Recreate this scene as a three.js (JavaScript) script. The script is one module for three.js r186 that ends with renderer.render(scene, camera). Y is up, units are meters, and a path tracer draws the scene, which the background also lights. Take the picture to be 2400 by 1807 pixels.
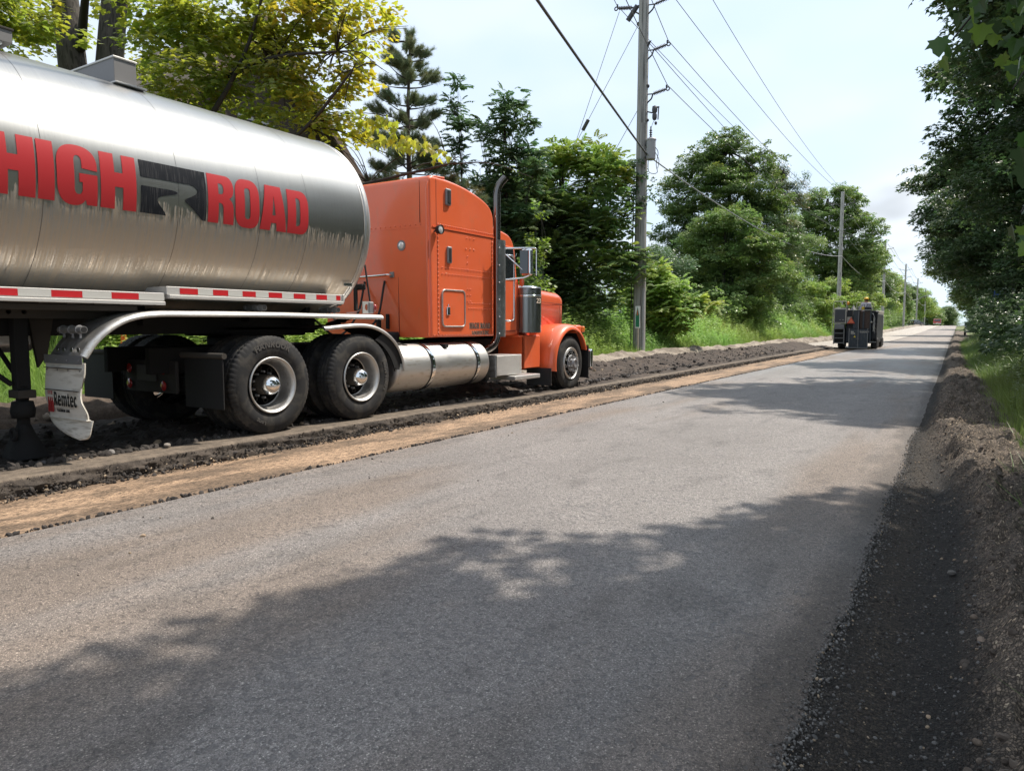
import * as THREE from 'three';
import { mergeGeometries } from 'three/addons/utils/BufferGeometryUtils.js';
import { RoundedBoxGeometry } from 'three/addons/geometries/RoundedBoxGeometry.js';
import { TessellateModifier } from 'three/addons/modifiers/TessellateModifier.js';
import { MarchingCubes } from 'three/addons/objects/MarchingCubes.js';
import { TextGeometry } from 'three/addons/geometries/TextGeometry.js';
import { FontLoader } from 'three/addons/loaders/FontLoader.js';

// World: x across the road (right +), y up, s metres ahead of the camera along the road (z = -s).
const scene = new THREE.Scene();
const renderer = new THREE.WebGLRenderer({ antialias: true });
renderer.setSize(1024, 770);
renderer.toneMapping = THREE.LinearToneMapping;
renderer.toneMappingExposure = 1.36;
renderer.shadowMap.enabled = true;
document.body.appendChild(renderer.domElement);

// ---- camera
const camera = new THREE.PerspectiveCamera(56.95, 1024 / 770, 0.05, 3000);
camera.position.set(0, 1.25, 0);
camera.rotation.order = 'YXZ';
camera.rotation.y = THREE.MathUtils.degToRad(32.16);
camera.rotation.x = -THREE.MathUtils.degToRad(4.82);

// ---- sun and sky
const SUN = (() => { const el = THREE.MathUtils.degToRad(58), az = THREE.MathUtils.degToRad(30); return new THREE.Vector3(Math.cos(el) * Math.sin(az), Math.sin(el), -Math.cos(el) * Math.cos(az)); })();
const sun = new THREE.DirectionalLight(new THREE.Color(1.0, 0.925, 0.815), 4.6);
sun.name = 'sun';
sun.position.copy(SUN).multiplyScalar(120).add(new THREE.Vector3(-4, 0, -20));
sun.target.position.set(-4, 0, -20);
sun.castShadow = true;
sun.shadow.radius = 1.15;
sun.shadow.mapSize.set(4096, 4096);
Object.assign(sun.shadow.camera, { left: -60, right: 60, top: 60, bottom: -60, near: 1, far: 300 });
scene.add(sun, sun.target);

// ---- random numbers and noise
function rng(seed) { let a = seed >>> 0; return () => { a = (a + 0x6d2b79f5) | 0; let t = Math.imul(a ^ (a >>> 15), 1 | a); t = (t + Math.imul(t ^ (t >>> 7), 61 | t)) ^ t; return ((t ^ (t >>> 14)) >>> 0) / 4294967296; }; }
function h3(x, y, z) { let n = Math.imul(x, 374761393) ^ Math.imul(y, 668265263) ^ Math.imul(z, 2147483647 - 19); n = Math.imul(n ^ (n >>> 13), 1274126177); n ^= n >>> 16; return (n >>> 0) / 4294967296; }
const sm = (t) => t * t * (3 - 2 * t), lerp = (a, b, t) => a + (b - a) * t, clamp = (x, a = 0, b = 1) => Math.min(b, Math.max(a, x));
const sstep = (a, b, x) => sm(clamp((x - a) / (b - a)));
function vn(x, y, z = 0) { // value noise 0..1
  const X = Math.floor(x), Y = Math.floor(y), Z = Math.floor(z), u = sm(x - X), v = sm(y - Y), w = sm(z - Z);
  const c = (i, j, k) => h3(X + i, Y + j, Z + k);
  const p = lerp(lerp(c(0, 0, 0), c(1, 0, 0), u), lerp(c(0, 1, 0), c(1, 1, 0), u), v);
  if (w === 0) return p;
  return lerp(p, lerp(lerp(c(0, 0, 1), c(1, 0, 1), u), lerp(c(0, 1, 1), c(1, 1, 1), u), v), w);
}
function fbm(x, y, z = 0, o = 4) { let a = 0.5, s = 0, n = 0; for (let i = 0; i < o; i++) { s += a * vn(x, y, z + i * 17); n += a; a *= 0.5; x *= 2.03; y *= 2.03; z *= 2.03; } return s / n; }
function pvn(x, y, per, seed = 0) { // periodic 2D value noise
  const X = Math.floor(x), Y = Math.floor(y), u = sm(x - X), v = sm(y - Y), m = (a) => ((a % per) + per) % per;
  const c = (i, j) => h3(m(X + i), m(Y + j), seed);
  return lerp(lerp(c(0, 0), c(1, 0), u), lerp(c(0, 1), c(1, 1), u), v);
}
function pfbm(u, v, per, o = 4, seed = 0) { let a = 0.5, s = 0, n = 0; for (let i = 0; i < o; i++) { s += a * pvn(u * per, v * per, per, seed + i); n += a; a *= 0.5; per *= 2; } return s / n; }
function cells(u, v, per, seed = 0) { // periodic Voronoi: [nearest distance, second, id]
  const x = u * per, y = v * per, X = Math.floor(x), Y = Math.floor(y), m = (a) => ((a % per) + per) % per;
  let d1 = 9, d2 = 9, id = 0;
  for (let j = -1; j < 2; j++) for (let i = -1; i < 2; i++) {
    const cx = m(X + i), cy = m(Y + j), dx = X + i + h3(cx, cy, seed) - x, dy = Y + j + h3(cx, cy, seed + 7) - y, d = dx * dx + dy * dy;
    if (d < d1) { d2 = d1; d1 = d; id = h3(cx, cy, seed + 13); } else if (d < d2) d2 = d;
  }
  return [Math.sqrt(d1), Math.sqrt(d2), id];
}

// ---- sky: pale summer haze, whiter towards the sun, bluer away from it, a few soft clouds
{
  const W = 1024, H = 512, d = new Float32Array(W * H * 4);
  for (let j = 0; j < H; j++) {
    const el = ((j + 0.5) / H - 0.5) * Math.PI, y = Math.sin(el), c = Math.cos(el);
    for (let i = 0; i < W; i++) {
      const a = ((i + 0.5) / W - 0.5) * 2 * Math.PI, x = Math.cos(a) * c, z = Math.sin(a) * c;
      const cs = x * SUN.x + y * SUN.y + z * SUN.z, ang = Math.acos(clamp(cs, -1, 1));
      const up = Math.max(0, y), hz = Math.exp(-up * 3.2), gl = Math.exp(-ang / 0.62);
      let col = [0.33, 0.49, 0.75].map((b, k) => lerp(b, [0.645, 0.775, 0.885][k], hz)).map((b, k) => lerp(b, [0.90, 0.97, 1.04][k], clamp(gl * 1.1)) + gl * gl * 0.5);
      if (y > 0.0) {
        const k = 1 / (y + 0.10), px = x * k, pz = z * k;
        const n = fbm(px * 0.9 + 3.1, pz * 0.9 + 8.7, 0.5, 5), n2 = fbm(px * 2.3 + 11, pz * 2.3 + 2, 3.5, 4);
        const cl = sstep(0.36, 0.70, n * 0.75 + n2 * 0.25) * 0.75 * sstep(0.0, 0.10, y);
        const lum = 0.78 + 0.33 * gl - 0.42 * sstep(0.48, 0.72, n2) * sstep(0.46, 0.66, n);
        col = col.map((b, q) => lerp(b, lum * [1.0, 1.015, 1.03][q], cl));
      } else { const g = [0.10, 0.11, 0.08], t = clamp(-y * 6); col = col.map((b, q) => lerp(b, g[q], t)); }
      const o = (j * W + i) * 4; d[o] = col[0]; d[o + 1] = col[1]; d[o + 2] = col[2]; d[o + 3] = 1;
    }
  }
  const t = new THREE.DataTexture(d, W, H, THREE.RGBAFormat, THREE.FloatType);
  t.mapping = THREE.EquirectangularReflectionMapping; t.magFilter = THREE.LinearFilter; t.needsUpdate = true;
  scene.background = t; scene.environment = t;
}

// ---- helpers: builders, names, labels
const V = (x, y, s) => new THREE.Vector3(x, y, -s);
const used = new Map();
function numbered(n) { const k = used.get(n) ?? 0; used.set(n, k + 1); return k ? n + '_' + String(k).padStart(3, '0') : n; }
function tag(o, label, category, group, kind) { Object.assign(o.userData, { label, category }); if (!label) delete o.userData.label; if (!category) delete o.userData.category; if (group) o.userData.group = group; if (kind) o.userData.kind = kind; return o; }
function thing(name, label, category, at, group) { const g = new THREE.Group(); g.name = numbered(name); g.position.copy(at); scene.add(g); return tag(g, label, category, group); }
function worldAt(o) { const p = new THREE.Vector3(); for (let q = o; q && q !== scene; q = q.parent) p.add(q.position); return p; }
function put(name, geo, mat, parent = scene, kind) { // geometry given in world coordinates
  const list = [].concat(geo).map((g) => { const n = g.index ? g.toNonIndexed() : g; for (const k of Object.keys(n.attributes)) if (!['position', 'normal', 'uv', 'color'].includes(k)) n.deleteAttribute(k); return n; });
  let g = list.length > 1 ? mergeGeometries(list.map((q) => { if (!q.attributes.uv) q.setAttribute('uv', new THREE.BufferAttribute(new Float32Array(q.attributes.position.count * 2), 2)); return q; })) : list[0];
  if (parent !== scene) { const w = worldAt(parent); g = g.clone().translate(-w.x, -w.y, -w.z); }
  const m = new THREE.Mesh(g, mat); m.castShadow = m.receiveShadow = true;
  m.name = parent === scene ? numbered(name) : name;
  if (kind) m.userData.kind = kind;
  parent.add(m); return m;
}
function inst(name, geo, mat, mats, cols, parent = scene, kind = 'stuff') {
  const m = new THREE.InstancedMesh(geo, mat, mats.length), w = parent === scene ? null : worldAt(parent), t = new THREE.Matrix4();
  mats.forEach((q, i) => { if (w) { t.copy(q); t.elements[12] -= w.x; t.elements[13] -= w.y; t.elements[14] -= w.z; m.setMatrixAt(i, t); } else m.setMatrixAt(i, q); if (cols) m.setColorAt(i, cols[i]); });
  m.castShadow = m.receiveShadow = true; m.name = parent === scene ? numbered(name) : name; if (kind) m.userData.kind = kind; parent.add(m); return m;
}
// shapes (world coordinates; s ahead)
function box(x0, x1, y0, y1, s0, s1, r = 0) { const w = x1 - x0, h = y1 - y0, d = s1 - s0; const g = r ? new RoundedBoxGeometry(w, h, d, 2, Math.min(r, w / 2.01, h / 2.01, d / 2.01)) : new THREE.BoxGeometry(w, h, d); return g.translate((x0 + x1) / 2, (y0 + y1) / 2, -(s0 + s1) / 2); }
function tube(pts, r, seg = 24, rad = 10, closed = false) { const c = pts.length > 2 ? new THREE.CatmullRomCurve3(pts, closed, 'centripetal') : new THREE.LineCurve3(pts[0], pts[1]); return new THREE.TubeGeometry(c, pts.length > 2 ? seg : 1, r, rad, closed); }
function rod(a, b, r0, r1 = r0, rad = 12, caps = true) { const d = b.clone().sub(a), g = new THREE.CylinderGeometry(r1, r0, d.length(), rad, 1, !caps); return g.applyQuaternion(new THREE.Quaternion().setFromUnitVectors(new THREE.Vector3(0, 1, 0), d.clone().normalize())).translate((a.x + b.x) / 2, (a.y + b.y) / 2, (a.z + b.z) / 2); }
function bent(pts, r, fillet = 0.06, rad = 10) { // pipe with rounded corners
  const cp = new THREE.CurvePath(); let last = pts[0].clone();
  for (let i = 1; i < pts.length - 1; i++) { const a = pts[i].clone().lerp(pts[i - 1], Math.min(0.49, fillet / pts[i].distanceTo(pts[i - 1]))), b = pts[i].clone().lerp(pts[i + 1], Math.min(0.49, fillet / pts[i].distanceTo(pts[i + 1]))); cp.add(new THREE.LineCurve3(last, a)); cp.add(new THREE.QuadraticBezierCurve3(a, pts[i].clone(), b)); last = b; }
  cp.add(new THREE.LineCurve3(last, pts[pts.length - 1].clone()));
  return new THREE.TubeGeometry(cp, pts.length * 14, r, rad, false);
}
function taper(pts, r0, r1, seg = 12, rad = 7) { // limb that thins out
  const c = new THREE.CatmullRomCurve3(pts), g = new THREE.TubeGeometry(c, seg, 1, rad, false), p = g.attributes.position, q = new THREE.Vector3();
  for (let i = 0; i <= seg; i++) { const o = c.getPointAt(i / seg), r = lerp(r0, r1, i / seg); for (let j = 0; j <= rad; j++) { const k = i * (rad + 1) + j; q.fromBufferAttribute(p, k).sub(o).multiplyScalar(r).add(o); p.setXYZ(k, q.x, q.y, q.z); } }
  const uv = g.attributes.uv, L = c.getLength(); for (let k = 0; k < uv.count; k++) uv.setXY(k, uv.getY(k) * 6.283 * r0, uv.getX(k) * L);
  return g;
}
function extrudeX(pts, x0, x1, bev = 0, seg = 3, curve = 16, holes) { // profile of [s, y] points pushed across x
  const sh = pts instanceof THREE.Shape ? pts : new THREE.Shape(pts.map((p) => new THREE.Vector2(p[0], p[1])));
  if (holes) sh.holes.push(...holes);
  const g = new THREE.ExtrudeGeometry(sh, { depth: x1 - x0 - 2 * bev, bevelEnabled: bev > 0, bevelThickness: bev, bevelSize: bev, bevelOffset: -bev, bevelSegments: seg, curveSegments: curve });
  const m = new THREE.Matrix4().set(0, 0, 1, x0 + bev, 0, 1, 0, 0, -1, 0, 0, 0, 0, 0, 0, 1);
  return g.applyMatrix4(m);
}
function loft(rings, closed = true, caps = true) { // rings of equal point counts
  const n = rings[0].length, pos = [], uv = [], idx = [];
  rings.forEach((r, i) => r.forEach((p, j) => { pos.push(p.x, p.y, p.z); uv.push(j / n, i / (rings.length - 1)); }));
  for (let i = 0; i < rings.length - 1; i++) for (let j = 0; j < (closed ? n : n - 1); j++) { const a = i * n + j, b = i * n + ((j + 1) % n), c = a + n, d = b + n; idx.push(a, b, d, a, d, c); }
  const g = new THREE.BufferGeometry(); g.setAttribute('position', new THREE.Float32BufferAttribute(pos, 3)); g.setAttribute('uv', new THREE.Float32BufferAttribute(uv, 2)); g.setIndex(idx);
  if (caps) { const cap = (r, flip) => { const c = new THREE.Vector3(); r.forEach((p) => c.add(p)); c.divideScalar(n); const k = pos.length / 3; pos.push(c.x, c.y, c.z); uv.push(0, 0); const o = pos.length / 3; r.forEach((p) => { pos.push(p.x, p.y, p.z); uv.push(0, 0); }); for (let j = 0; j < n; j++) { const a = o + j, b = o + ((j + 1) % n); idx.push(...(flip ? [k, b, a] : [k, a, b])); } }; cap(rings[0], true); cap(rings[rings.length - 1], false); g.setAttribute('position', new THREE.Float32BufferAttribute(pos, 3)); g.setAttribute('uv', new THREE.Float32BufferAttribute(uv, 2)); g.setIndex(idx); }
  g.computeVertexNormals(); return g;
}
// lathe about a line along x: profile [[x, r], ...]
function latheX(prof, cx, cy, cs, seg = 48) { const g = new THREE.LatheGeometry(prof.map((p) => new THREE.Vector2(p[1], p[0])), seg); return g.rotateZ(-Math.PI / 2).translate(cx, cy, -cs); }
function latheY(prof, x, y, s, seg = 20) { return new THREE.LatheGeometry(prof.map((p) => new THREE.Vector2(p[0], p[1])), seg).translate(x, y, -s); }

// ---- textures
const srgb = (c) => Math.round(255 * (c <= 0.0031308 ? 12.92 * c : 1.055 * Math.pow(c, 1 / 2.4) - 0.055));
function tex(w, h, fn, color = true) {
  const d = new Uint8Array(w * h * 4);
  for (let j = 0; j < h; j++) for (let i = 0; i < w; i++) { const c = fn((i + 0.5) / w, (j + 0.5) / h), o = (j * w + i) * 4; for (let k = 0; k < 3; k++) { const q = clamp(Array.isArray(c) ? c[k] : c); d[o + k] = color ? srgb(q) : Math.round(q * 255); } d[o + 3] = 255; }
  const t = new THREE.DataTexture(d, w, h); t.wrapS = t.wrapT = THREE.RepeatWrapping; t.magFilter = THREE.LinearFilter; t.minFilter = THREE.LinearMipmapLinearFilter; t.generateMipmaps = true;
  if (color) t.colorSpace = THREE.SRGBColorSpace; t.needsUpdate = true; return t;
}
function rep(t, u, v = u) { const c = t.clone(); c.repeat.set(u, v); c.needsUpdate = true; return c; }
const std = (o) => new THREE.MeshStandardMaterial(o), phy = (o) => new THREE.MeshPhysicalMaterial(o);
const C = (r, g, b) => new THREE.Color().setRGB(r, g, b);
const E = (s) => 1.25 * sstep(60, 250, s) - 3 * sstep(270, 420, s); // the road climbs a little far ahead

// =====================================================================  GROUND
// grain of a chip surface: small stones, some dark gaps, a few pale chips; height alongside
function chipTex(size, per, base, dark, light, seed, gap = 0.55) {
  const hgt = new Float32Array(size * size);
  const col = tex(size, size, (u, v) => {
    const [a, b, id] = cells(u, v, per, seed), edge = clamp((b - a) * 2.2), n = pfbm(u, v, 9, 4, seed + 40), pit = sstep(0.57, 0.70, pfbm(u, v, 130, 3, seed + 60) * 0.8 + n * 0.2);
    const g = sstep(0.0, gap, edge) * (1 - 0.85 * pit);
    hgt[Math.floor(v * size) * size + Math.floor(u * size)] = clamp(0.25 + 0.6 * g * (0.6 + 0.4 * id) - 0.2 * pit);
    const s = 0.54 + 0.82 * id + (id > 0.97 ? 0.5 : 0) + (n - 0.5) * 0.3;
    return [0, 1, 2].map((k) => lerp(dark[k], lerp(base[k], light[k], id > 0.93 ? 0.6 : id * 0.25) * s, 0.25 + 0.75 * g));
  });
  const d = new Uint8Array(size * size * 4); for (let i = 0; i < size * size; i++) { const q = Math.round(hgt[i] * 255); d[i * 4] = d[i * 4 + 1] = d[i * 4 + 2] = q; d[i * 4 + 3] = 255; }
  const bt = new THREE.DataTexture(d, size, size); bt.wrapS = bt.wrapT = THREE.RepeatWrapping; bt.magFilter = THREE.LinearFilter; bt.needsUpdate = true;
  return [col, bt];
}
const [roadC, roadB] = chipTex(2048, 500, [0.325, 0.292, 0.268], [0.06, 0.057, 0.057], [0.48, 0.44, 0.40], 3);
const [gravC, gravB] = chipTex(1024, 96, [0.30, 0.29, 0.28], [0.06, 0.058, 0.056], [0.75, 0.70, 0.62], 11, 0.4);
const soilB = tex(512, 512, (u, v) => { const q = clamp(0.15 + 0.85 * pfbm(u, v, 14, 5, 5)); return [q, q, q]; }, false);
const soilC = tex(1024, 1024, (u, v) => { const n = pfbm(u, v, 24, 6, 8), f = pvn(u * 340, v * 340, 340, 9), q = 0.35 + 0.75 * n + (f - 0.5) * 0.55; return [q * 0.62, q * 0.61, q * 0.60]; });
const milledC = tex(1024, 1024, (u, v) => { // ridges left by the planer drum along the road: u across, v along
  const st = pfbm(u, v, 14, 4, 21), l = pvn(u * 70, v * 70, 420, 22), f = pvn(u * 420, v * 260, 420, 23), ff = pvn(u * 190, v * 90, 420, 25), q = 0.40 + 0.34 * st + 0.45 * (l - 0.5) + 0.7 * (f - 0.5) + 0.6 * (ff - 0.5), p = sstep(0.74, 0.9, f);
  return [clamp(q * 0.72 + p * 0.35), clamp(q * 0.66 + p * 0.31), clamp(q * 0.60 + p * 0.25)];
});
// gloss along the road: dusty chips close by, a tacky film with brush streaks before the planer, dull again beyond
const glossT = tex(128, 1024, (u, v) => { const s = v * 100, st = pvn(u * 40, v * 9, 40, 61) * 0.6 + pvn(u * 90, v * 30, 90, 62) * 0.4, w = sstep(0.35, 0.65, st * 0.5 + 0.75 * sstep(14, 24, s) * sstep(48, 43, s)), q = lerp(0.60, 0.34, w * 0.9) + 0.06 * st; return [q, q, q]; }, false); glossT.repeat.set(1 / 6, 1 / 100); glossT.offset.set(0, 0); glossT.wrapT = THREE.ClampToEdgeWrapping;
const roadMat = std({ map: rep(roadC, 1 / 2.6), bumpMap: rep(roadB, 1 / 2.6), bumpScale: 0.009, roughnessMap: glossT, roughness: 1, vertexColors: true });
const gravMat = std({ map: rep(gravC, 1 / 0.95), bumpMap: rep(gravB, 1 / 0.95), bumpScale: 0.02, roughness: 0.9, vertexColors: true });
const soilMat = std({ map: rep(soilC, 1 / 1.3), bumpMap: rep(soilB, 1 / 0.8), bumpScale: 0.02, roughness: 0.96, vertexColors: true });
const milledMat = std({ map: rep(milledC, 1 / 1.1, 1 / 2.3), bumpMap: rep(soilB, 1 / 0.5, 1 / 1.2), bumpScale: 0.008, roughness: 0.9, vertexColors: true });

function sList(a, b, d0, grow) { const l = []; let s = a, d = d0; while (s < b) { l.push(s); if (s > 12) d *= grow; s += d; } l.push(b); return l; }
// a sheet across the road: cols = parameters, f(c, s) -> [x, y, r, g, b]
function sheet(name, cols, ss, f, mat) {
  const n = cols.length, pos = [], col = [], uv = [], idx = [];
  ss.forEach((s) => cols.forEach((c) => { const q = f(c, s); pos.push(q[0], q[1] + E(s), -s); col.push(q[2], q[3], q[4]); uv.push(q[5] ?? q[0], s); }));
  for (let i = 0; i < ss.length - 1; i++) for (let j = 0; j < n - 1; j++) { const a = i * n + j, b = a + 1, c = a + n, d = c + 1; idx.push(a, b, d, a, d, c); }
  const g = new THREE.BufferGeometry(); g.setAttribute('position', new THREE.Float32BufferAttribute(pos, 3)); g.setAttribute('color', new THREE.Float32BufferAttribute(col, 3)); g.setAttribute('uv', new THREE.Float32BufferAttribute(uv, 2)); g.setIndex(idx); g.computeVertexNormals();
  const m = new THREE.Mesh(g, mat); m.name = name; m.receiveShadow = m.castShadow = true; m.userData.kind = 'structure'; scene.add(m); return m;
}
const range = (a, b, n) => Array.from({ length: n + 1 }, (_, i) => lerp(a, b, i / n));

// terrain
{
  const xs = [-600, -300, -150, -80, -50, -36, -28, -22, -18, -15, -13, -11.5, -10.4, -9.4, -8, -4, 0, 0.2, 0.7, 1.4, 2.4, 4, 6, 9, 14, 22, 40, 80, 200, 600], ss = [-60, -30, -15, -8, -4, 0, 3, 6, 9, 12, 16, 20, 26, 34, 44, 56, 70, 90, 120, 160, 200, 250, 300, 360, 420, 700, 1500];
  sheet('ground', xs, ss, (x, s) => { let y = -0.12; if (x < -10) y += 0.28 * sstep(-10, -12, x) + 0.5 * sstep(-12, -30, x); if (x > 0.1) y += 0.16 * sstep(0.3, 1.2, x) + 0.5 * sstep(2, 8, x); const n = fbm(x * 0.4, s * 0.4); y += (n - 0.5) * 0.12 * sstep(0.3, 1.2, Math.max(x, -x - 9.5)); return [x, y, 0.20 + 0.08 * n, 0.24 + 0.10 * n, 0.10]; }, soilMat);
}
function groundY(x, s) { let y = -0.12; if (x < -10) y += 0.28 * sstep(-10, -12, x) + 0.5 * sstep(-12, -30, x); if (x > 0.1) y += 0.16 * sstep(0.3, 1.2, x) + 0.5 * sstep(2, 8, x); return y + E(s); }

const edgeMix = (x) => sstep(-0.30, -0.44, x);
const edgeL = (s) => -4.82 + 0.05 * (fbm(s * 0.9, 3.3) - 0.5) + 0.025 * (vn(s * 7, 1.5) - 0.5) + 0.2 * sstep(8, 44, s) , edgeR = (s) => -0.385 + 0.05 * (fbm(s * 0.7, 9.1) - 0.5) + 0.03 * (vn(s * 6, 4.5) - 0.5) - 0.25 * sstep(10, 80, s);
// new grey surface: chip-dusted mat, brownish where dirt was dragged along it, track streaks farther on with bluish sky sheen painted in
sheet('road', [...range(0, 0.9, 50), ...range(0.905, 1, 20)], sList(-12, 430, 0.07, 1.02).filter((s, i) => s > 0.8 || i % 3 === 0), (c, s) => {
  const x = lerp(edgeL(s), edgeR(s), c), y = -0.02 * (1 - sstep(0, 0.02, c)) - 0.010 * sstep(0.975, 1, c);
  const a = fbm(x * 0.55, s * 0.16, 1, 4), b = fbm(x * 3.1, s * 0.45, 5, 3), dirt = clamp(sstep(0.46, 0.66, a * 0.7 + b * 0.3 + 0.16 * sstep(0.65, 0.1, c) * sstep(16, 6, s)) * 0.85), far = sstep(46, 60, s);
  const lane = 0.10 * (Math.exp(-(((x + 1.35 + 0.1 * Math.sin(s * 0.11)) / 0.30) ** 2)) + Math.exp(-(((x + 3.25 + 0.1 * Math.sin(s * 0.09 + 1)) / 0.34) ** 2))) * (0.5 + fbm(x * 6, s * 0.12, 21, 3)), scuff = sstep(0.63, 0.74, fbm(x * 9 + 3, s * 1.6, 17, 4)) * 0.22;
  const track = sstep(0.55, 0.7, fbm(x * 2.4 + Math.sin(s * 0.05) * 2, s * 0.035, 9, 3)) * sstep(12, 26, s) * (1 - far);  // bluish lift stands in for sky sheen on the road ahead
  let q = [0.93, 0.94, 0.97].map((k, i) => lerp(k, [0.86, 0.75, 0.66][i], Math.max(dirt, 0.55 * far)));
  q = q.map((k, i) => k * (1 + lane - scuff) * (1 + track * [0.10, 0.16, 0.24][i]) * (0.86 + 0.28 * fbm(x * 1.3, s * 0.9, 7, 3)));
  const rim = 1 - 0.5 * (1 - sstep(0.0, 0.012, c)) - 0.48 * sstep(0.945, 1.0, c + 0.06 * (fbm(s * 2.2, x * 4) - 0.5) + 0.02 * (vn(s * 17, x * 30) - 0.5));
  return [x, y, ...q.map((k) => k * rim * 0.93)];
}, roadMat);

// milled strip of the old base course, tan stone showing
sheet('milled_strip', range(0, 1, 22), sList(-12, 43, 0.15, 1.02), (c, s) => {
  const x = lerp(-6.12, edgeL(s) + 0.05, c), n = fbm(x * 4, s * 0.8, 2, 4), w = fbm(x * 12, s * 4.5, 4, 3), cover = sstep(0.44, 0.62, n * 0.6 + w * 0.4 + 0.12 * sstep(0.55, 1, c)) + 0.8 * (1 - sstep(0.08, 0.24, c));
  const q = [0.66, 0.485, 0.345].map((k, i) => lerp(k, [0.30, 0.225, 0.165][i], clamp(cover)));
  return [x, -0.034 + 0.012 * (w - 0.5), ...q.map((k) => k * 0.98)];
}, milledMat);

// the half-planed lane: smooth shelf at its edge, broken dark face, churned millings behind
const laneTop = (x, s) => 0.095 - 0.035 * sstep(6, 12, s);
const laneY = (x, s) => { const rough = sstep(-6.42, -6.7, x - 0.27 * sstep(6, 11, s)), n = fbm(x * 2.2, s * 2.0, 3, 4), c = fbm(x * 9, s * 9, 6, 2), heap = sstep(13, 17, s) * (0.20 * Math.exp(-(((x + 7.9 + 0.3 * (fbm(s * 0.3, 2) - 0.5)) / 0.65) ** 2)) * (0.5 + fbm(s * 0.8, 7)) + 0.05 * n); const bump = 0.20 * Math.exp(-(((s - 10.2) / 0.7) ** 2) - (((x + 7.25) / 0.45) ** 2)); return laneTop(x, s) + rough * ((n - 0.5) * 0.10 + (c - 0.5) * 0.10 + heap + bump); };
const laneCols = [...range(-10.0, -6.5, 70), ...range(-6.46, -6.0, 12), ...range(0.05, 1, 9).map((k) => 10 + k)];
const laneEdge = (s) => -6.0 + 0.04 * (fbm(s * 1.1, 2.2) - 0.5) - 0.12 * sstep(12, 40, s);
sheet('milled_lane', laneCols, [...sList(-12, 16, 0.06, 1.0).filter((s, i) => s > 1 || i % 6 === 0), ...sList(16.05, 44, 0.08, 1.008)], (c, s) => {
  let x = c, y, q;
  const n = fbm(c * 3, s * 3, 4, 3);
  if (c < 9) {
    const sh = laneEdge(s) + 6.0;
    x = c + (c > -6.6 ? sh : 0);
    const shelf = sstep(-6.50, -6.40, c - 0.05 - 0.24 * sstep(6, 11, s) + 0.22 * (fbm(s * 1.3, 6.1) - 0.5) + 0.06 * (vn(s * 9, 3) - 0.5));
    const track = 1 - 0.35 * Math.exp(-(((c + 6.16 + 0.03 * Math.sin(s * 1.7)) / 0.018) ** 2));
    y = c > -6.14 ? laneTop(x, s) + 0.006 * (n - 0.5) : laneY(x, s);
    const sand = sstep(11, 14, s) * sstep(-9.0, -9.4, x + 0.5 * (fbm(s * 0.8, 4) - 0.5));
    q = [0.082, 0.062, 0.050].map((k, i) => lerp(k * (0.5 + 1.0 * n) * lerp(0.28, 0.8, sstep(8.5, 11, s)), [0.165, 0.132, 0.102][i] * track * (0.8 + 0.4 * n), shelf));  // millings coloured darker below the trailer to paint its shade
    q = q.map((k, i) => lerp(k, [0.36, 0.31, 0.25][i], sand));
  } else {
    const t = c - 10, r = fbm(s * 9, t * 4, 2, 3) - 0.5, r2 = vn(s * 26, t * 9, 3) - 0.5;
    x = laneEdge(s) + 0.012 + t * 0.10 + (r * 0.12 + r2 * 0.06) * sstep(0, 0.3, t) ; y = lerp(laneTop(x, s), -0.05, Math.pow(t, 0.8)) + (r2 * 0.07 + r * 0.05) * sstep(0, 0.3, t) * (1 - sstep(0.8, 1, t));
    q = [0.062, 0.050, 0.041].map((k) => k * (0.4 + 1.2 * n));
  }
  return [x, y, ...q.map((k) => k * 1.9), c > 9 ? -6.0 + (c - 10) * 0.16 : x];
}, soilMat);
// light untouched lane beyond the planer
sheet('old_lane', range(0, 1, 8), sList(44.2, 430, 1.2, 1.03), (u, s) => { const x = lerp(-8.9, edgeL(s) + 0.03, u); const n = fbm(x * 2, s * 0.15, 3); const k = 1.25 + 0.3 * (n - 0.5); return [x, 0.012, k * 1.05, k * 1.02, k * 0.95]; }, roadMat);

// spoil bank along the far side
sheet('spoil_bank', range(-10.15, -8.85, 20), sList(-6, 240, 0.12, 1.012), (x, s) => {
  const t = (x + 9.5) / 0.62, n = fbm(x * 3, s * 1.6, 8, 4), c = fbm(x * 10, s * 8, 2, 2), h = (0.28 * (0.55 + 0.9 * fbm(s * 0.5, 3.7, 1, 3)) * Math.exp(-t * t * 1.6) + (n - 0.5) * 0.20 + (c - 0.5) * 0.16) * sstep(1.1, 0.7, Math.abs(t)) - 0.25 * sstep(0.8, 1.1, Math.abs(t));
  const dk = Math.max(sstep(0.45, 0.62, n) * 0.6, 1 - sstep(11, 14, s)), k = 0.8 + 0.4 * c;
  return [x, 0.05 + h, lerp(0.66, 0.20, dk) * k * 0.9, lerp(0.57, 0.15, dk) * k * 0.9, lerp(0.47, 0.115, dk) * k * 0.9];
}, soilMat);

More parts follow.
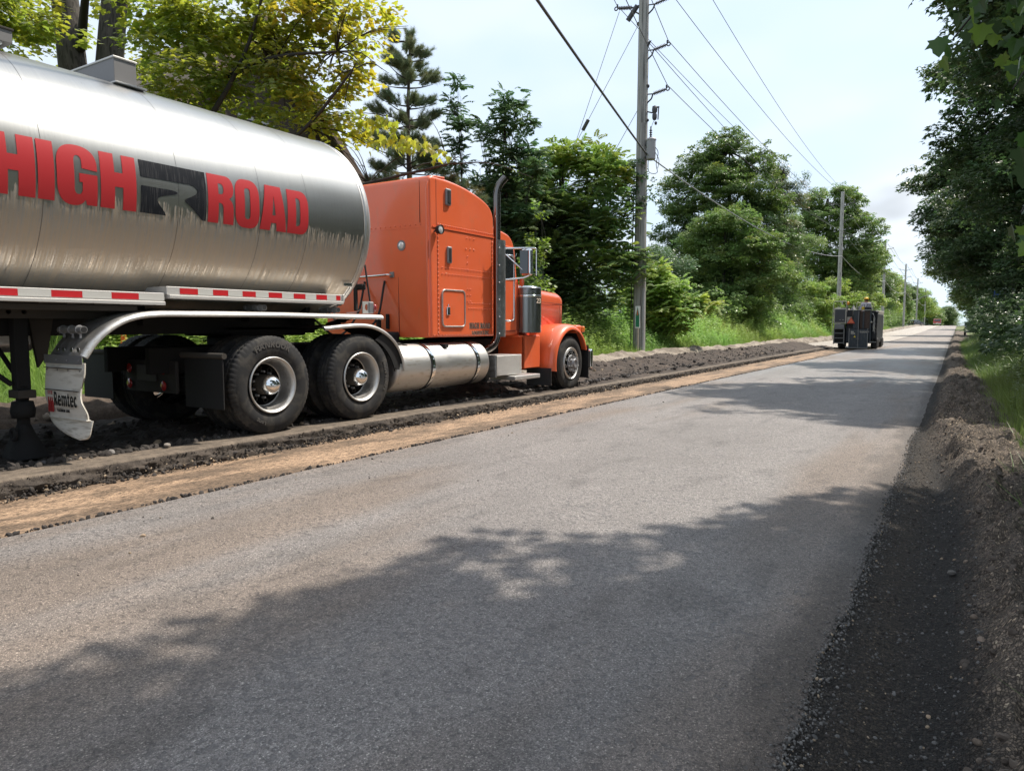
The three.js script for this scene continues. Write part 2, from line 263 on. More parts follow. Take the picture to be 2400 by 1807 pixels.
// near shoulder: gravel margin, trodden brown band, dark loose millings, then the bank of spoil
const footX = (s) => 0.02 - 0.36 * sstep(4.5, 10.5, s) - 0.06 * sstep(12, 40, s), backX = (s) => 0.56 - 0.16 * sstep(5, 11, s) - 0.30 * sstep(12, 30, s);
const shoulderY = (x, s) => {
  const n = fbm(x * 4, s * 3.2, 3, 4), c = fbm(x * 13, s * 12, 6, 3), f = footX(s), k = backX(s), b = sstep(f, f + 0.24, x + 0.10 * (fbm(s * 0.9, 2.6) - 0.5)), back = 1 - 0.75 * sstep(k - 0.10, k + 0.35, x);
  return -0.012 - 0.010 * sstep(-0.42, -0.30, x) + (0.018 * (n - 0.5) + 0.012 * (c - 0.5)) * sstep(-0.48, -0.30, x) - 0.03 * Math.exp(-(((x + 0.12) / 0.12) ** 2)) * (1 - b) + b * back * (0.14 + 0.22 * (n - 0.35) + 0.15 * (c - 0.5)) * (1 - 0.35 * sstep(20, 60, s)) - 0.2 * sstep(0.95, 1.2, x);
};
sheet('shoulder', range(-0.50, 1.2, 96), sList(-6, 130, 0.045, 1.012).filter((s, i) => s > 0.8 || i % 4 === 0), (x0, s) => {
  const x = x0 - 0.20 * sstep(14, 80, s), y = shoulderY(x0, s), n = fbm(x * 4, s * 3.2, 3, 4), m = fbm(x * 2.2, s * 1.1, 12, 4), f = fbm(x * 16, s * 16, 2, 2), fx = footX(s);
  const bank = sstep(fx, fx + 0.18, x0 + 0.12 * (m - 0.5)), band = Math.exp(-(((x0 + 0.23 + 0.06 * (fbm(s * 0.8, 1.2) - 0.5)) / 0.10) ** 2)) * sstep(0.28, 0.40, fbm(x0 * 2, s * 0.7, 31, 3));
  let q = [0.122, 0.108, 0.097].map((k) => lerp(k * (0.25 + 0.75 * m), k * 2.0, sstep(-0.30, -0.41, x0 + 0.16 * (f - 0.5) + 0.12 * (m - 0.5))));
  q = q.map((k, i) => lerp(k, [0.175, 0.14, 0.108][i], clamp(band * 0.9)));
  q = q.map((k, i) => lerp(k, [0.33, 0.268, 0.215][i] * (0.5 + 0.9 * n), bank));
  return [x, y, ...q.map((k) => k * (0.75 + 0.5 * f) * lerp(0.85, 1.35, bank))];
}, gravMat);

// loose stones and clods
const rockGeo = (seed, det = 1) => { const g = new THREE.IcosahedronGeometry(1, det), p = g.attributes.position; for (let i = 0; i < p.count; i++) { const x = p.getX(i), y = p.getY(i), z = p.getZ(i), k = 0.65 + 0.7 * fbm(x * 1.4 + seed, y * 1.4, z * 1.4 + seed, 2); p.setXYZ(i, x * k, y * k * 0.7, z * k); } g.computeVertexNormals(); return g; };
{
  const r = rng(77), M = new THREE.Matrix4(), Q = new THREE.Quaternion(), e = new THREE.Euler();
  const stoneMat = std({ color: 0xffffff, roughness: 0.92 });
  const sets = [[], [], []], cols = [[], [], []];
  const add = (x, y, s, size, c) => { const k = Math.floor(r() * 3); e.set(r() * 6, r() * 6, r() * 6); Q.setFromEuler(e); sets[k].push(new THREE.Matrix4().compose(V(x, y + E(s), s), Q, new THREE.Vector3(size * (0.7 + 0.6 * r()), size, size * (0.7 + 0.6 * r())))); const q = 0.7 + 0.6 * r(); if (x < -6.5 && s < 8.5) c = c.map((k) => k * 0.55); cols[k].push(C(c[0] * q, c[1] * q, c[2] * q)); };  // stones under the trailer carry its shade in their colour
  const dk = [0.045, 0.038, 0.034], tan = [0.30, 0.23, 0.16], gy = [0.16, 0.15, 0.145];
  for (let i = 0; i < 5200; i++) { const s = 0.8 + 34 * Math.pow(r(), 1.7), x = -6.38 - 2.3 * Math.pow(r(), 1.5); add(x, laneY(x, s), s, 0.012 + 0.04 * Math.pow(r(), 4), r() < 0.03 ? tan : dk); }
  for (let i = 0; i < 700; i++) { const s = 1 + 20 * r(), x = -6.44 + 0.09 * (r() - 0.5) - 0.05 * (fbm(s * 1.3, 6.1) - 0.5); add(x, 0.10, s, 0.014 + 0.035 * Math.pow(r(), 3), r() < 0.15 ? gy : dk); }
  for (let i = 0; i < 4200; i++) { const s = 1 + 30 * Math.pow(r(), 1.4), t = r(); add(laneEdge(s) + 0.01 + 0.10 * t + 0.015 * r(), lerp(laneTop(0, s), -0.03, Math.pow(t, 0.8)) - 0.001, s, 0.003 + 0.009 * Math.pow(r(), 2.5), r() < 0.2 ? [0.12, 0.095, 0.075] : [0.075, 0.06, 0.048]); }
  for (let i = 0; i < 5000; i++) { const s = 1.2 + 9 * Math.pow(r(), 1.5), x = edgeR(s) + 0.14 * (r() - 0.3) * r(); add(x, -0.004, s, 0.002 + 0.0045 * Math.pow(r(), 3), r() < 0.5 ? [0.17, 0.16, 0.15] : r() < 0.1 ? tan : [0.08, 0.075, 0.07]); }
  for (let i = 0; i < 2600; i++) { const s = 1 + 36 * Math.pow(r(), 1.5), t = Math.pow(r(), 1.6), x = laneEdge(s) + 0.09 + 0.12 * t; add(x, -0.028 + 0.06 * (1 - t) * r(), s, 0.006 + 0.016 * Math.pow(r(), 3), r() < 0.12 ? tan : dk); }
  for (let i = 0; i < 1500; i++) { const s = 1 + 40 * Math.pow(r(), 1.4), x = edgeL(s) + 0.05 * (r() - 0.6); add(x, -0.012, s, 0.006 + 0.014 * Math.pow(r(), 3), dk); }
  for (let i = 0; i < 130; i++) { const s = 1.5 + 24 * Math.pow(r(), 1.4), x = edgeL(s) + 1.6 * Math.pow(r(), 2.2); add(x, 0.002, s, 0.004 + 0.008 * Math.pow(r(), 4), r() < 0.2 ? tan : dk); }
  for (let i = 0; i < 12000; i++) { const s = 1.1 + 9 * Math.pow(r(), 1.6), x = -0.53 + 0.66 * r(); add(x, shoulderY(x, s) + 0.001, s, 0.0022 + 0.0062 * Math.pow(r(), 5), r() < 0.035 ? tan : r() < 0.32 ? [0.12, 0.115, 0.11] : dk); }
  for (let i = 0; i < 2600; i++) { const s = 1.3 + 20 * Math.pow(r(), 1.6), x = footX(s) + 0.05 + 0.5 * r(); add(x, shoulderY(x, s) + 0.002, s, 0.004 + 0.014 * Math.pow(r(), 5), r() < 0.3 ? [0.17, 0.13, 0.10] : [0.10, 0.08, 0.065]); }
  for (let i = 0; i < 2200; i++) { const s = 3 + 40 * Math.pow(r(), 1.3), x = -9.5 + 0.9 * (r() - 0.5); add(x, 0.16, s, 0.02 + 0.05 * Math.pow(r(), 3), r() < 0.6 ? [0.27, 0.22, 0.17] : [0.12, 0.09, 0.07]); }
  for (let i = 0; i < 3; i++) inst('loose_stones', rockGeo(i * 5 + 1), stoneMat, sets[i], cols[i]);
  // stones large enough to pick out one by one
  const g = rockGeo(40, 2), pm = std({ color: C(0.34, 0.25, 0.17), roughness: 0.9 }), dm = std({ color: C(0.07, 0.06, 0.055), roughness: 0.9 });
  const rock = (x, s, size, mat, label, y) => { const m = new THREE.Mesh(g, mat); m.name = numbered('stone'); m.position.copy(V(x, (y ?? 0) + E(s), s)); m.scale.set(size, size * 0.8, size * 0.8); m.rotation.y = s * 3; m.castShadow = m.receiveShadow = true; scene.add(tag(m, label, 'stone')); };
  rock(-4.06, 2.33, 0.016, pm, 'small tan pebble alone on the sunlit grey road, left foreground', 0.006);
  rock(-0.03, 2.62, 0.009, pm, 'pale pebble on the dark gravel at lower right', -0.03);
  rock(0.07, 3.35, 0.018, std({ color: C(0.11, 0.105, 0.10), roughness: 0.85 }), 'grey stone at the foot of the spoil bank, lower right', 0.0);
  rock(0.02, 4.2, 0.020, std({ color: C(0.12, 0.11, 0.10), roughness: 0.85 }), 'flat grey stone on the gravel beside the spoil bank, farther up', -0.01);
  rock(-6.32, 3.9, 0.035, std({ color: C(0.26, 0.23, 0.2), roughness: 0.9 }), 'chunk of broken asphalt on the shelf edge below the truck tail', 0.12);
}

// =====================================================================  TRUCK AND TANK TRAILER
const M = {};
const rivetRng = rng(5);
{ // painted and metal surfaces
  const orangeV = tex(512, 512, (u, v) => { const n = pfbm(u, v, 5, 5, 71), d = sstep(0.60, 0.82, pfbm(u, v * 0.5, 22, 4, 73)) * 0.16; return [lerp(0.76, 0.46, d) * (0.96 + 0.08 * n), lerp(0.130, 0.19, d) * (0.94 + 0.12 * n), lerp(0.040, 0.10, d)]; });
  const rgh = tex(256, 256, (u, v) => { const q = 0.30 + 0.30 * pfbm(u, v, 7, 5, 75); return [q, q, q]; }, false);
  M.orange = phy({ map: orangeV, roughnessMap: rgh, roughness: 1, clearcoat: 0.8, clearcoatRoughness: 0.12 });
  M.seam = std({ color: C(0.16, 0.028, 0.014), roughness: 0.7 });
  M.black = std({ color: C(0.008, 0.008, 0.009), roughness: 0.75 });
  M.frame = std({ color: C(0.006, 0.006, 0.0065), roughness: 0.9 }); M.boxAlu = std({ color: C(0.20, 0.195, 0.195), metalness: 0.5, roughness: 0.55 }); M.tubeDark = std({ color: C(0.26, 0.255, 0.25), metalness: 0.4, roughness: 0.45 });
  M.grime = std({ color: C(0.042, 0.036, 0.030), roughness: 0.9 });
  M.chrome = std({ color: C(0.78, 0.79, 0.80), metalness: 1, roughness: 0.08 });
  const dustC = tex(512, 512, (u, v) => { const n = pfbm(u, v, 8, 5, 31), s = sstep(0.66, 0.72, pfbm(u, v, 90, 3, 33)); return [0.56, 0.55, 0.535].map((k, i) => lerp(k, [0.36, 0.31, 0.25][i], s * 0.5) * (0.95 + 0.1 * n)); });
  const dustR = tex(256, 256, (u, v) => { const q = 0.26 + 0.42 * pfbm(u, v, 12, 5, 35); return [q, q, q]; }, false);
  M.alu = std({ map: dustC, roughnessMap: dustR, roughness: 1, metalness: 0.92 });
  M.aluDull = std({ map: dustC, roughness: 0.55, metalness: 0.55 });
  M.steel = std({ color: C(0.5, 0.5, 0.5), metalness: 1, roughness: 0.32 });
  M.galv = std({ color: C(0.25, 0.25, 0.26), metalness: 0.5, roughness: 0.55 });
  const check = tex(256, 256, (u, v) => { const k = 8, a = Math.floor(u * k), b = Math.floor(v * k), x = u * k - a - 0.5, y = v * k - b - 0.5, f = (a + b) % 2, p = f ? x + y : x - y, q = f ? x - y : x + y, e = (p * p) / 0.03 + (q * q) / 0.32 < 1 ? 1 : 0.2; return [e, e, e]; }, false);
  M.tread = std({ map: dustC, bumpMap: rep(check, 5), bumpScale: 0.003, roughness: 0.42, metalness: 0.9 });
  M.rubber = std({ map: tex(512, 512, (u, v) => { const n = pfbm(u, v, 10, 5, 41), d = sstep(0.45, 0.75, n); return [lerp(0.014, 0.042, d), lerp(0.014, 0.038, d), lerp(0.015, 0.033, d)]; }), roughness: 0.82 });
  M.letterRubber = std({ color: C(0.085, 0.08, 0.075), roughness: 0.7 });
  M.white = std({ map: tex(512, 512, (u, v) => { const n = pfbm(u, v, 6, 5, 51), d = sstep(0.46, 0.80, pfbm(u, v, 14, 5, 52)); return [0.66, 0.63, 0.57].map((k, i) => lerp(k, [0.30, 0.26, 0.20][i], d * 0.6) * (0.9 + 0.2 * n)); }), roughness: 0.6 });
  M.red = phy({ color: C(0.50, 0.016, 0.022), roughness: 0.30, clearcoat: 0.5, clearcoatRoughness: 0.25 });
  M.decalRed = std({ color: C(0.46, 0.026, 0.032), roughness: 0.42, metalness: 0.12 });
  M.decalBlack = phy({ specularIntensity: 0.25, map: tex(512, 128, (u, v) => { const s = sstep(0.62, 0.85, pvn(u * 190, v * 4, 190, 3)); return [lerp(0.018, 0.055, s), lerp(0.019, 0.055, s), lerp(0.024, 0.058, s)]; }), roughness: 0.4 });
  M.tapeWhite = phy({ color: C(0.52, 0.51, 0.48), roughness: 0.35, clearcoat: 0.4 });
  M.amber = phy({ color: C(0.72, 0.20, 0.02), roughness: 0.18, clearcoat: 1, emissive: C(0.10, 0.03, 0.0), emissiveIntensity: 0.2 });
  M.amber.emissiveIntensity = 0; M.amber.emissive.setRGB(0, 0, 0);
  M.lensRed = phy({ color: C(0.30, 0.02, 0.02), roughness: 0.2, clearcoat: 1 });
  M.lensClear = phy({ color: C(0.75, 0.77, 0.78), roughness: 0.15, clearcoat: 1, metalness: 0.3 });
  M.glass = phy({ color: C(0.02, 0.025, 0.028), roughness: 0.06, clearcoat: 1 });
  M.pipe = std({ color: C(0.16, 0.145, 0.135), metalness: 1, roughness: 0.16 });
  M.shield = std({ map: tex(512, 512, (u, v) => { const n = pfbm(u, v, 7, 5, 61), s = sstep(0.62, 0.72, pfbm(u, v, 26, 4, 63)); return [0.22, 0.23, 0.235].map((k) => k * (0.55 + 0.9 * n) + s * 0.10); }), metalness: 0.85, roughness: 0.36 });
  // brushed tank skin: u round the barrel (0 at the bottom, 0.5 at the top), v along it; road dust runs on the lower half, their tan also painting in reflected ground
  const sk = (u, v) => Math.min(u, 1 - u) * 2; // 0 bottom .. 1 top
  const dustGlowAt = (u, v) => { const h = sk(u, v); let d = 0; for (const [k, sd] of [[620, 5], [1100, 9]]) { const c = v * k, i = Math.floor(c), e = h3(i, 7, sd), top = 0.455 - 0.10 * Math.pow(e, 1.5) + 0.02 * pvn(v * 40, 0.5, 40, 3), wob = 0.30 * (pvn(u * 60, v * k, 720, sd) - 0.5); if (h < top && Math.abs(c - i - 0.5 + wob) < 0.30 + 0.25 * h3(i, 3, sd)) d = Math.max(d, 0.3 + 0.7 * h3(i, 11, sd)); } const sp = pvn(u * 260, v * 760, 760, 14); return h < 0.44 && sp > 0.80 ? Math.max(d, 0.8) : d; };
  const skinC = tex(2048, 1024, (v, u) => { const d = dustGlowAt(u, v), n = pfbm(u, v, 8, 4, 81), b = 0.93 + 0.07 * pvn(v * 1400, u * 5, 1400, 82), sp = pvn(u * 300, v * 900, 300, 83) > 0.965 ? 0.75 : 1; return [0.40, 0.40, 0.39].map((k, i) => lerp(k * (0.92 + 0.14 * n) * b * sp, [0.56, 0.43, 0.29][i], d * 0.6)); });
  const skinR = tex(1024, 512, (v, u) => { const d = dustGlowAt(u, v), n = pfbm(u, v, 10, 4, 85), q = 0.285 + 0.04 * n + 0.02 * pvn(v * 1400, u * 5, 1400, 82) + 0.32 * d; return [q, q, 0.95 - 0.45 * d]; }, false);
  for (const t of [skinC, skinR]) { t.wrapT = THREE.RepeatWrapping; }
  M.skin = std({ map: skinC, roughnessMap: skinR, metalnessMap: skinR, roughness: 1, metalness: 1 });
}

// ---- wheels: made about a line along x with the outer face at x = 0
function tyreGeo(R, lugs, depth = 0.012) {
  const w = 0.275, prof = [[-0.035, 0.300], [-0.012, 0.325], [0, 0.37], [0.002, 0.41], [-0.004, 0.445], [-0.010, 0.452], [-0.012, R - 0.055], [-0.022, R - 0.028], [-0.034, R - 0.008], [-0.045, R]];
  const tread = []; for (let i = 0; i < 4; i++) { const a = -0.045 - (i * (w - 0.09)) / 4, b = a - (w - 0.09) / 4; tread.push([a - 0.002, R + 0.002], [b + 0.010, R + 0.002], [b + 0.008, R - 0.012], [b + 0.001, R - 0.012]); }
  tread.pop(); tread.pop();
  const full = [...prof, ...tread.slice(0), ...prof.slice().reverse().map(([x, r]) => [-w - x, r])], n = lugs * 4;
  const g = new THREE.LatheGeometry(full.map((p) => new THREE.Vector2(p[1], p[0])), n).rotateZ(-Math.PI / 2), p = g.attributes.position, L = full.length;
  for (let i = 0; i <= n; i++) for (let j = 7; j < L - 7; j++) { const k = i * L + j, groove = i % 4 === 0 && (j < 12 || j > L - 13 || (j + i) % 3 === 0); if (!groove) continue; const y = p.getY(k), z = p.getZ(k), r = Math.hypot(y, z), f = (r - depth) / r; p.setY(k, y * f); p.setZ(k, z * f); }
  g.computeVertexNormals();
  const uv = g.attributes.uv; for (let k = 0; k < uv.count; k++) uv.setXY(k, uv.getX(k) * 3, uv.getY(k) * 1.2);
  return g;
}
const font = await new FontLoader().loadAsync('fonts/droid/droid_sans_bold.typeface.json');
const fontSerif = await new FontLoader().loadAsync('fonts/droid/droid_serif_bold.typeface.json');
function arcText(text, r, size, mid, x = 0.004, f = font) { // raised letters round a tyre wall, read from +x
  const list = []; let tot = 0; const ws = [...text].map((ch) => { const g = new TextGeometry(ch, { font: f, size, depth: 0.004, curveSegments: 5 }); g.computeBoundingBox(); const w = ch === ' ' ? size * 0.5 : g.boundingBox.max.x + size * 0.12; tot += w; return [g, w]; });
  let a = mid + tot / 2 / r; // angle measured from +s towards up; text runs clockwise seen from the right-hand side
  for (const [g, w] of ws) { const th = a - w / 2 / r; a -= w / r; if (!g.attributes.position) continue; g.translate(-w / 2, 0, 0); g.scale(1.15, 1, 1); g.rotateY(Math.PI / 2); g.translate(x, r, 0); g.rotateX(th - Math.PI / 2); list.push(g); }
  return mergeGeometries(list.map((g) => g.index ? g.toNonIndexed() : g));
}
const tyreDrive = tyreGeo(0.525, 60, 0.008), tyreSteer = tyreGeo(0.515, 72, 0.006);
// deep-dish outer rim of a twin wheel
const rimDeep = latheX([[-0.012, 0.305], [0.004, 0.302], [0.006, 0.292], [-0.004, 0.284], [-0.018, 0.274], [-0.032, 0.266], [-0.10, 0.250], [-0.165, 0.240], [-0.175, 0.225]], 0, 0, 0, 64);
function discWithHoles(R, rIn, x, holes, hr, hd, thick = 0.012) { const sh = new THREE.Shape(); sh.absarc(0, 0, R, 0, 6.2832); const c = new THREE.Path(); if (rIn) { c.absarc(0, 0, rIn, 0, 6.2832, true); sh.holes.push(c); } for (let i = 0; i < holes; i++) { const a = (i / holes) * 6.2832 + 0.2, h = new THREE.Path(); h.absellipse(Math.cos(a) * hd, Math.sin(a) * hd, hr, hr, 0, 6.2832, true); sh.holes.push(h); } return new THREE.ExtrudeGeometry(sh, { depth: thick, bevelEnabled: true, bevelSize: 0.003, bevelThickness: 0.003, bevelSegments: 2, curveSegments: 24 }).rotateY(Math.PI / 2).translate(x, 0, 0); }
function lugNuts(parent, x, r, n, rad, len, mat) { const g = new THREE.CylinderGeometry(rad * 0.72, rad, len, 8).rotateZ(-Math.PI / 2); for (let i = 0; i < n; i++) { const a = (i / n) * 6.2832, m = addLocal('lug_nut', g, mat, parent); m.position.set(x, Math.cos(a) * r, Math.sin(a) * r); } }
function addLocal(name, geo, mat, parent) { const m = new THREE.Mesh(geo, mat); m.name = name; m.castShadow = m.receiveShadow = true; parent.add(m); return m; }
function driveWheel(parent, x, y, s, text) {
  const w = new THREE.Group(); w.name = 'wheel'; const o = worldAt(parent); w.position.set(x - o.x, y - o.y, -s - o.z); parent.add(w);
  addLocal('tyre', tyreDrive, M.rubber, w);
  addLocal('inner_tyre', tyreDrive.clone().translate(-0.345, 0, 0), M.rubber, w);
  addLocal('rim', rimDeep, M.alu, w);
  addLocal('wheel_disc', discWithHoles(0.226, 0.11, -0.19, 8, 0.026, 0.178), M.grime, w);
  lugNuts(w, -0.165, 0.140, 10, 0.016, 0.045, M.galv);
  addLocal('hub', latheX([[-0.2, 0.11], [-0.13, 0.108], [-0.10, 0.10], [-0.05, 0.097]], 0, 0, 0, 32), M.grime, w);
  addLocal('hub_cap', latheX([[-0.055, 0.106], [-0.045, 0.108], [-0.02, 0.102], [0.01, 0.088], [0.035, 0.06], [0.048, 0.03], [0.052, 0.0001]], 0, 0, 0, 40), M.chrome, w);
  if (text) addLocal('tyre_lettering', mergeGeometries(text.map((t) => arcText(...t))), M.letterRubber, w);
  return w;
}
function farWheel(parent, x, y, s) { // mirrored twin on the far side
  const w = new THREE.Group(); w.name = 'wheel'; const o = worldAt(parent); w.position.set(x - o.x, y - o.y, -s - o.z); w.rotation.y = Math.PI; parent.add(w);
  addLocal('tyre', tyreDrive, M.rubber, w); addLocal('inner_tyre', tyreDrive.clone().translate(-0.345, 0, 0), M.rubber, w); addLocal('rim', rimDeep, M.alu, w); addLocal('wheel_disc', discWithHoles(0.226, 0, -0.19, 8, 0.026, 0.178), M.grime, w);
  return w;
}

// ---------------------------------------------------------------- tractor
const truck = thing('tractor_truck', 'orange long-nose highway tractor with tall sleeper coupled to the tank trailer', 'truck', V(-7.4, 0.1, 8));
const XL = -8.45, XR = -6.35; // sleeper sides
{
  const T = truck;
  // sleeper
  const sl = new THREE.Shape(); sl.moveTo(7.95, 1.08); sl.lineTo(7.92, 3.26); sl.quadraticCurveTo(7.92, 3.34, 8.0, 3.345); sl.lineTo(8.30, 3.345); sl.bezierCurveTo(8.75, 3.33, 9.15, 3.25, 9.38, 3.15); sl.quadraticCurveTo(9.56, 3.06, 9.56, 2.88); sl.lineTo(9.56, 1.08); sl.closePath();
  const sleeper = put('sleeper', extrudeX(sl, XL, XR, 0.045, 4, 24), M.orange, T);
  const uvp = (g) => { const p = g.attributes.position, n = g.attributes.normal, uv = g.attributes.uv; for (let i = 0; i < p.count; i++) { const ax = Math.abs(n.getX(i)) > 0.6; uv.setXY(i, (ax ? p.getZ(i) : p.getX(i)) * 0.55, p.getY(i) * 0.55); } };
  uvp(sleeper.geometry);
  const xs = XR + 0.0025;
  // panel seams standing as folded lips, trims
  put('seam_strip', [box(XR - 0.004, XR + 0.010, 2.632, 2.652, 7.99, 9.55), box(XL + 0.05, XR - 0.02, 2.634, 2.650, 7.925, 7.936)], M.orange, T);
  put('seam_strip', [box(XR - 0.002, XR + 0.0045, 2.622, 2.631, 8.05, 9.55), box(XR - 0.002, xs, 1.10, 2.62, 8.098, 8.103), box(XR - 0.002, xs, 1.10, 2.62, 9.49, 9.495), box(XR - 0.002, xs, 2.66, 3.31, 8.078, 8.084), box(-6.946, -6.940, 1.10, 2.63, 7.938, 7.951), box(-6.522, -6.516, 2.70, 3.28, 7.918, 7.93)], M.seam, T);
  put('corner_trim', [bent([V(XR - 0.03, 1.10, 7.925), V(XR - 0.03, 3.20, 7.905), V(XR - 0.03, 3.335, 7.99), V(XR - 0.03, 3.36, 8.3)], 0.018, 0.08, 8)], M.orange, T);
  // rivets
  const riv = []; const rv = (x, y, s, ax = 0) => riv.push(new THREE.SphereGeometry(0.0125, 8, 4, 0, 6.2832, 0, 1.5).rotateZ(ax ? 0 : -Math.PI / 2).rotateX(ax ? Math.PI / 2 : 0).translate(x, y, -s));
  for (let i = 0; i < 17; i++) { rv(XR, 2.085, 8.21 + i * 0.08); rv(XR, 1.995, 8.21 + i * 0.08); }
  for (let i = 0; i < 9; i++) { rv(XR, 1.59, 8.86 + i * 0.072); rv(XR, 1.51, 8.86 + i * 0.072); }
  for (let i = 0; i < 26; i++) rv(XR, 2.685, 8.12 + i * 0.056);
  for (let i = 0; i < 24; i++) { rv(XR, 1.14 + i * 0.062, 8.115); rv(XR, 1.14 + i * 0.062, 9.50); rv(-6.955, 1.14 + i * 0.062, 7.95, 1); }
  for (let i = 0; i < 22; i++) rv(XR, 1.105, 8.02 + i * 0.07);
  for (let i = 0; i < 3; i++) { rv(XR, 2.56, 8.81 + i * 0.095); rv(XR, 2.40, 8.80 + i * 0.10); rv(XR, 2.29 - i * 0.1, 8.83); rv(XR, 1.80 - i * 0.09, 8.83); rv(XR, 1.80 - i * 0.09, 8.90); }
  for (let i = 0; i < 20; i++) rv(-8.3 + i * 0.094, 2.675, 7.93, 1);
  put('rivets', riv, M.orange, T, 'stuff');
  // louvred vents
  for (const [s0, s1, y0, y1] of [[8.285, 8.405, 2.975, 3.215], [8.315, 8.415, 2.15, 2.395]]) {
    const v = put('vent', [box(XR - 0.01, XR + 0.035, y0, y1, s0, s1, 0.03)], M.galv, T);
    put('vent_panel', [box(XR + 0.01, XR + 0.042, y0 + 0.02, y1 - 0.02, s0 + 0.018, s1 - 0.018, 0.02)], M.black, v);
  }
  // storage door
  const dsh = (s0, s1, y0, y1, r) => { const q = new THREE.Shape(); q.moveTo(s0 + r, y0); q.lineTo(s1 - r, y0); q.quadraticCurveTo(s1, y0, s1, y0 + r); q.lineTo(s1, y1 - r); q.quadraticCurveTo(s1, y1, s1 - r, y1); q.lineTo(s0 + r, y1); q.quadraticCurveTo(s0, y1, s0, y1 - r); q.lineTo(s0, y0 + r); q.quadraticCurveTo(s0, y0, s0 + r, y0); return q; };
  const door = put('storage_door', extrudeX(dsh(8.205, 8.735, 1.245, 1.755, 0.07), XR - 0.02, XR + 0.012, 0.006), M.orange, T);
  const ring = dsh(8.185, 8.755, 1.225, 1.775, 0.085); ring.holes.push(dsh(8.205, 8.735, 1.245, 1.755, 0.07));
  put('door_trim', extrudeX(ring, XR - 0.01, XR + 0.022, 0.005), M.alu, door);
  put('latch', [box(XR + 0.012, XR + 0.028, 1.40, 1.52, 8.29, 8.365, 0.012), rod(V(XR + 0.02, 1.53, 8.328), V(XR + 0.02, 1.56, 8.328), 0.008)], M.chrome, door);
  put('latch_cup', box(XR + 0.02, XR + 0.030, 1.42, 1.50, 8.315, 8.355, 0.008), M.black, door);
  // work lights
  const lamp = put('work_lamp', latheX([[0, 0.0001], [0, 0.055], [0.05, 0.066], [0.07, 0.066], [0.066, 0.058]], XR + 0.03, 2.60, 8.07, 28), M.black, T);
  lamp.geometry.rotateY(0); put('lens', latheX([[0.055, 0.06], [0.066, 0.03], [0.068, 0.0001]], XR + 0.03, 2.60, 8.07, 24), M.lensClear, lamp);
  put('lamp_bracket', rod(V(XR - 0.05, 2.56, 8.0), V(XR + 0.05, 2.59, 8.06), 0.012), M.black, lamp);
  const bl = put('back_lamp', new THREE.CylinderGeometry(0.075, 0.075, 0.02, 32).rotateX(Math.PI / 2).translate(-6.87, 2.40, -7.935), M.galv, T);
  put('lens', new THREE.SphereGeometry(0.062, 24, 8, 0, 6.2832, 0, 0.9).rotateX(Math.PI / 2).scale(1, 1, 0.35).translate(-6.87, 2.40, -7.935), M.lensClear, bl);
  // grab rail on the back wall
  put('grab_rail', bent([V(-7.06, 1.99, 7.95), V(-7.06, 1.985, 7.85), V(-8.1, 1.96, 7.85), V(-8.1, 1.96, 7.95)], 0.014, 0.06), M.chrome, T);
  put('rail_foot', [box(-7.10, -7.02, 1.95, 2.03, 7.92, 7.948, 0.008)], M.galv, T);
  put('body_mount', [box(-7.27, -7.21, 1.12, 1.42, 7.80, 7.86, 0.01), box(-7.17, -7.13, 1.2, 1.42, 7.90, 7.955, 0.01), rod(V(-7.25, 1.12, 7.83), V(-7.10, 1.02, 7.86), 0.03)], M.black, T);
  put('air_spring', [latheY([[0.0001, 0.98], [0.10, 0.98], [0.12, 1.03], [0.11, 1.08], [0.12, 1.12], [0.10, 1.16], [0.0001, 1.16]], -7.02, 0, 7.86, 20)], M.black, T);
  // lettering on the sleeper
  const word = (t, f, s0, s1, y0, h, x, mat, out) => { const g = new TextGeometry(t, { font: f, size: h, depth: 0.002, curveSegments: 4 }); g.computeBoundingBox(); const b = g.boundingBox; g.translate(-b.min.x, -b.min.y, 0); g.scale((s1 - s0) / (b.max.x - b.min.x), h / (b.max.y - b.min.y), 1); return put('lettering', g.rotateY(Math.PI / 2).translate(x, y0, -s0), mat, out); };
  const cream = std({ color: C(0.75, 0.62, 0.48), roughness: 0.5 }), ink = std({ color: C(0.02, 0.018, 0.02), roughness: 0.45 });
  for (const [t, a, b, y, h] of [['HIGH ROAD', 8.875, 9.445, 1.205, 0.088], ['LOGISTICS INC', 8.94, 9.40, 1.108, 0.062]]) { word(t, fontSerif, a - 0.007, b - 0.007, y - 0.004, h, XR - 0.0006, cream, T); word(t, fontSerif, a, b, y, h, XR + 0.004, ink, T); }

  // cab, doors and glass
  const cabS = new THREE.Shape(); cabS.moveTo(9.60, 1.08); cabS.lineTo(10.62, 1.08); cabS.lineTo(10.62, 1.99); cabS.lineTo(10.585, 2.06); cabS.lineTo(10.49, 2.60); cabS.quadraticCurveTo(10.44, 2.74, 10.28, 2.79); cabS.quadraticCurveTo(10.05, 2.85, 9.60, 2.88); cabS.closePath();
  const cab = put('cab', extrudeX(cabS, -8.25, -6.55, 0.04, 4, 16), M.orange, T); uvp(cab.geometry);
  put('sleeper_boot', box(-8.2, -6.6, 1.1, 2.8, 9.54, 9.62), M.black, T);
  const dr = put('cab_door', extrudeX([[9.72, 1.16], [10.50, 1.16], [10.555, 1.22], [10.555, 2.0], [10.47, 2.58], [9.72, 2.62]], -6.57, -6.535, 0.012), M.orange, T); uvp(dr.geometry);
  put('window_frame', extrudeX([[9.80, 2.02], [10.50, 2.02], [10.43, 2.56], [9.80, 2.59]], -6.545, -6.528, 0.006), M.chrome, dr);
  put('window', extrudeX([[9.82, 2.04], [10.475, 2.04], [10.41, 2.54], [9.82, 2.57]], -6.54, -6.5255), M.glass, dr);
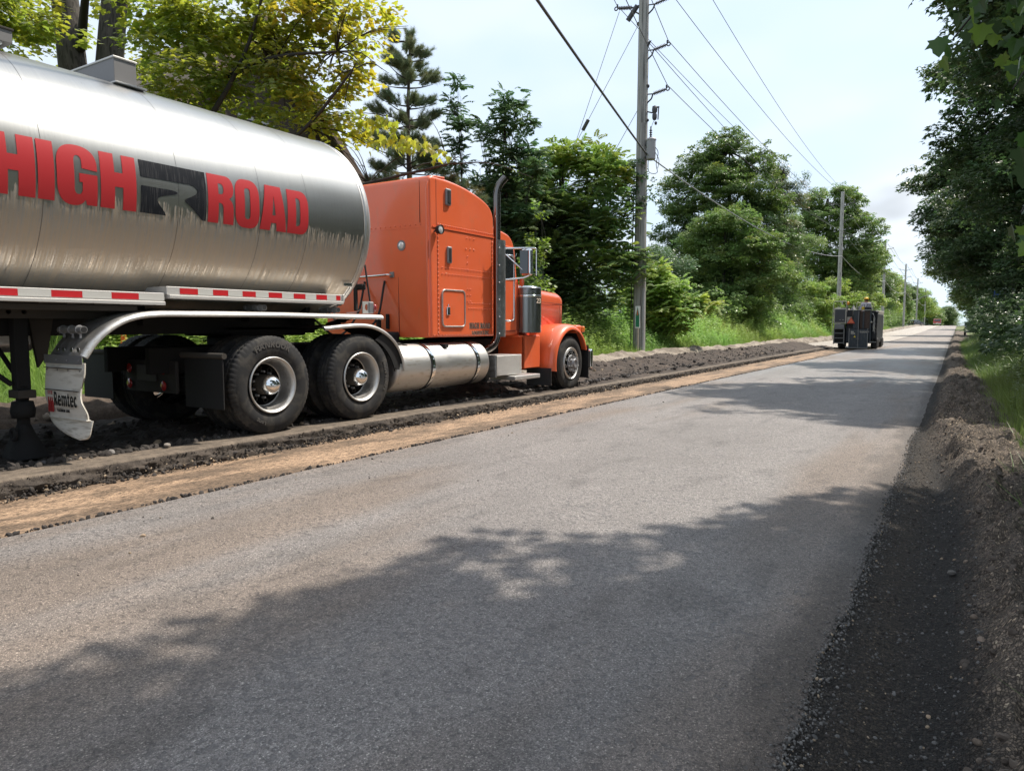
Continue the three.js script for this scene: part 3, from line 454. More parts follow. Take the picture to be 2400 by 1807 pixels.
  const ov = new THREE.Shape(); ov.absellipse(10.36, 1.48, 0.065, 0.20, 0, 6.2832);
  put('view_window', extrudeX(ov, -6.55, -6.526, 0.006, 2, 28), M.black, dr);
  put('door_seam', [box(-6.536, -6.531, 1.16, 2.0, 10.545, 10.556), box(-6.536, -6.531, 1.155, 1.166, 9.72, 10.50)], M.seam, dr);
  put('grab_handle', bent([V(-6.53, 2.42, 10.12), V(-6.44, 2.42, 10.16), V(-6.44, 2.42, 10.30), V(-6.44, 1.33, 10.30), V(-6.44, 1.33, 10.16), V(-6.53, 1.33, 10.12)], 0.017, 0.07), M.chrome, T);
  put('windshield', extrudeX([[10.60, 2.05], [10.63, 2.05], [10.525, 2.60], [10.495, 2.60]], -8.15, -6.65), M.glass, T);
  for (const x of [-7.05, -7.4, -7.75]) put('marker_lamp', [latheY([[0.0001, 2.87], [0.035, 2.86], [0.04, 2.81]], x, 0, 10.1, 12)], M.amber, T);
  put('marker_lamp', new THREE.SphereGeometry(0.04, 16, 10).scale(0.8, 0.55, 1.4).translate(-6.72, 2.83, -10.02), M.lensClear, T);
  // mirror on its tripod of tubes
  const mir = put('mirror', [box(-6.25, -6.05, 2.08, 2.52, 10.20, 10.30, 0.04)], M.chrome, T);
  put('mirror_glass', new THREE.BoxGeometry(0.17, 0.38, 0.01).rotateY(0.42).translate(-6.15, 2.30, -10.185), M.glass, mir);
  put('mirror_bracket', [bent([V(-6.55, 2.52, 9.95), V(-6.15, 2.53, 10.22), V(-6.02, 2.53, 10.34), V(-6.02, 2.08, 10.34)], 0.015, 0.04), bent([V(-6.55, 2.0, 9.95), V(-6.18, 2.04, 10.20), V(-6.10, 2.08, 10.24)], 0.014, 0.03), rod(V(-6.52, 2.50, 10.0), V(-6.18, 2.16, 10.18), 0.012)], M.chrome, mir);
  put('spot_mirror', new THREE.SphereGeometry(0.05, 16, 10).scale(0.9, 1.5, 0.5).translate(-6.22, 1.97, -10.2), M.orange, mir);
  // hood
  const ringAt = (s, hw, yt, yb, k) => { const p = []; const r = 0.14; const n = 8; for (let i = 0; i <= n; i++) { const a = (i / n) * Math.PI / 2; p.push(V(-7.4 + hw - r + r * Math.cos(a), yt - r + r * Math.sin(a), s)); } p.push(V(-7.4, yt + k, s)); for (let i = 0; i <= n; i++) { const a = Math.PI / 2 + (i / n) * Math.PI / 2; p.push(V(-7.4 - hw + r + r * Math.cos(a), yt - r + r * Math.sin(a), s)); } p.push(V(-7.4 - hw, yb, s), V(-7.4 + hw, yb, s)); return p; };
  const hood = put('hood', loft([ringAt(10.60, 0.86, 2.12, 1.08, 0.02), ringAt(10.68, 0.82, 2.03, 1.08, 0.04), ringAt(10.80, 0.79, 1.985, 1.06, 0.05), ringAt(11.3, 0.72, 1.965, 1.0, 0.055), ringAt(12.0, 0.62, 1.93, 0.95, 0.055), ringAt(12.70, 0.545, 1.905, 0.9, 0.05), ringAt(12.83, 0.53, 1.87, 0.9, 0.03), ringAt(12.87, 0.50, 1.80, 0.9, 0.0)]), M.orange, T);
  put('hood_seam', [rod(V(-6.658, 1.70, 11.2), V(-6.868, 1.68, 12.84), 0.005), rod(V(-6.80, 1.66, 12.62), V(-6.865, 1.30, 12.75), 0.003)], M.seam, hood);
  const bd = new THREE.Shape(); bd.absellipse(0, 0, 0.085, 0.05, 0, 6.2832);
  put('badge', new THREE.ExtrudeGeometry(bd, { depth: 0.012, bevelEnabled: true, bevelSize: 0.006, bevelThickness: 0.006, curveSegments: 24 }).rotateY(Math.PI / 2 + 0.14).translate(-6.765, 1.645, -12.18), M.chrome, hood);
  put('badge_face', (() => { const q = new THREE.Shape(); q.absellipse(0, 0, 0.066, 0.034, 0, 6.2832); return new THREE.ExtrudeGeometry(q, { depth: 0.003, bevelEnabled: false, curveSegments: 20 }).rotateY(Math.PI / 2 + 0.14).translate(-6.747, 1.645, -12.18); })(), M.lensRed, hood);
  put('grille', box(-7.85, -6.95, 0.95, 1.78, 12.85, 12.92, 0.04), M.chrome, T);
  put('bumper', box(-8.55, -6.25, 0.38, 0.78, 12.95, 13.05, 0.05), M.chrome, T);
  // air cleaner
  const ac = put('air_cleaner', latheY([[0.0001, 1.12], [0.25, 1.12], [0.262, 1.135], [0.262, 1.755], [0.255, 1.765], [0.262, 1.775], [0.262, 1.90], [0.25, 1.92], [0.0001, 1.92]], -6.53, 0, 10.87, 48), std({ color: C(0.27, 0.27, 0.27), metalness: 1, roughness: 0.27 }), T);
  put('cap', latheY([[0.0001, 1.955], [0.14, 1.95], [0.2, 1.935], [0.21, 1.92]], -6.53, 0, 10.87, 36), M.chrome, ac);
  put('band', latheY([[0.263, 1.75], [0.268, 1.755], [0.268, 1.775], [0.263, 1.78]], -6.53, 0, 10.87, 48), M.chrome, ac);
  put('mount', box(-6.66, -6.55, 1.1, 1.74, 10.58, 10.625, 0.008), M.black, ac);
  put('lettering', [['2', -0.20], ['3', 0.06]].map(([ch, a]) => new TextGeometry(ch, { font, size: 0.085, depth: 0.003, curveSegments: 5 }).translate(-0.03, 0, 0).rotateY(Math.PI / 2 + a).translate(-6.53 + 0.262 * Math.cos(a), 1.64, -(10.87 + 0.262 * Math.sin(a)))), cream, ac);
  // fender round the steer wheel
  const fz = []; const fc = [12.03, 0.50];
  const arch = (r, a) => [fc[0] - r * Math.cos(a), fc[1] + r * Math.sin(a)];
  const prof = []; for (let i = 0; i <= 28; i++) { const t = i / 28, a = lerp(-0.10, Math.PI * 0.86, t), r = 0.735 + 0.03 * Math.sin(a) - 0.02 * sstep(0.8, 1, t); prof.push([...arch(r, a), a]); }
  const cross = [[-6.95, -0.0], [-6.60, 0.02], [-6.42, 0.022], [-6.31, 0.014], [-6.24, -0.012], [-6.205, -0.05], [-6.195, -0.085], [-6.205, -0.10], [-6.235, -0.085], [-6.32, -0.032], [-6.60, -0.015], [-6.95, -0.035]];
  const fend = put('fender', loft(prof.map(([s, y, a]) => cross.map(([x, d]) => V(x, y + d * Math.sin(clamp(a, 0.15, 3)), s - d * Math.cos(a)))), true, true), M.orange, T); uvp(fend.geometry);
  put('inner_liner', loft(prof.map(([s, y, a]) => [[-6.95, -0.045], [-6.33, -0.045], [-6.33, -0.055], [-6.95, -0.055]].map(([x, d]) => V(x, y + d * Math.sin(clamp(a, 0.15, 3)), s - d * Math.cos(a)))), true, true), M.black, T);
  put('turn_signal', box(-6.45, -6.22, 1.12, 1.24, 12.50, 12.60, 0.03), M.amber, T);
  put('fender_extension', box(-6.9, -6.25, 1.10, 1.26, 12.30, 12.52, 0.05), M.orange, T);
  put('splash_panel', [box(-7.0, -6.44, 0.50, 1.07, 10.62, 10.66, 0.01), box(-6.475, -6.44, 0.50, 1.07, 10.62, 11.2, 0.01), box(-7.0, -6.46, 1.05, 1.08, 10.5, 11.2, 0.01)], M.orange, T);
  put('mud_flap', box(-6.75, -6.23, 0.16, 0.48, 11.24, 11.26, 0.006), std({ color: C(0.03, 0.03, 0.034), roughness: 0.45 }), T);
  put('front_flap', box(-6.75, -6.20, 0.22, 0.86, 12.70, 12.72, 0.006), M.black, T);
  // steps, fuel tank, exhaust
  put('step_box', [box(-6.75, -6.23, 0.44, 0.77, 9.45, 10.22, 0.015)], M.tread, T);
  put('box_end', box(-6.80, -6.22, 0.42, 0.78, 9.40, 9.448, 0.01), M.shield, T);
  put('step', [box(-6.6, -6.10, 0.355, 0.425, 9.80, 10.62, 0.012)], M.tread, T);
  const ft = put('fuel_tank', (() => { const R = 0.325, pr = [[0.0001, 0], [R - 0.10, 0.002], [R - 0.03, 0.02], [R, 0.06], [R, 1.10], [R + 0.003, 1.105], [R, 1.11], [R, 2.14], [R - 0.03, 2.18], [R - 0.1, 2.198], [0.0001, 2.2]]; return new THREE.LatheGeometry(pr.map((p) => new THREE.Vector2(p[0], p[1])), 64).rotateX(-Math.PI / 2).translate(-6.53, 0.67, -7.06); })(), M.alu, T);
  for (const s of [7.78, 8.88]) { put('tank_strap', (() => new THREE.LatheGeometry([[0.326, 0], [0.334, 0.004], [0.334, 0.07], [0.326, 0.074]].map((p) => new THREE.Vector2(...p)), 64).rotateX(-Math.PI / 2).translate(-6.53, 0.67, -s))(), M.chrome, ft); put('strap_edge', (() => new THREE.LatheGeometry([[0.326, 0], [0.337, 0.003], [0.337, 0.012], [0.326, 0.015]].map((p) => new THREE.Vector2(...p)), 64).rotateX(-Math.PI / 2).translate(-6.53, 0.67, -s + 0.012))(), M.black, ft); }
  put('filler_cap', [latheY([[0.0001, 1.04], [0.05, 1.035], [0.055, 1.0], [0.06, 0.98]], -6.50, -0.02, 7.38, 20), rod(V(-6.45, 1.01, 7.32), V(-6.42, 0.98, 7.5), 0.008)], M.grime, ft);
  put('exhaust_pipe', bent([V(-6.80, 0.80, 9.30), V(-6.52, 0.80, 9.42), V(-6.40, 0.95, 9.72), V(-6.40, 3.46, 9.72), V(-6.30, 3.62, 9.82)], 0.06, 0.16, 20), M.pipe, T);
  put('heat_shield', [(() => { const pts = []; for (let i = 0; i <= 8; i++) { const t = i / 8 - 0.5; pts.push([t * 0.24, 0.035 * (1 - 4 * t * t)]); } const sh = new THREE.Shape(pts.map((p) => new THREE.Vector2(p[0], p[1])).concat(pts.slice().reverse().map((p) => new THREE.Vector2(p[0], p[1] - 0.006)))); return new THREE.ExtrudeGeometry(sh, { depth: 1.53, bevelEnabled: false }).rotateX(-Math.PI / 2).rotateY(Math.PI / 2).rotateY(Math.PI).applyMatrix4(new THREE.Matrix4().makeScale(1, 1, 1)).translate(0, 0, 0); })()].map((g) => { g.computeBoundingBox(); const b = g.boundingBox; const fix = new THREE.Matrix4().makeTranslation(-6.21 - (b.min.x + b.max.x) / 2, 1.07 - b.min.y, -9.585 - (b.min.z + b.max.z) / 2); return g.applyMatrix4(fix); }), M.shield, T);
  put('shield_bolts', Array.from({ length: 6 }, (_, i) => new THREE.SphereGeometry(0.014, 8, 6).translate(-6.20, 1.12 + i * 0.27, -9.49)), M.chrome, T, 'stuff');
  // steer wheel
  const sw = new THREE.Group(); sw.name = 'wheel'; sw.position.set(-6.23 + 7.4, 0.535 - 0.1, -12.03 + 8); T.add(sw);
  addLocal('tyre', tyreSteer, M.rubber, sw);
  addLocal('rim', latheX([[-0.02, 0.305], [0.002, 0.302], [0.004, 0.294], [-0.012, 0.284], [-0.02, 0.276], [-0.012, 0.262], [-0.006, 0.25]], 0, 0, 0, 64), M.alu, sw);
  addLocal('wheel_disc', discWithHoles(0.262, 0.09, -0.016, 10, 0.029, 0.212), M.alu, sw);
  addLocal('hub', latheX([[0.0, 0.165], [0.012, 0.16], [0.02, 0.10], [0.035, 0.098], [0.09, 0.088], [0.10, 0.07], [0.085, 0.055], [0.08, 0.0001]], 0, 0, 0, 36), M.galv, sw);
  lugNuts(sw, 0.045, 0.138, 10, 0.021, 0.075, M.chrome);
  const sw2 = sw.clone(); sw2.position.x = -8.57 + 7.4; sw2.rotation.y = Math.PI; T.add(sw2);
  // drive wheels
  driveWheel(T, -6.20, 0.615, 5.06, [['HANKOOK', 0.405, 0.062, Math.PI * 0.5], ['Long', 0.40, 0.036, -Math.PI * 0.64]]);
  driveWheel(T, -6.20, 0.62, 6.40, [['DRIVE FORCE', 0.40, 0.04, Math.PI * 0.0]]);
  farWheel(T, -8.60, 0.615, 5.06); farWheel(T, -8.60, 0.62, 6.40);
  // chassis
  put('frame_rail', box(-7.05, -6.97, 0.75, 1.02, 4.15, 12.9, 0.01), M.frame, T); put('frame_rail', box(-7.83, -7.75, 0.75, 1.02, 4.15, 12.9, 0.01), M.frame, T);
  put('drive_axle', [rod(V(-8.3, 0.615, 5.06), V(-6.5, 0.615, 5.06), 0.11), new THREE.SphereGeometry(0.27, 20, 14).translate(-7.4, 0.63, -5.06)], M.frame, T);
  put('drive_axle', [rod(V(-8.3, 0.62, 6.40), V(-6.5, 0.62, 6.40), 0.11), new THREE.SphereGeometry(0.27, 20, 14).translate(-7.4, 0.63, -6.40)], M.frame, T);
  put('steer_axle', rod(V(-8.35, 0.5, 12.03), V(-6.45, 0.5, 12.03), 0.07), M.frame, T);
  put('engine_block', [box(-7.75, -7.05, 0.55, 1.5, 10.7, 12.5, 0.05), box(-7.7, -7.1, 0.6, 1.05, 9.3, 10.7, 0.1)], M.frame, T);
  put('fifth_wheel', [box(-7.85, -6.95, 1.13, 1.19, 5.1, 6.2, 0.03), box(-7.7, -7.1, 1.0, 1.13, 5.3, 6.0, 0.03)], M.black, T);
  for (const b of [[-7.05, -6.3, 0.93, 0.98, 8.2, 8.28], [-7.75, -7.05, 0.8, 0.98, 7.2, 7.3]]) put('crossmember', box(...b), M.frame, T);
  put('suspension', [box(-7.1, -6.88, 0.55, 0.72, 4.5, 6.9, 0.03), box(-7.92, -7.7, 0.55, 0.72, 4.5, 6.9, 0.03), latheY([[0.0001, 0.58], [0.14, 0.58], [0.15, 0.68], [0.13, 0.8], [0.0001, 0.8]], -6.98, 0, 5.75, 18)], M.black, T);
  const tp = put('tail_panel', box(-7.78, -6.86, 0.54, 0.88, 4.36, 4.40, 0.01), std({ color: C(0.022, 0.020, 0.019), roughness: 0.8 }), T);
  put('licence_plate', box(-7.55, -7.20, 0.66, 0.83, 4.345, 4.357, 0.004), std({ color: C(0.06, 0.06, 0.065), roughness: 0.7 }), tp);
  for (const [x, y] of [[-7.68, 0.79], [-7.68, 0.62], [-7.05, 0.79], [-7.05, 0.62]]) put('tail_lamp', new THREE.SphereGeometry(0.06, 20, 8, 0, 6.2832, 0, 1.1).rotateX(Math.PI / 2).scale(1, 1, 0.5).translate(x, y, -4.35), M.lensRed, tp);
  for (const x of [-6.72, -8.70]) { const mf = put('mud_flap', box(x, x + 0.62, 0.42, 0.93, 4.37, 4.385, 0.004), std({ color: C(0.006, 0.006, 0.007), roughness: 0.75 }), T); put('flap_hanger', rod(V(x - 0.05, 0.95, 4.38), V(x + 0.64, 0.95, 4.38), 0.03), M.grime, mf); }
  // half fender over the forward drive wheel
  const hp = [[5.80, 1.225], [6.10, 1.25], [6.42, 1.262], [6.62, 1.24], [6.82, 1.17], [6.98, 1.07], [7.09, 0.95], [7.16, 0.82], [7.20, 0.68]];
  const hf = new THREE.CatmullRomCurve3(hp.map(([s, y]) => V(0, y, s)));
  const sec = (xy) => Array.from({ length: 40 }, (_, i) => { const p = hf.getPoint(i / 39), t = hf.getTangent(i / 39), n = new THREE.Vector3(0, -t.z, t.y).normalize(); if (n.y < 0 && i < 20) n.negate(); return xy.map(([x, d]) => new THREE.Vector3(x, p.y + Math.abs(n.y) * d, p.z - Math.abs(n.z) * d)); });
  put('half_fender', loft(sec([[-6.84, 0], [-6.24, 0], [-6.24, -0.008], [-6.84, -0.008]])), M.black, T);
  put('fender_edge', loft(sec([[-6.25, 0.016], [-6.205, 0.012], [-6.185, -0.01], [-6.19, -0.035], [-6.205, -0.035], [-6.225, -0.004]])), M.alu, T);
  put('fender_skirt', extrudeX(new THREE.Shape([...Array.from({ length: 16 }, (_, i) => { const p = hf.getPoint(0.5 + i / 30); return new THREE.Vector2(-p.z, p.y - 0.01); }), ...Array.from({ length: 16 }, (_, i) => { const p = hf.getPoint(1 - i / 30); return new THREE.Vector2(-p.z - 0.16, p.y - 0.10 + 0.1 * (i < 2 ? 1 : 0)); })]), -6.235, -6.215), M.black, T);
  // air lines and the hose post behind the sleeper
  put('air_hose', tube([V(-7.2, 1.35, 6.9), V(-7.15, 1.15, 7.2), V(-7.1, 1.3, 7.6), V(-7.2, 1.9, 7.93)], 0.016, 24, 8), M.black, T); put('air_hose', [tube([V(-7.6, 1.35, 6.9), V(-7.5, 1.1, 7.25), V(-7.5, 1.4, 7.65), V(-7.6, 1.9, 7.93)], 0.016, 24, 8)], M.black, T);
}

// ---------------------------------------------------------------- tank trailer
const trailer = thing('tank_trailer', 'brushed aluminium tank trailer lettered HIGH ROAD in red behind the orange tractor', 'tank trailer', V(-7.37, 0.1, 2));
{
  const T = trailer, XC = -7.37, YC = 2.49, R = 1.146, S0 = -3.6, S1 = 6.58;
  // barrel shells between the ring seams, each its own sheet with a slightly different finish
  const seams = [S0, -1.9, 0.55, 1.75, 2.90, 4.06, 4.98, 5.62, 6.50];
  const shell = (a, b, r) => { const n = 112, m = Math.max(2, Math.round((b - a) * 6)), pos = [], nor = [], uv = [], idx = []; for (let i = 0; i <= m; i++) for (let j = 0; j <= n; j++) { const t = -Math.PI / 2 + (j / n) * 6.28318, e = i === 0 || i === m ? 0.003 : 0; pos.push(XC + (r - e) * Math.cos(t), YC + (r - e) * Math.sin(t), -lerp(a, b, i / m)); nor.push(Math.cos(t), Math.sin(t), 0); uv.push(lerp(a, b, i / m) / 6.0, j / n); } for (let i = 0; i < m; i++) for (let j = 0; j < n; j++) { const q = i * (n + 1) + j, w = q + n + 1; idx.push(q, w, q + 1, q + 1, w, w + 1); } const g = new THREE.BufferGeometry(); g.setAttribute('position', new THREE.Float32BufferAttribute(pos, 3)); g.setAttribute('normal', new THREE.Float32BufferAttribute(nor, 3)); g.setAttribute('uv', new THREE.Float32BufferAttribute(uv, 2)); g.setIndex(idx); return g; };
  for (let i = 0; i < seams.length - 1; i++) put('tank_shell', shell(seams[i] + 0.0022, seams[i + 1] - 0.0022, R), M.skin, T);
  put('tank_core', new THREE.CylinderGeometry(R - 0.006, R - 0.006, S1 - S0 - 0.1, 64, 1, true).rotateX(Math.PI / 2).translate(XC, YC, -(S0 + S1) / 2), M.boxAlu, T);
  const head = (s, dir) => { const pr = []; for (let i = 0; i <= 16; i++) { const a = (i / 16) * Math.PI / 2; pr.push(new THREE.Vector2(R * Math.sin(a) + 0.0001, 0.30 * Math.cos(a))); } pr.push(new THREE.Vector2(R, -0.075)); return new THREE.LatheGeometry(pr, 72).rotateX(dir > 0 ? -Math.PI / 2 : Math.PI / 2).translate(XC, YC, -s); };
  put('tank_head', head(6.575, 1), M.alu, T); put('tank_head', head(S0 + 0.0, -1), M.alu, T);
  put('rim_band', new THREE.TorusGeometry(R + 0.001, 0.007, 6, 96).translate(XC, YC, -6.535), M.steel, T);
  // faint scuffs are in the finish; a small data plate sits low near the front
  put('data_plate', box(-6.455, -6.44, 1.735, 1.775, 6.36, 6.5, 0.003), M.steel, T);

  // ---- lettering: flat red vinyl laid on the barrel, cut per letter
  const wrap = (sh, s0, s1, mat, name, h = 0.47) => {
    let g = new THREE.ShapeGeometry(sh, 14); g = new TessellateModifier(0.09, 7).modify(g);
    const p = g.attributes.position, n = new Float32Array(p.count * 3), rr = R + 0.0025;
    for (let i = 0; i < p.count; i++) { const s = lerp(s0, s1, p.getX(i)), a = ((p.getY(i) - 0.5) * h) / R; p.setXYZ(i, XC + rr * Math.cos(a), YC + rr * Math.sin(a), -s); n[i * 3] = Math.cos(a); n[i * 3 + 1] = Math.sin(a); }
    g.setAttribute('normal', new THREE.BufferAttribute(n, 3)); return put(name, g, mat, T);
  };
  const poly = (pts) => new THREE.Shape(pts.map((p) => new THREE.Vector2(p[0], p[1])));
  const rr = (x0, y0, x1, y1, r, P = THREE.Shape) => { const q = new P(); q.moveTo(x0 + r[0], y0); q.lineTo(x1 - r[1], y0); q.quadraticCurveTo(x1, y0, x1, y0 + r[1] * 0.8); q.lineTo(x1, y1 - r[2] * 0.8); q.quadraticCurveTo(x1, y1, x1 - r[2], y1); q.lineTo(x0 + r[3], y1); q.quadraticCurveTo(x0, y1, x0, y1 - r[3] * 0.8); q.lineTo(x0, y0 + r[0] * 0.8); q.quadraticCurveTo(x0, y0, x0 + r[0], y0); return q; };
  const H = () => poly([[0, 0], [0.385, 0], [0.385, 0.40], [0.615, 0.40], [0.615, 0], [1, 0], [1, 1], [0.615, 1], [0.615, 0.66], [0.385, 0.66], [0.385, 1], [0, 1]]);
  const I = () => poly([[0, 0], [1, 0], [1, 1], [0, 1]]);
  const G = () => { const q = new THREE.Shape(); q.moveTo(1, 0.0); q.lineTo(1, 0.535); q.lineTo(0.54, 0.535); q.lineTo(0.54, 0.385); q.lineTo(0.62, 0.385); q.lineTo(0.62, 0.25); q.quadraticCurveTo(0.60, 0.17, 0.52, 0.17); q.quadraticCurveTo(0.43, 0.17, 0.42, 0.26); q.lineTo(0.42, 0.74); q.quadraticCurveTo(0.43, 0.84, 0.51, 0.84); q.quadraticCurveTo(0.60, 0.84, 0.61, 0.74); q.lineTo(0.61, 0.625); q.lineTo(1, 0.605); q.lineTo(1, 0.70); q.quadraticCurveTo(0.98, 1.02, 0.50, 1.02); q.quadraticCurveTo(0.02, 1.02, 0, 0.68); q.lineTo(0, 0.32); q.quadraticCurveTo(0.02, -0.03, 0.40, -0.03); q.quadraticCurveTo(0.62, -0.03, 0.70, 0.09); q.lineTo(0.74, 0); q.closePath(); return q; };
  const Rl = () => { const q = new THREE.Shape(); q.moveTo(0, 0); q.lineTo(0.40, 0); q.lineTo(0.40, 0.42); q.quadraticCurveTo(0.58, 0.43, 0.585, 0.30); q.lineTo(0.60, 0); q.lineTo(1, 0); q.lineTo(0.985, 0.32); q.quadraticCurveTo(0.97, 0.48, 0.80, 0.53); q.quadraticCurveTo(1.0, 0.58, 1, 0.76); q.quadraticCurveTo(0.99, 0.99, 0.70, 1); q.lineTo(0, 1); q.closePath(); const h = new THREE.Path(); h.moveTo(0.40, 0.60); h.lineTo(0.40, 0.82); h.lineTo(0.50, 0.82); h.quadraticCurveTo(0.60, 0.80, 0.60, 0.71); h.quadraticCurveTo(0.60, 0.61, 0.50, 0.60); h.closePath(); q.holes.push(h); return q; };
  const O = () => { const q = rr(0, -0.02, 1, 1.02, [0.42, 0.42, 0.42, 0.42]); q.holes.push(rr(0.385, 0.17, 0.615, 0.83, [0.11, 0.11, 0.11, 0.11], THREE.Path)); return q; };
  const A = () => { const q = poly([[0, 0], [0.38, 0], [0.41, 0.17], [0.60, 0.17], [0.63, 0], [1, 0], [0.80, 1], [0.22, 1]]); q.holes.push(new THREE.Path([[0.445, 0.34], [0.565, 0.34], [0.505, 0.78]].map((p) => new THREE.Vector2(...p)))); return q; };
  const D = () => { const q = new THREE.Shape(); q.moveTo(0, 0); q.lineTo(0.62, 0); q.quadraticCurveTo(1, 0.0, 1, 0.34); q.lineTo(1, 0.66); q.quadraticCurveTo(1, 1, 0.62, 1); q.lineTo(0, 1); q.closePath(); const h = new THREE.Path(); h.moveTo(0.40, 0.18); h.lineTo(0.40, 0.82); h.quadraticCurveTo(0.60, 0.84, 0.60, 0.70); h.lineTo(0.60, 0.30); h.quadraticCurveTo(0.60, 0.16, 0.40, 0.18); q.holes.push(h); return q; };
  [[H(), 2.525, 2.840], [I(), 2.858, 2.980], [G(), 2.998, 3.318], [H(), 3.345, 3.655], [Rl(), 4.365, 4.655], [O(), 4.672, 4.962], [A(), 4.972, 5.318], [D(), 5.33, 5.62]].forEach(([sh, a, b]) => wrap(sh, a, b, M.decalRed, 'letter'));
  const top = new THREE.Shape(); top.moveTo(0, 1); top.lineTo(1, 1); top.lineTo(1, 0); top.lineTo(0.94, 0); top.bezierCurveTo(0.86, 0.10, 0.78, 0.22, 0.69, 0.30); top.bezierCurveTo(0.64, 0.35, 0.66, 0.38, 0.74, 0.43); top.bezierCurveTo(0.84, 0.50, 0.88, 0.56, 0.84, 0.62); top.bezierCurveTo(0.80, 0.68, 0.72, 0.69, 0.60, 0.685); top.lineTo(0.01, 0.672); top.closePath();
  const low = new THREE.Shape(); low.moveTo(0.012, 0.51); low.lineTo(0.40, 0.51); low.bezierCurveTo(0.50, 0.51, 0.55, 0.49, 0.545, 0.465); low.bezierCurveTo(0.53, 0.42, 0.36, 0.40, 0.27, 0.335); low.bezierCurveTo(0.22, 0.29, 0.25, 0.23, 0.30, 0.15); low.bezierCurveTo(0.34, 0.09, 0.36, 0.05, 0.375, 0); low.lineTo(0.0, 0); low.closePath();
  for (const sh of [top, low]) wrap(sh, 3.69, 4.345, M.decalBlack, 'emblem', 0.465);

  // far side of the trailer: rail, fender and flap that close it off behind
  put('side_rail', box(-8.43, -8.02, 1.50, 1.62, -3.3, 6.2, 0.004), M.aluDull, T); put('long_fender', [box(-8.54, -8.0, 1.36, 1.385, 3.6, 6.8, 0.01), box(-8.54, -8.0, 0.98, 1.36, 3.08, 3.6, 0.1)], M.alu, T); put('spray_flap', box(-8.58, -7.96, 0.30, 0.98, 3.08, 3.10, 0.004), M.white, T);
  put('tool_box', box(-8.5, -7.95, 0.72, 1.30, 0.3, 2.4, 0.03), M.frame, T);
  // ---- top fittings: rollover hood boxes
  const rb = put('rollover_box', box(-7.79, -6.95, 3.45, 3.81, 3.91, 4.13, 0.004), M.boxAlu, T); put('box_flange', [box(-7.83, -6.86, 3.545, 3.56, 3.87, 4.18, 0.002), box(-7.80, -6.94, 3.798, 3.818, 3.90, 4.14, 0.006)], M.aluDull, rb);
  const wb = put('walkway_box', box(-7.79, -6.95, 3.64, 3.755, 1.2, 3.05, 0.006), M.boxAlu, T); put('box_flange', [box(-7.80, -6.94, 3.745, 3.765, 1.19, 3.06, 0.006), box(-7.6, -7.1, 3.5, 3.65, 1.3, 2.9)], M.grime, wb); put('walkway_lamp', new THREE.SphereGeometry(0.022, 12, 8).translate(-6.98, 3.635, -2.96), M.lensClear, wb);

  // ---- side rails with red and white reflective tape
  const rail = (a, b, y0, y1, cuts, start) => {
    const r = put('side_rail', [box(-6.72, -6.315, y0 - 0.012, y1 + 0.012, a, b, 0.004), box(-6.74, -6.28, y0 - 0.045, y0 - 0.014, a + 0.01, b - 0.01, 0.004)], M.aluDull, T);
    cuts.slice(0, -1).forEach((c, i) => put('reflector', box(-6.317, -6.3125, y0, y1, c, cuts[i + 1] - 0.001), (i + start) % 2 ? M.tapeWhite : M.red, r));
    return r;
  };
  const cutsB = [4.09, 4.28, 4.445, 4.62, 4.79, 4.955, 5.12, 5.30, 5.46, 5.63, 5.79, 5.955, 6.10];
  rail(3.955, 6.20, 1.55, 1.605, [...cutsB, 6.17], 0);
  const cutsA = []; for (let s = 3.93; s > -2.2; s -= 0.245) cutsA.unshift(s); rail(-3.3, 3.93, 1.485, 1.54, cutsA, cutsA.length % 2 ? 0 : 1);
  put('rail_end', [box(-6.74, -6.305, 1.53, 1.62, 6.20, 6.235, 0.008), rod(V(-6.6, 1.45, 6.1), V(-6.36, 1.53, 6.18), 0.02)], M.aluDull, T);
  put('under_rail', [box(-6.80, -6.36, 1.38, 1.43, -3, 3.7, 0.01), box(-6.95, -6.38, 1.43, 1.475, 0.5, 3.85, 0.004)], M.grime, T);
  put('hose_clips', Array.from({ length: 8 }, (_, i) => rod(V(-6.345, 1.44, 2.2 + i * 0.22), V(-6.345, 1.445, 2.32 + i * 0.22), 0.012)), M.grime, T, 'stuff');
  // holed sub-frame beam
  const beam = new THREE.Shape([[1.9, 1.31], [3.55, 1.31], [3.55, 1.415], [1.9, 1.415]].map((p) => new THREE.Vector2(...p))); for (let i = 0; i < 6; i++) { const h = new THREE.Path(); h.absarc(2.30 + i * 0.115, 1.365, 0.021, 0, 6.2832, true); beam.holes.push(h); }
  put('frame_beam', extrudeX(beam, -6.70, -6.62), M.grime, T);
  put('main_frame', [box(-7.0, -6.9, 1.16, 1.40, -3.2, 6.3, 0.01), box(-7.84, -7.74, 1.16, 1.40, -3.2, 6.3, 0.01), box(-7.8, -6.9, 1.195, 1.24, 5.0, 6.35, 0.01), box(-8.0, -6.8, 1.25, 1.40, 4.0, 4.1), box(-8.0, -6.75, 1.3, 1.42, 5.2, 5.3), box(-8.1, -6.7, 1.25, 1.36, 5.9, 6.0)], M.frame, T);
  put('support_saddle', [box(-7.9, -6.84, 1.30, 1.56, 3.98, 4.05), box(-7.9, -6.84, 1.38, 1.56, 6.1, 6.16)], M.frame, T);
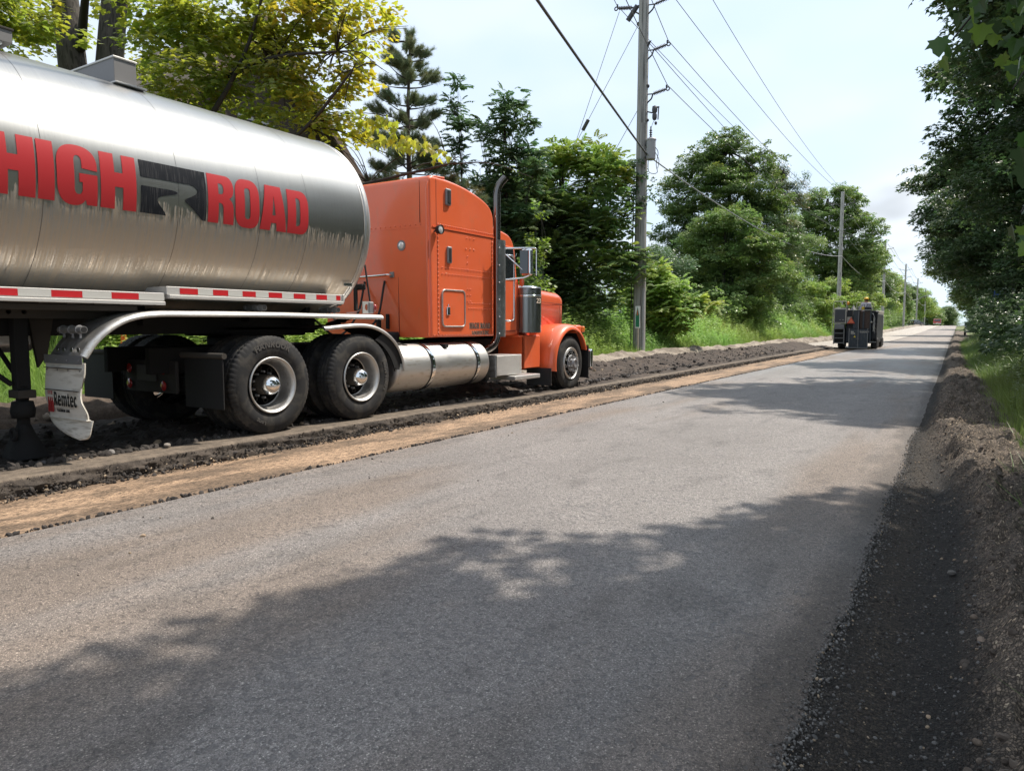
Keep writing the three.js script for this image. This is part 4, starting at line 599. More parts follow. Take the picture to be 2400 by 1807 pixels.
  // landing gear
  for (const x of [-6.86, -8.02]) {
    const lg = put('landing_leg', [box(x, x + 0.10, 0.70, 1.33, 2.85, 2.96, 0.008)], M.frame, T);
    put('leg_collar', box(x - 0.05, x + 0.14, 0.63, 0.70, 2.84, 2.98, 0.008), M.grime, lg);
    put('leg_tube', [box(x + 0.015, x + 0.085, 0.30, 0.64, 2.865, 2.945, 0.008)], M.frame, lg); put('leg_boot', latheY([[0.0001, 0.46], [0.085, 0.46], [0.095, 0.52], [0.08, 0.60], [0.0001, 0.61]], x + 0.05, 0, 2.905, 20), M.frame, lg);
    const ft = put('foot', loft([[-0.09, 0.19, 2.78, 3.03, 0.115], [-0.08, 0.18, 2.79, 3.02, 0.17], [-0.02, 0.12, 2.85, 2.96, 0.33], [0.0, 0.10, 2.87, 2.94, 0.40]].map(([a, b, c, d, y]) => [V(x + a, y, c), V(x + a, y, d), V(x + b, y, d), V(x + b, y, c)])), M.frame, lg); put('pivot', [new THREE.TorusGeometry(0.045, 0.016, 8, 20).translate(x + 0.10, 0.33, -2.80)], M.frame, ft);
    put('brace', rod(V(x + 0.05, 0.75, 2.83), V(x + 0.05, 1.3, 2.2), 0.022), M.frame, lg); put('brace', rod(V(x + 0.1, 0.72, 2.9), V(-7.4, 1.2, 2.9), 0.02), M.frame, lg);
  }
  put('frame_gusset', extrudeX([[3.02, 1.32], [3.22, 1.32], [3.16, 1.0], [3.08, 0.88]], -6.92, -6.88), M.grime, T);
  // ---- long aluminium fender over the tractor's drive wheels
  const fp = [[3.02, 0.70], [3.06, 0.86], [3.115, 1.0], [3.21, 1.13], [3.33, 1.235], [3.47, 1.315], [3.62, 1.36], [3.80, 1.38], [4.2, 1.386], [5.2, 1.39], [6.3, 1.384], [6.80, 1.382]];
  const fcv = new THREE.CatmullRomCurve3(fp.slice(2).map(([s, y]) => V(0, y, s)), false, 'centripetal');
  const N = 60, rings = (xy) => Array.from({ length: N + 1 }, (_, i) => { const u = i / N, p = fcv.getPoint(u), t = fcv.getTangent(u), ny = Math.abs(t.z), nz = Math.abs(t.y); return xy.map(([x, d]) => new THREE.Vector3(x, p.y + ny * d, p.z + nz * d)); });
  const rib = []; for (let i = 0; i <= 30; i++) { const x = lerp(-6.74, -6.26, i / 30), k = [-6.66, -6.54, -6.42].reduce((a, c) => a + 0.010 * Math.exp(-(((x - c) / 0.012) ** 2)), 0); rib.push([x, k]); }
  const nose = [[-6.245, 0.004], [-6.222, -0.006], [-6.205, -0.024], [-6.20, -0.045], [-6.21, -0.055], [-6.235, -0.05]];
  put('long_fender', loft(rings([...rib, ...nose, [-6.245, -0.012], [-6.74, -0.012]])), M.alu, T);
  // mounting tubes with ring clamps
  const mount = (s, y, x0 = -6.66, x1 = -6.27) => { const m = put('mounting_tube', rod(V(x0, y, s), V(x1, y, s), 0.031, 0.031, 18), M.tubeDark, T); put('tube_end', rod(V(x1, y, s), V(x1 + 0.004, y, s), 0.025, 0.025, 14), M.black, m); for (const x of [x0 + 0.05, (x0 + x1) / 2, x1 - 0.07]) put('clamp', [new THREE.TorusGeometry(0.034, 0.005, 6, 20).rotateY(Math.PI / 2).translate(x, y, -s), box(x - 0.006, x + 0.006, y - 0.07, y - 0.02, s - 0.005, s + 0.012)], M.galv, m); };
  mount(3.17, 1.215); mount(5.05, 1.44, -6.62, -6.3); mount(6.12, 1.435, -6.6, -6.3);
  const bolts = put('fender_bolts', [-6.64, -6.53, -6.40, -6.29].map((x) => latheX([[0, 0.0001], [0, 0.020], [0.006, 0.018], [0.009, 0.009], [0.012, 0.0001]], 0, 0, 0, 14).rotateZ(0).rotateY(Math.PI / 2 * -1).rotateY(Math.PI).rotateY(-0.0).translate(x, 1.045, -3.125)), M.steel, T);
  // white anti-spray flap with curled toe
  const W0 = -6.81, W1 = -6.18;
  const fcurve = [[1.0, 3.115], [0.93, 3.10]], flapAt = (y) => 3.105 - 0.03 * sstep(0.95, 0.6, y) + 0.03 * sstep(0.66, 0.46, y);
  put('flap_plate', loft([1.0, 0.925].map((y) => [V(W0, y, flapAt(y) - 0.012), V(W1, y, flapAt(y) - 0.012), V(W1, y, flapAt(y) - 0.004), V(W0, y, flapAt(y) - 0.004)])), M.galv, T);
  const wl = (y) => lerp(W0, W0 + 0.035, sstep(0.95, 0.45, y)), wr = (y) => W1 - 0.035 * sstep(0.85, 0.7, y) * sstep(0.5, 0.62, y) + 0.012 * sstep(0.62, 0.44, y);
  const flap = put('spray_flap', loft(range(0.935, 0.455, 16).map((y) => [V(wl(y), y, flapAt(y)), V(wr(y), y, flapAt(y)), V(wr(y) + 0.004, y, flapAt(y) + 0.02), V(wl(y), y, flapAt(y) + 0.012)])), M.white, T);
  put('stiffener', [box(W0 + 0.012, W1 - 0.015, 0.884, 0.889, 3.078, 3.10), box(W0 + 0.035, W1 - 0.045, 0.695, 0.70, 3.064, 3.09)], M.grime, flap);
  put('flap_screws', [-6.78, -6.60, -6.42, -6.23].flatMap((x) => [0.868, 0.955].map((y) => new THREE.SphereGeometry(0.008, 8, 6).translate(x, y, -(flapAt(y) - (y > 0.92 ? 0.013 : 0))))), M.galv, flap);
  put('flap_lip', box(wl(0.46) - 0.01, wr(0.46) + 0.012, 0.448, 0.458, flapAt(0.46) - 0.008, flapAt(0.46) + 0.03, 0.003), M.white, T);
  { // toe: shallow spoon below the lip, rounder at the outer side
    const rows = []; for (let i = 0; i <= 16; i++) { const t = i / 16, y = 0.446 - 0.165 * t, w = W1 - W0 + 0.07, xl = W0 - 0.05 + 0.82 * w * (0.6 * (1 - Math.sqrt(Math.max(0, 1 - t * t))) + 0.4 * Math.pow(t, 1.25)), xr = W1 + 0.03 - 0.17 * w * (1 - Math.sqrt(Math.max(0, 1 - Math.pow(t, 6)))), d = 3.125 - 0.03 * Math.sin(t * 1.5); const row = []; for (let j = 0; j <= 14; j++) { const x = lerp(xl, xr, j / 14), k = Math.abs(j / 7 - 1); row.push(V(x, y, d + 0.015 * k * k)); } for (let j = 14; j >= 0; j--) { const q = row[j].clone(); q.z -= 0.012; row.push(q); } rows.push(row); }
    put('flap_toe', loft(rows), M.white, T);
  }
  const txt = (t, x0, w, y, h, mat, f = font) => { const g = new TextGeometry(t, { font: f, size: h, depth: 0.0015, curveSegments: 5 }); g.computeBoundingBox(); const b = g.boundingBox; g.translate(-b.min.x, -b.min.y, 0); g.scale(w / (b.max.x - b.min.x), h / (b.max.y - b.min.y), 1); g.translate(x0, y, -(flapAt(y + h / 2) - 0.0015)); return put('lettering', g, mat, flap); };
  const ink = std({ color: C(0.016, 0.016, 0.018), roughness: 0.5 });
  txt('Remtec', -6.635, 0.375, 0.56, 0.12, ink); txt('PLATINUM TANK', -6.63, 0.21, 0.505, 0.028, ink);
  const rd = std({ color: C(0.30, 0.02, 0.025), roughness: 0.5 });
  [-6.745, -6.713, -6.681].forEach((x) => put('stripe', box(x, x + 0.019, 0.50, 0.685, flapAt(0.6) - 0.004, flapAt(0.6) + 0.004), rd, flap));
  // clearance lamp block at the front end of the fender
  const lb = put('lamp_bracket', (() => { const sh = new THREE.Shape([[6.52, 1.40], [6.69, 1.40], [6.69, 1.55], [6.52, 1.55]].map((p) => new THREE.Vector2(...p))); const h = new THREE.Path(); h.absellipse(6.585, 1.478, 0.032, 0.042, 0, 6.2832, true); sh.holes.push(h); return extrudeX(sh, -6.30, -6.285, 0, 1, 24); })(), M.aluDull, T);
  put('lamp_housing', box(-6.315, -6.27, 1.405, 1.545, 6.62, 6.70, 0.012), M.galv, lb); put('marker_lens', new THREE.SphereGeometry(0.045, 16, 10).scale(0.7, 1, 0.7).translate(-6.28, 1.475, -6.72), M.lensRed, lb);
  put('lamp_wire', tube([V(-6.3, 1.47, 6.52), V(-6.33, 1.42, 6.46), V(-6.4, 1.405, 6.35)], 0.004, 10, 6), M.galv, lb);
  put('hose_post', [rod(V(-6.78, 1.45, 6.9), V(-6.88, 2.05, 7.0), 0.028), rod(V(-6.60, 1.45, 7.0), V(-6.72, 2.05, 7.02), 0.012), box(-6.86, -6.70, 1.72, 1.80, 6.94, 7.02, 0.02)], M.black, T);
  put('gladhand', [box(-6.75, -6.62, 1.50, 1.56, 6.35, 6.5, 0.015), rod(V(-6.9, 1.25, 6.5), V(-6.6, 1.36, 6.6), 0.035), new THREE.SphereGeometry(0.05, 12, 8).translate(-6.66, 1.33, -6.55)], M.frame, T);
  // rear bogie, beyond the frame on the left
  for (const s of [-0.9, -2.2]) { driveWheel(T, -6.20, 0.62, s); farWheel(T, -8.60, 0.62, s); put('trailer_axle', rod(V(-8.4, 0.62, s), V(-6.4, 0.62, s), 0.08), M.frame, T); }
}
// orange marker post and cone
{
  const om = std({ color: C(0.78, 0.13, 0.02), roughness: 0.5 });
  const g1 = thing('marker_cone', 'slim orange marker cone in the grass seen under the trailer', 'cone', V(-11.0, 0.1, 6.15));
  put('cone_body', latheY([[0.0001, 1.17], [0.03, 1.165], [0.034, 1.12], [0.05, 0.95], [0.085, 0.16], [0.0001, 0.16]], -11.0, 0, 6.15, 24), om, g1); put('base', latheY([[0.0001, 0.17], [0.2, 0.17], [0.22, 0.12], [0.2, 0.09], [0.0001, 0.09]], -11.0, 0, 6.15, 24), M.black, g1);
  const g2 = thing('road_cone', 'small orange cone lying on the millings ahead of the front wheel', 'cone', V(-7.62, 0.1, 15.7));
  put('cone_body', latheY([[0.0001, 0.30], [0.03, 0.295], [0.10, 0.06], [0.0001, 0.06]], -7.62, 0, 15.7, 20), om, g2); put('base', box(-7.76, -7.48, 0.03, 0.065, 15.56, 15.84, 0.01), om, g2);
}

// =====================================================================  POLES AND WIRES
{
  const woodT = tex(512, 1024, (u, v) => { const g = pfbm(u, v * 0.06, 40, 4, 91), c = sstep(0.66, 0.74, pvn(u * 70, v * 9, 630, 92)), k = pfbm(u, v, 10, 4, 93), q = 0.16 + 0.20 * g + 0.10 * k - 0.16 * c; return [q * 1.02, q * 0.99, q * 0.93]; });
  const wood = std({ map: rep(woodT, 1, 0.34), bumpMap: rep(woodT, 1, 0.34), bumpScale: 0.008, roughness: 0.95 });
  const woodFar = std({ map: woodT, roughness: 0.95, color: C(1.25, 1.25, 1.25) });
  const iron = std({ color: C(0.06, 0.062, 0.065), metalness: 0.5, roughness: 0.6 }), polymer = std({ color: C(0.07, 0.07, 0.078), roughness: 0.6 }), canM = std({ map: tex(128, 128, (u, v) => { const q = 0.30 + 0.10 * pfbm(u, v, 6, 4, 95); return [q, q, q * 1.02]; }), roughness: 0.5 });
  const wireM = std({ color: C(0.10, 0.10, 0.105), metalness: 0.3, roughness: 0.6 }), wireL = std({ color: C(0.30, 0.31, 0.32), metalness: 0.5, roughness: 0.5 });
  const poleBody = (x, s, y0, h, r0, r1) => { const p = []; for (let i = 0; i <= 24; i++) p.push(new THREE.Vector2(lerp(r0, r1, i / 24), (h * i) / 24)); p.push(new THREE.Vector2(0.0001, h + 0.02)); const g = new THREE.LatheGeometry(p, 20); const uv = g.attributes.uv, q = g.attributes.position; for (let i = 0; i < uv.count; i++) uv.setY(i, q.getY(i) * 0.34 * 3 / 3); return g.translate(x, y0, -s); };
  // arm insulator on a two-legged bracket; dir = +1 over the road, -1 away from it
  const insul = (P, x, y, s, dir, len = 0.85, rise = 0.22) => {
    const r = 0.16, a = V(x + dir * r, y - 0.18, s), b = V(x + dir * r, y + 0.12, s), k = V(x + dir * (r + 0.30 * len), y + 0.10, s), tip = V(x + dir * (r + len), y + 0.10 + rise * 0.55 * len, s);
    const o = put('insulator', [bent([a, V(x + dir * (r + 0.16), y - 0.06, s), k], 0.028, 0.05, 8), rod(b, k, 0.022, 0.022, 8)], iron, P);
    const d = tip.clone().sub(k), sheds = [rod(k, tip, 0.03, 0.03, 10)]; for (let i = 1; i < 9; i++) { const q = k.clone().addScaledVector(d, i / 9.5), e = k.clone().addScaledVector(d, i / 9.5 + 0.02); sheds.push(rod(q, e, 0.075, 0.035, 12)); }
    put('sheds', sheds, polymer, o); put('wire_clamp', [new THREE.TorusGeometry(0.06, 0.022, 8, 14).translate(tip.x + dir * 0.05, tip.y, tip.z), rod(V(tip.x, tip.y + 0.04, s), V(tip.x, tip.y + 0.14, s), 0.03)], iron, o);
    return V(tip.x + dir * 0.03, tip.y + 0.13, s);
  };
  const X1 = -10.12, S1 = 25;
  const p1 = thing('utility_pole', 'tall weathered wooden utility pole with a grey transformer beside the truck nose', 'utility pole', V(X1, 0, S1), 'utility poles along the far side');
  put('pole', poleBody(X1, S1, -0.1, 15.6, 0.235, 0.165), wood, p1);
  const tips = { L: insul(p1, X1 - 0.02, 12.62, S1, -1), R1: insul(p1, X1 + 0.02, 12.55, S1, 1, 0.8), R2: insul(p1, X1 + 0.02, 10.98, S1, 1, 0.72), R3: insul(p1, X1 + 0.02, 9.45, S1, 1, 0.72), R0: insul(p1, X1, 14.4, S1, 1, 0.95) };
  const tr = put('transformer', latheY([[0.0001, 7.22], [0.14, 7.22], [0.165, 7.26], [0.165, 7.90], [0.185, 7.91], [0.185, 7.95], [0.12, 7.99], [0.0001, 8.0]], X1 + 0.38, 0, S1 - 0.06, 28), canM, p1);
  put('bushing', [0, 1, 2, 3].map((i) => latheY([[0.03, 8.0 + i * 0.08], [0.06, 8.02 + i * 0.08], [0.03, 8.05 + i * 0.08]], X1 + 0.36, 0, S1 - 0.06, 14)).concat([rod(V(X1 + 0.36, 7.98, S1 - 0.06), V(X1 + 0.36, 8.4, S1 - 0.06), 0.024)]), polymer, tr);
  put('transformer_bracket', [box(X1 + 0.12, X1 + 0.25, 7.3, 7.36, S1 - 0.12, S1 + 0.02), box(X1 + 0.12, X1 + 0.25, 7.75, 7.81, S1 - 0.12, S1 + 0.02)], iron, tr);
  put('lead_wire', [tube([V(X1 + 0.36, 8.4, S1), V(X1 + 0.42, 8.55, S1), V(X1 + 0.5, 8.65, S1)], 0.008, 10, 5), tube([V(X1 + 0.5, 7.7, S1 - 0.1), V(X1 + 0.62, 7.5, S1), V(X1 + 0.56, 7.05, S1), V(X1 + 0.60, 6.75, S1), V(X1 + 0.3, 6.8, S1), V(X1 + 0.25, 7.3, S1)], 0.013, 24, 6), tube([V(X1 + 0.5, 7.55, S1 - 0.1), V(X1 + 0.66, 7.2, S1), V(X1 + 0.62, 6.9, S1)], 0.011, 12, 6)], iron, tr);
  const cu = put('cutout', [bent([V(X1 + 0.14, 8.98, S1), V(X1 + 0.3, 8.92, S1), V(X1 + 0.42, 8.88, S1)], 0.025, 0.04, 8), latheY([[0.0001, 8.62], [0.06, 8.63], [0.085, 8.70], [0.085, 8.82], [0.05, 8.86], [0.085, 8.90], [0.10, 8.98], [0.085, 9.10], [0.0001, 9.14]], X1 + 0.47, 0, S1, 14)], polymer, p1);
  put('fuse_tube', [rod(V(X1 + 0.6, 8.62, S1), V(X1 + 0.62, 9.05, S1), 0.02), box(X1 + 0.47, X1 + 0.64, 9.03, 9.08, S1 - 0.02, S1 + 0.02), latheY([[0.0001, 8.44], [0.04, 8.46], [0.05, 8.54], [0.0001, 8.58]], X1 + 0.52, 0, S1, 10)], iron, cu);
  put('wire_clevis', [new THREE.ConeGeometry(0.10, 0.24, 10).rotateZ(-0.9).translate(X1 + 0.22, 11.36, -S1), new THREE.SphereGeometry(0.08, 10, 8).translate(X1 + 0.18, 9.86, -S1), new THREE.SphereGeometry(0.06, 10, 8).translate(X1 + 0.2, 8.66, -S1), new THREE.SphereGeometry(0.07, 10, 8).translate(X1 - 0.2, 12.1, -S1)], iron, p1);
  put('ground_wire', [tube([V(X1 + 0.19, 11.3, S1 - 0.05), V(X1 + 0.22, 10.5, S1 - 0.05), V(X1 + 0.2, 9.6, S1 - 0.05)], 0.006, 8, 5)], wireL, p1);
  put('conduit', rod(V(X1 + 0.2, 0, S1 - 0.14), V(X1 + 0.2, 2.6, S1 - 0.14), 0.05), canM, p1);
  const p2S = [78, 126, 176, 228, 282, 338], X2 = -10.4;
  const tipsAt = [null];
  const lb = ['plain wooden pole rising behind the milling machine', 'dark wooden pole leaning beside the far trees, third along the road', 'pale slim pole fourth along the road, with short crossarms', 'pole with a street light arm, fifth along the road', 'distant thin pole, sixth along the road', 'farthest thin pole near the red pickup'];
  p2S.forEach((s, k) => {
    const y0 = E(s), x = X2 - 0.0 * k, h = [14.6, 14.2, 13.8, 13.2, 12.8, 12.4][k], P = thing('utility_pole', lb[k], 'utility pole', V(x, y0, s), 'utility poles along the far side');
    put('pole', poleBody(x, s, y0 - 0.2, h, 0.23, 0.15), woodFar, P);
    const t = {}; if (k < 4) { t.R0 = V(x + 0.1, y0 + h - 0.1, s); t.R1 = insul(P, x, y0 + h - 1.55, s, 1, 0.9); t.L = insul(P, x, y0 + h - 1.5, s, -1, 0.9); t.R2 = insul(P, x, y0 + h - 3.1, s, 1, 0.8); t.R3 = insul(P, x, y0 + h - 4.75, s, 1, 0.8); } else { t.R0 = V(x, y0 + h, s); t.R1 = V(x + 0.9, y0 + h - 1.2, s); t.L = V(x - 0.9, y0 + h - 1.2, s); t.R2 = V(x + 0.8, y0 + h - 2.6, s); t.R3 = V(x + 0.8, y0 + h - 4, s); put('crossarm', box(x - 1, x + 1, y0 + h - 1.3, y0 + h - 1.18, s - 0.06, s + 0.06), woodFar, P); }
    t.T = V(x + 0.16, y0 + 8.1 - k * 0.2, s); t.N = V(x + 0.15, y0 + h - 4.1, s); tipsAt.push(t);
    if (k === 3) { const a = put('lamp_arm', tube([V(x, y0 + 7.0, s), V(x + 1.2, y0 + 7.9, s), V(x + 2.9, y0 + 8.4, s)], 0.06, 16, 8), canM, P); put('lamp_head', box(x + 2.7, x + 3.6, y0 + 8.32, y0 + 8.52, s - 0.15, s + 0.15, 0.08), canM, a); }
  });
  tipsAt[0] = { ...tips, T: V(X1 + 0.22, 7.42, S1), N: V(X1 + 0.24, 11.33, S1) };
  const span = (a, b, sag, n = 40) => Array.from({ length: n + 1 }, (_, i) => { const t = i / n, p = a.clone().lerp(b, t); p.y -= 4 * sag * t * (1 - t); return p; });
  const wire = (pts, r, mat, label, name = 'overhead_wire') => { const c = new THREE.CatmullRomCurve3(pts); const m = put(name, new THREE.TubeGeometry(c, pts.length - 1, r, 5), mat); return tag(m, label, 'wire', 'overhead wires'); };
  const nm = { R0: 'topmost power line', R1: 'upper road-side power line', L: 'upper field-side power line', R2: 'middle road-side power line', R3: 'lowest road-side power line', T: 'thick low cable', N: 'neutral wire on the pole side' };
  const place = ['from the near pole to the second pole', 'between the second and third poles', 'between the third and fourth poles', 'between the fourth and fifth poles', 'between the fifth and sixth poles', 'between the two farthest poles'];
  for (let i = 0; i < 6; i++) for (const k of i < 4 ? ['R0', 'R1', 'L', 'R2', 'R3', 'T', 'N'] : ['R0', 'T']) { const a = tipsAt[i][k], b = tipsAt[i + 1][k]; wire(span(a, b, k === 'T' ? 1.0 : 0.85, 36), (k === 'T' ? 0.026 : 0.0125) * (1 + i * 0.25), k === 'T' || i > 0 ? wireL : wireM, `${nm[k]} ${place[i]}`); }
  // spans from the near pole back over the road to a pole behind the viewer, on the near side
  const P0 = { x: 2.4, s: -28 }; const p0 = thing('utility_pole', 'wooden pole behind the viewer on the near verge', 'utility pole', V(P0.x, 0, P0.s), 'utility poles along the far side'); put('pole', poleBody(P0.x, P0.s, -0.1, 14.8, 0.23, 0.16), wood, p0);
  wire(span(tips.R3, V(2.0, 11.2, -28), 0.8, 60), 0.0125, wireM, 'thin wire from the lowest insulator crossing over the road towards the viewer');
  wire(span(tips.R2, V(2.0, 12.6, -28), 0.8, 60), 0.0125, wireM, 'thin wire from the middle insulator crossing over the road towards the viewer');
  wire(span(tips.L, V(1.2, 13.8, -28), 0.8, 60), 0.0125, wireM, 'wire from the upper field-side insulator of the near pole towards the viewer');
  wire(span(tipsAt[0].T, V(2.0, 8.7, -28), 0.55, 60), 0.032, wireM, 'thick sagging cable from upper left down to the near pole');
  // guys
  const guy = (a, b, ins, label) => { const g = wire([a, a.clone().lerp(b, 0.5), b], 0.011, wireL, label, 'guy_wire'); for (const t of ins) { const p = a.clone().lerp(b, t), q = a.clone().lerp(b, t + 0.03); put('guy_insulator', [rod(p, q, 0.07, 0.07, 10)], polymer, g); } return g; };
  guy(V(X1 - 0.95, 12.7, S1), V(-16.6, 0.3, 26), [0.46], 'guy wire from the upper left insulator, the left of three slanting down');
  guy(V(X1 - 0.18, 12.1, S1), V(-19.0, 0.3, 26.5), [0.25, 0.8], 'middle guy wire slanting down left of the near pole');
  guy(V(X1 - 0.2, 9.05, S1), V(-17.0, 0.3, 26.5), [0.7], 'lower guy wire slanting from the near pole into the trees');
  wire([V(X1 - 0.1, 7.0, S1), V(-15, 5.6, 22), V(-22, 5.2, 19)], 0.014, wireL, 'service wire from the near pole leftwards into the trees');
  put('guy_insulator', rod(V(X1 - 0.25, 12.75, S1), V(X1 - 0.62, 12.3, S1), 0.09, 0.09, 10), polymer, p1);
  // small marker sign and pole plate
  const sg = thing('marker_sign', 'narrow white and green marker sign on a stake at the near pole', 'sign', V(-9.85, 0.1, 24.2));
  const white = std({ color: C(0.78, 0.78, 0.76), roughness: 0.5 }), green = std({ color: C(0.02, 0.20, 0.10), roughness: 0.5 }), rd = std({ color: C(0.55, 0.12, 0.05), roughness: 0.5 });
  put('stake', box(-9.87, -9.83, -0.1, 1.3, 24.21, 24.24), std({ color: C(0.42, 0.36, 0.28), roughness: 0.9 }), sg);
  const bdp = put('panel', box(-9.945, -9.765, 1.16, 1.95, 24.18, 24.2, 0.003), white, sg);
  put('emblem', (() => { const q = new THREE.Shape([[-9.925, 1.20], [-9.785, 1.20], [-9.785, 1.66], [-9.80, 1.66], [-9.855, 1.92], [-9.91, 1.66], [-9.925, 1.66]].map((p) => new THREE.Vector2(...p))); return new THREE.ShapeGeometry(q).translate(0, 0, -24.176); })(), green, bdp);
  put('arrow', new THREE.ShapeGeometry(new THREE.Shape([[-9.885, 1.62], [-9.825, 1.62], [-9.855, 1.84]].map((p) => new THREE.Vector2(...p)))).translate(0, 0, -24.172), rd, bdp);
  const sb = thing('road_sign', 'grey back of a road sign board at the pole behind the milling machine', 'sign', V(-10.7, 0, 78.6)); put('panel', box(-11.35, -10.05, 3.35, 3.9, 78.5, 78.53), canM, sb); put('post', box(-10.75, -10.67, -0.2, 3.9, 78.54, 78.62), canM, sb);
}

// =====================================================================  MILLING MACHINE AND ITS OPERATOR
{
  const mm = thing('milling_machine', 'dark grey road milling machine seen from behind with orange triangle', 'milling machine', V(-4.75, 0, 43));
  const Y = E(42), dk = std({ map: tex(256, 256, (u, v) => { const n = pfbm(u, v, 8, 5, 101), s = sstep(0.5, 0.75, pfbm(u, v * 0.4, 16, 4, 102)); return [lerp(0.030, 0.075, s * 0.5) * (0.7 + 0.6 * n), lerp(0.038, 0.07, s * 0.5) * (0.7 + 0.6 * n), lerp(0.048, 0.06, s * 0.5) * (0.7 + 0.6 * n)]; }), roughness: 0.6 }), pale = std({ color: C(0.36, 0.34, 0.30), roughness: 0.6 }), rust = std({ color: C(0.07, 0.045, 0.035), roughness: 0.8 }), blk = std({ color: C(0.012, 0.012, 0.014), roughness: 0.7 }), gy = std({ color: C(0.16, 0.16, 0.16), roughness: 0.5 });
  put('chassis', [box(-5.25, -3.85, 0.30, 1.9, 42.4, 47.5, 0.05), box(-5.15, -3.95, 1.6, 2.05, 43.0, 45.0, 0.04)], dk, mm);
  put('hood', box(-5.2, -3.9, 1.7, 2.1, 45.0, 48.2, 0.06), pale, mm);
  const g1 = put('rear_gate', [box(-5.02, -4.585, 0.04, 1.06, 42.0, 42.06, 0.01)], dk, mm); put('rear_gate', [box(-4.575, -4.12, 0.04, 1.06, 42.0, 42.06, 0.01)], dk, mm);
  put('gate_frame', [box(-5.04, -5.0, 0.03, 1.1, 41.98, 42.05), box(-4.60, -4.565, 0.03, 2.0, 41.975, 42.04), box(-4.14, -4.10, 0.03, 1.1, 41.98, 42.05), box(-5.04, -4.10, 0.04, 0.09, 41.97, 42.04)], gy, mm);
  put('rear_bulkhead', [box(-4.85, -4.56, 1.08, 2.05, 42.08, 42.2, 0.02)], dk, mm); put('conveyor_trough', [box(-4.55, -4.02, 1.08, 2.0, 42.14, 42.3, 0.02)], rust, mm);
  put('side_plate', [box(-4.40, -4.32, 1.1, 1.95, 42.08, 42.16), box(-4.05, -3.98, 0.4, 2.05, 42.05, 42.2)], dk, mm);
  put('top_rail', [box(-4.82, -4.0, 2.055, 2.085, 42.05, 42.12, 0.008)], pale, mm);
  const cool = put('cooler_housing', [box(-5.82, -5.18, 1.36, 2.18, 42.1, 43.4, 0.03)], pale, mm); put('cooler_panel', box(-5.76, -5.26, 1.44, 2.12, 42.07, 42.105, 0.01), std({ color: C(0.045, 0.048, 0.056), roughness: 0.5 }), cool);
  put('decal', [box(-5.53, -5.47, 1.55, 1.575, 42.062, 42.066), box(-5.39, -5.31, 1.55, 1.575, 42.062, 42.066)], pale, cool);
  put('step_well', box(-5.80, -5.25, 0.28, 1.10, 42.30, 43.2, 0.03), blk, mm); put('locker', box(-5.78, -5.28, 1.10, 1.34, 42.08, 42.6, 0.015), gy, mm);
  const lad = put('ladder', [box(-5.80, -5.75, 0.25, 1.1, 42.0, 42.08), box(-5.30, -5.25, 0.25, 1.1, 42.0, 42.08)], gy, mm); for (const y of [0.30, 0.56, 0.82, 1.06]) put('rung', box(-5.78, -5.27, y, y + 0.035, 41.96, 42.14), gy, lad);
  put('track', [box(-5.65, -5.35, 0.0, 0.55, 42.5, 43.9, 0.2)], blk, mm); put('track', [box(-4.0, -3.7, 0.0, 0.6, 42.3, 43.7, 0.2)], blk, mm); put('track', [box(-5.5, -5.2, 0.0, 0.6, 46.2, 47.6, 0.2)], blk, mm); put('track', [box(-4.1, -3.8, 0.0, 0.6, 46.2, 47.6, 0.2)], blk, mm);
  put('tool_chest', [box(-5.16, -4.90, 1.72, 2.08, 42.1, 42.4, 0.02)], blk, mm); put('bracket_plate', box(-5.16, -4.92, 1.38, 1.72, 42.12, 42.18), pale, mm);
  const tri = put('warning_triangle', new THREE.ExtrudeGeometry(new THREE.Shape([[-5.15, 1.36], [-4.76, 1.36], [-4.955, 1.71]].map((p) => new THREE.Vector2(...p))), { depth: 0.01, bevelEnabled: false }).translate(0, 0, -42.06), std({ color: C(0.42, 0.045, 0.02), roughness: 0.45 }), mm);
  put('triangle_core', new THREE.ShapeGeometry(new THREE.Shape([[-5.09, 1.395], [-4.82, 1.395], [-4.955, 1.635]].map((p) => new THREE.Vector2(...p)))).translate(0, 0, -42.045), std({ color: C(0.62, 0.14, 0.06), roughness: 0.4 }), tri);
  put('warning_label', new THREE.ShapeGeometry(new THREE.Shape([[-4.80, 0.62], [-4.69, 0.62], [-4.745, 0.73]].map((p) => new THREE.Vector2(...p)))).translate(0, 0, -41.995), std({ color: C(0.65, 0.5, 0.03), roughness: 0.5 }), g1);
  put('label', [box(-4.94, -4.80, 0.88, 0.95, 41.993, 41.997), box(-4.94, -4.73, 0.80, 0.86, 41.993, 41.997)], pale, g1);
  const num = new TextGeometry('10007', { font, size: 0.10, depth: 0.003, curveSegments: 3 }); put('lettering', num.scale(1.25, 1, 1).translate(-4.53, 0.86, -41.995), pale, mm);
  put('hydraulics', [rod(V(-3.88, 0.35, 42.1), V(-3.86, 1.9, 42.1), 0.04), rod(V(-3.78, 0.5, 42.15), V(-3.76, 1.95, 42.3), 0.055), box(-3.95, -3.75, 1.0, 1.35, 42.1, 42.5, 0.04), box(-3.86, -3.70, 0.55, 0.95, 42.0, 42.3, 0.04), box(-3.98, -3.80, 1.55, 2.05, 42.1, 42.7, 0.05), tube([V(-3.9, 1.2, 42.05), V(-3.72, 1.0, 42.02), V(-3.82, 0.7, 42.02), V(-3.70, 0.5, 42.0)], 0.025, 16, 6), rod(V(-3.70, 0.0, 42.0), V(-3.69, 0.6, 42.0), 0.012)], blk, mm);
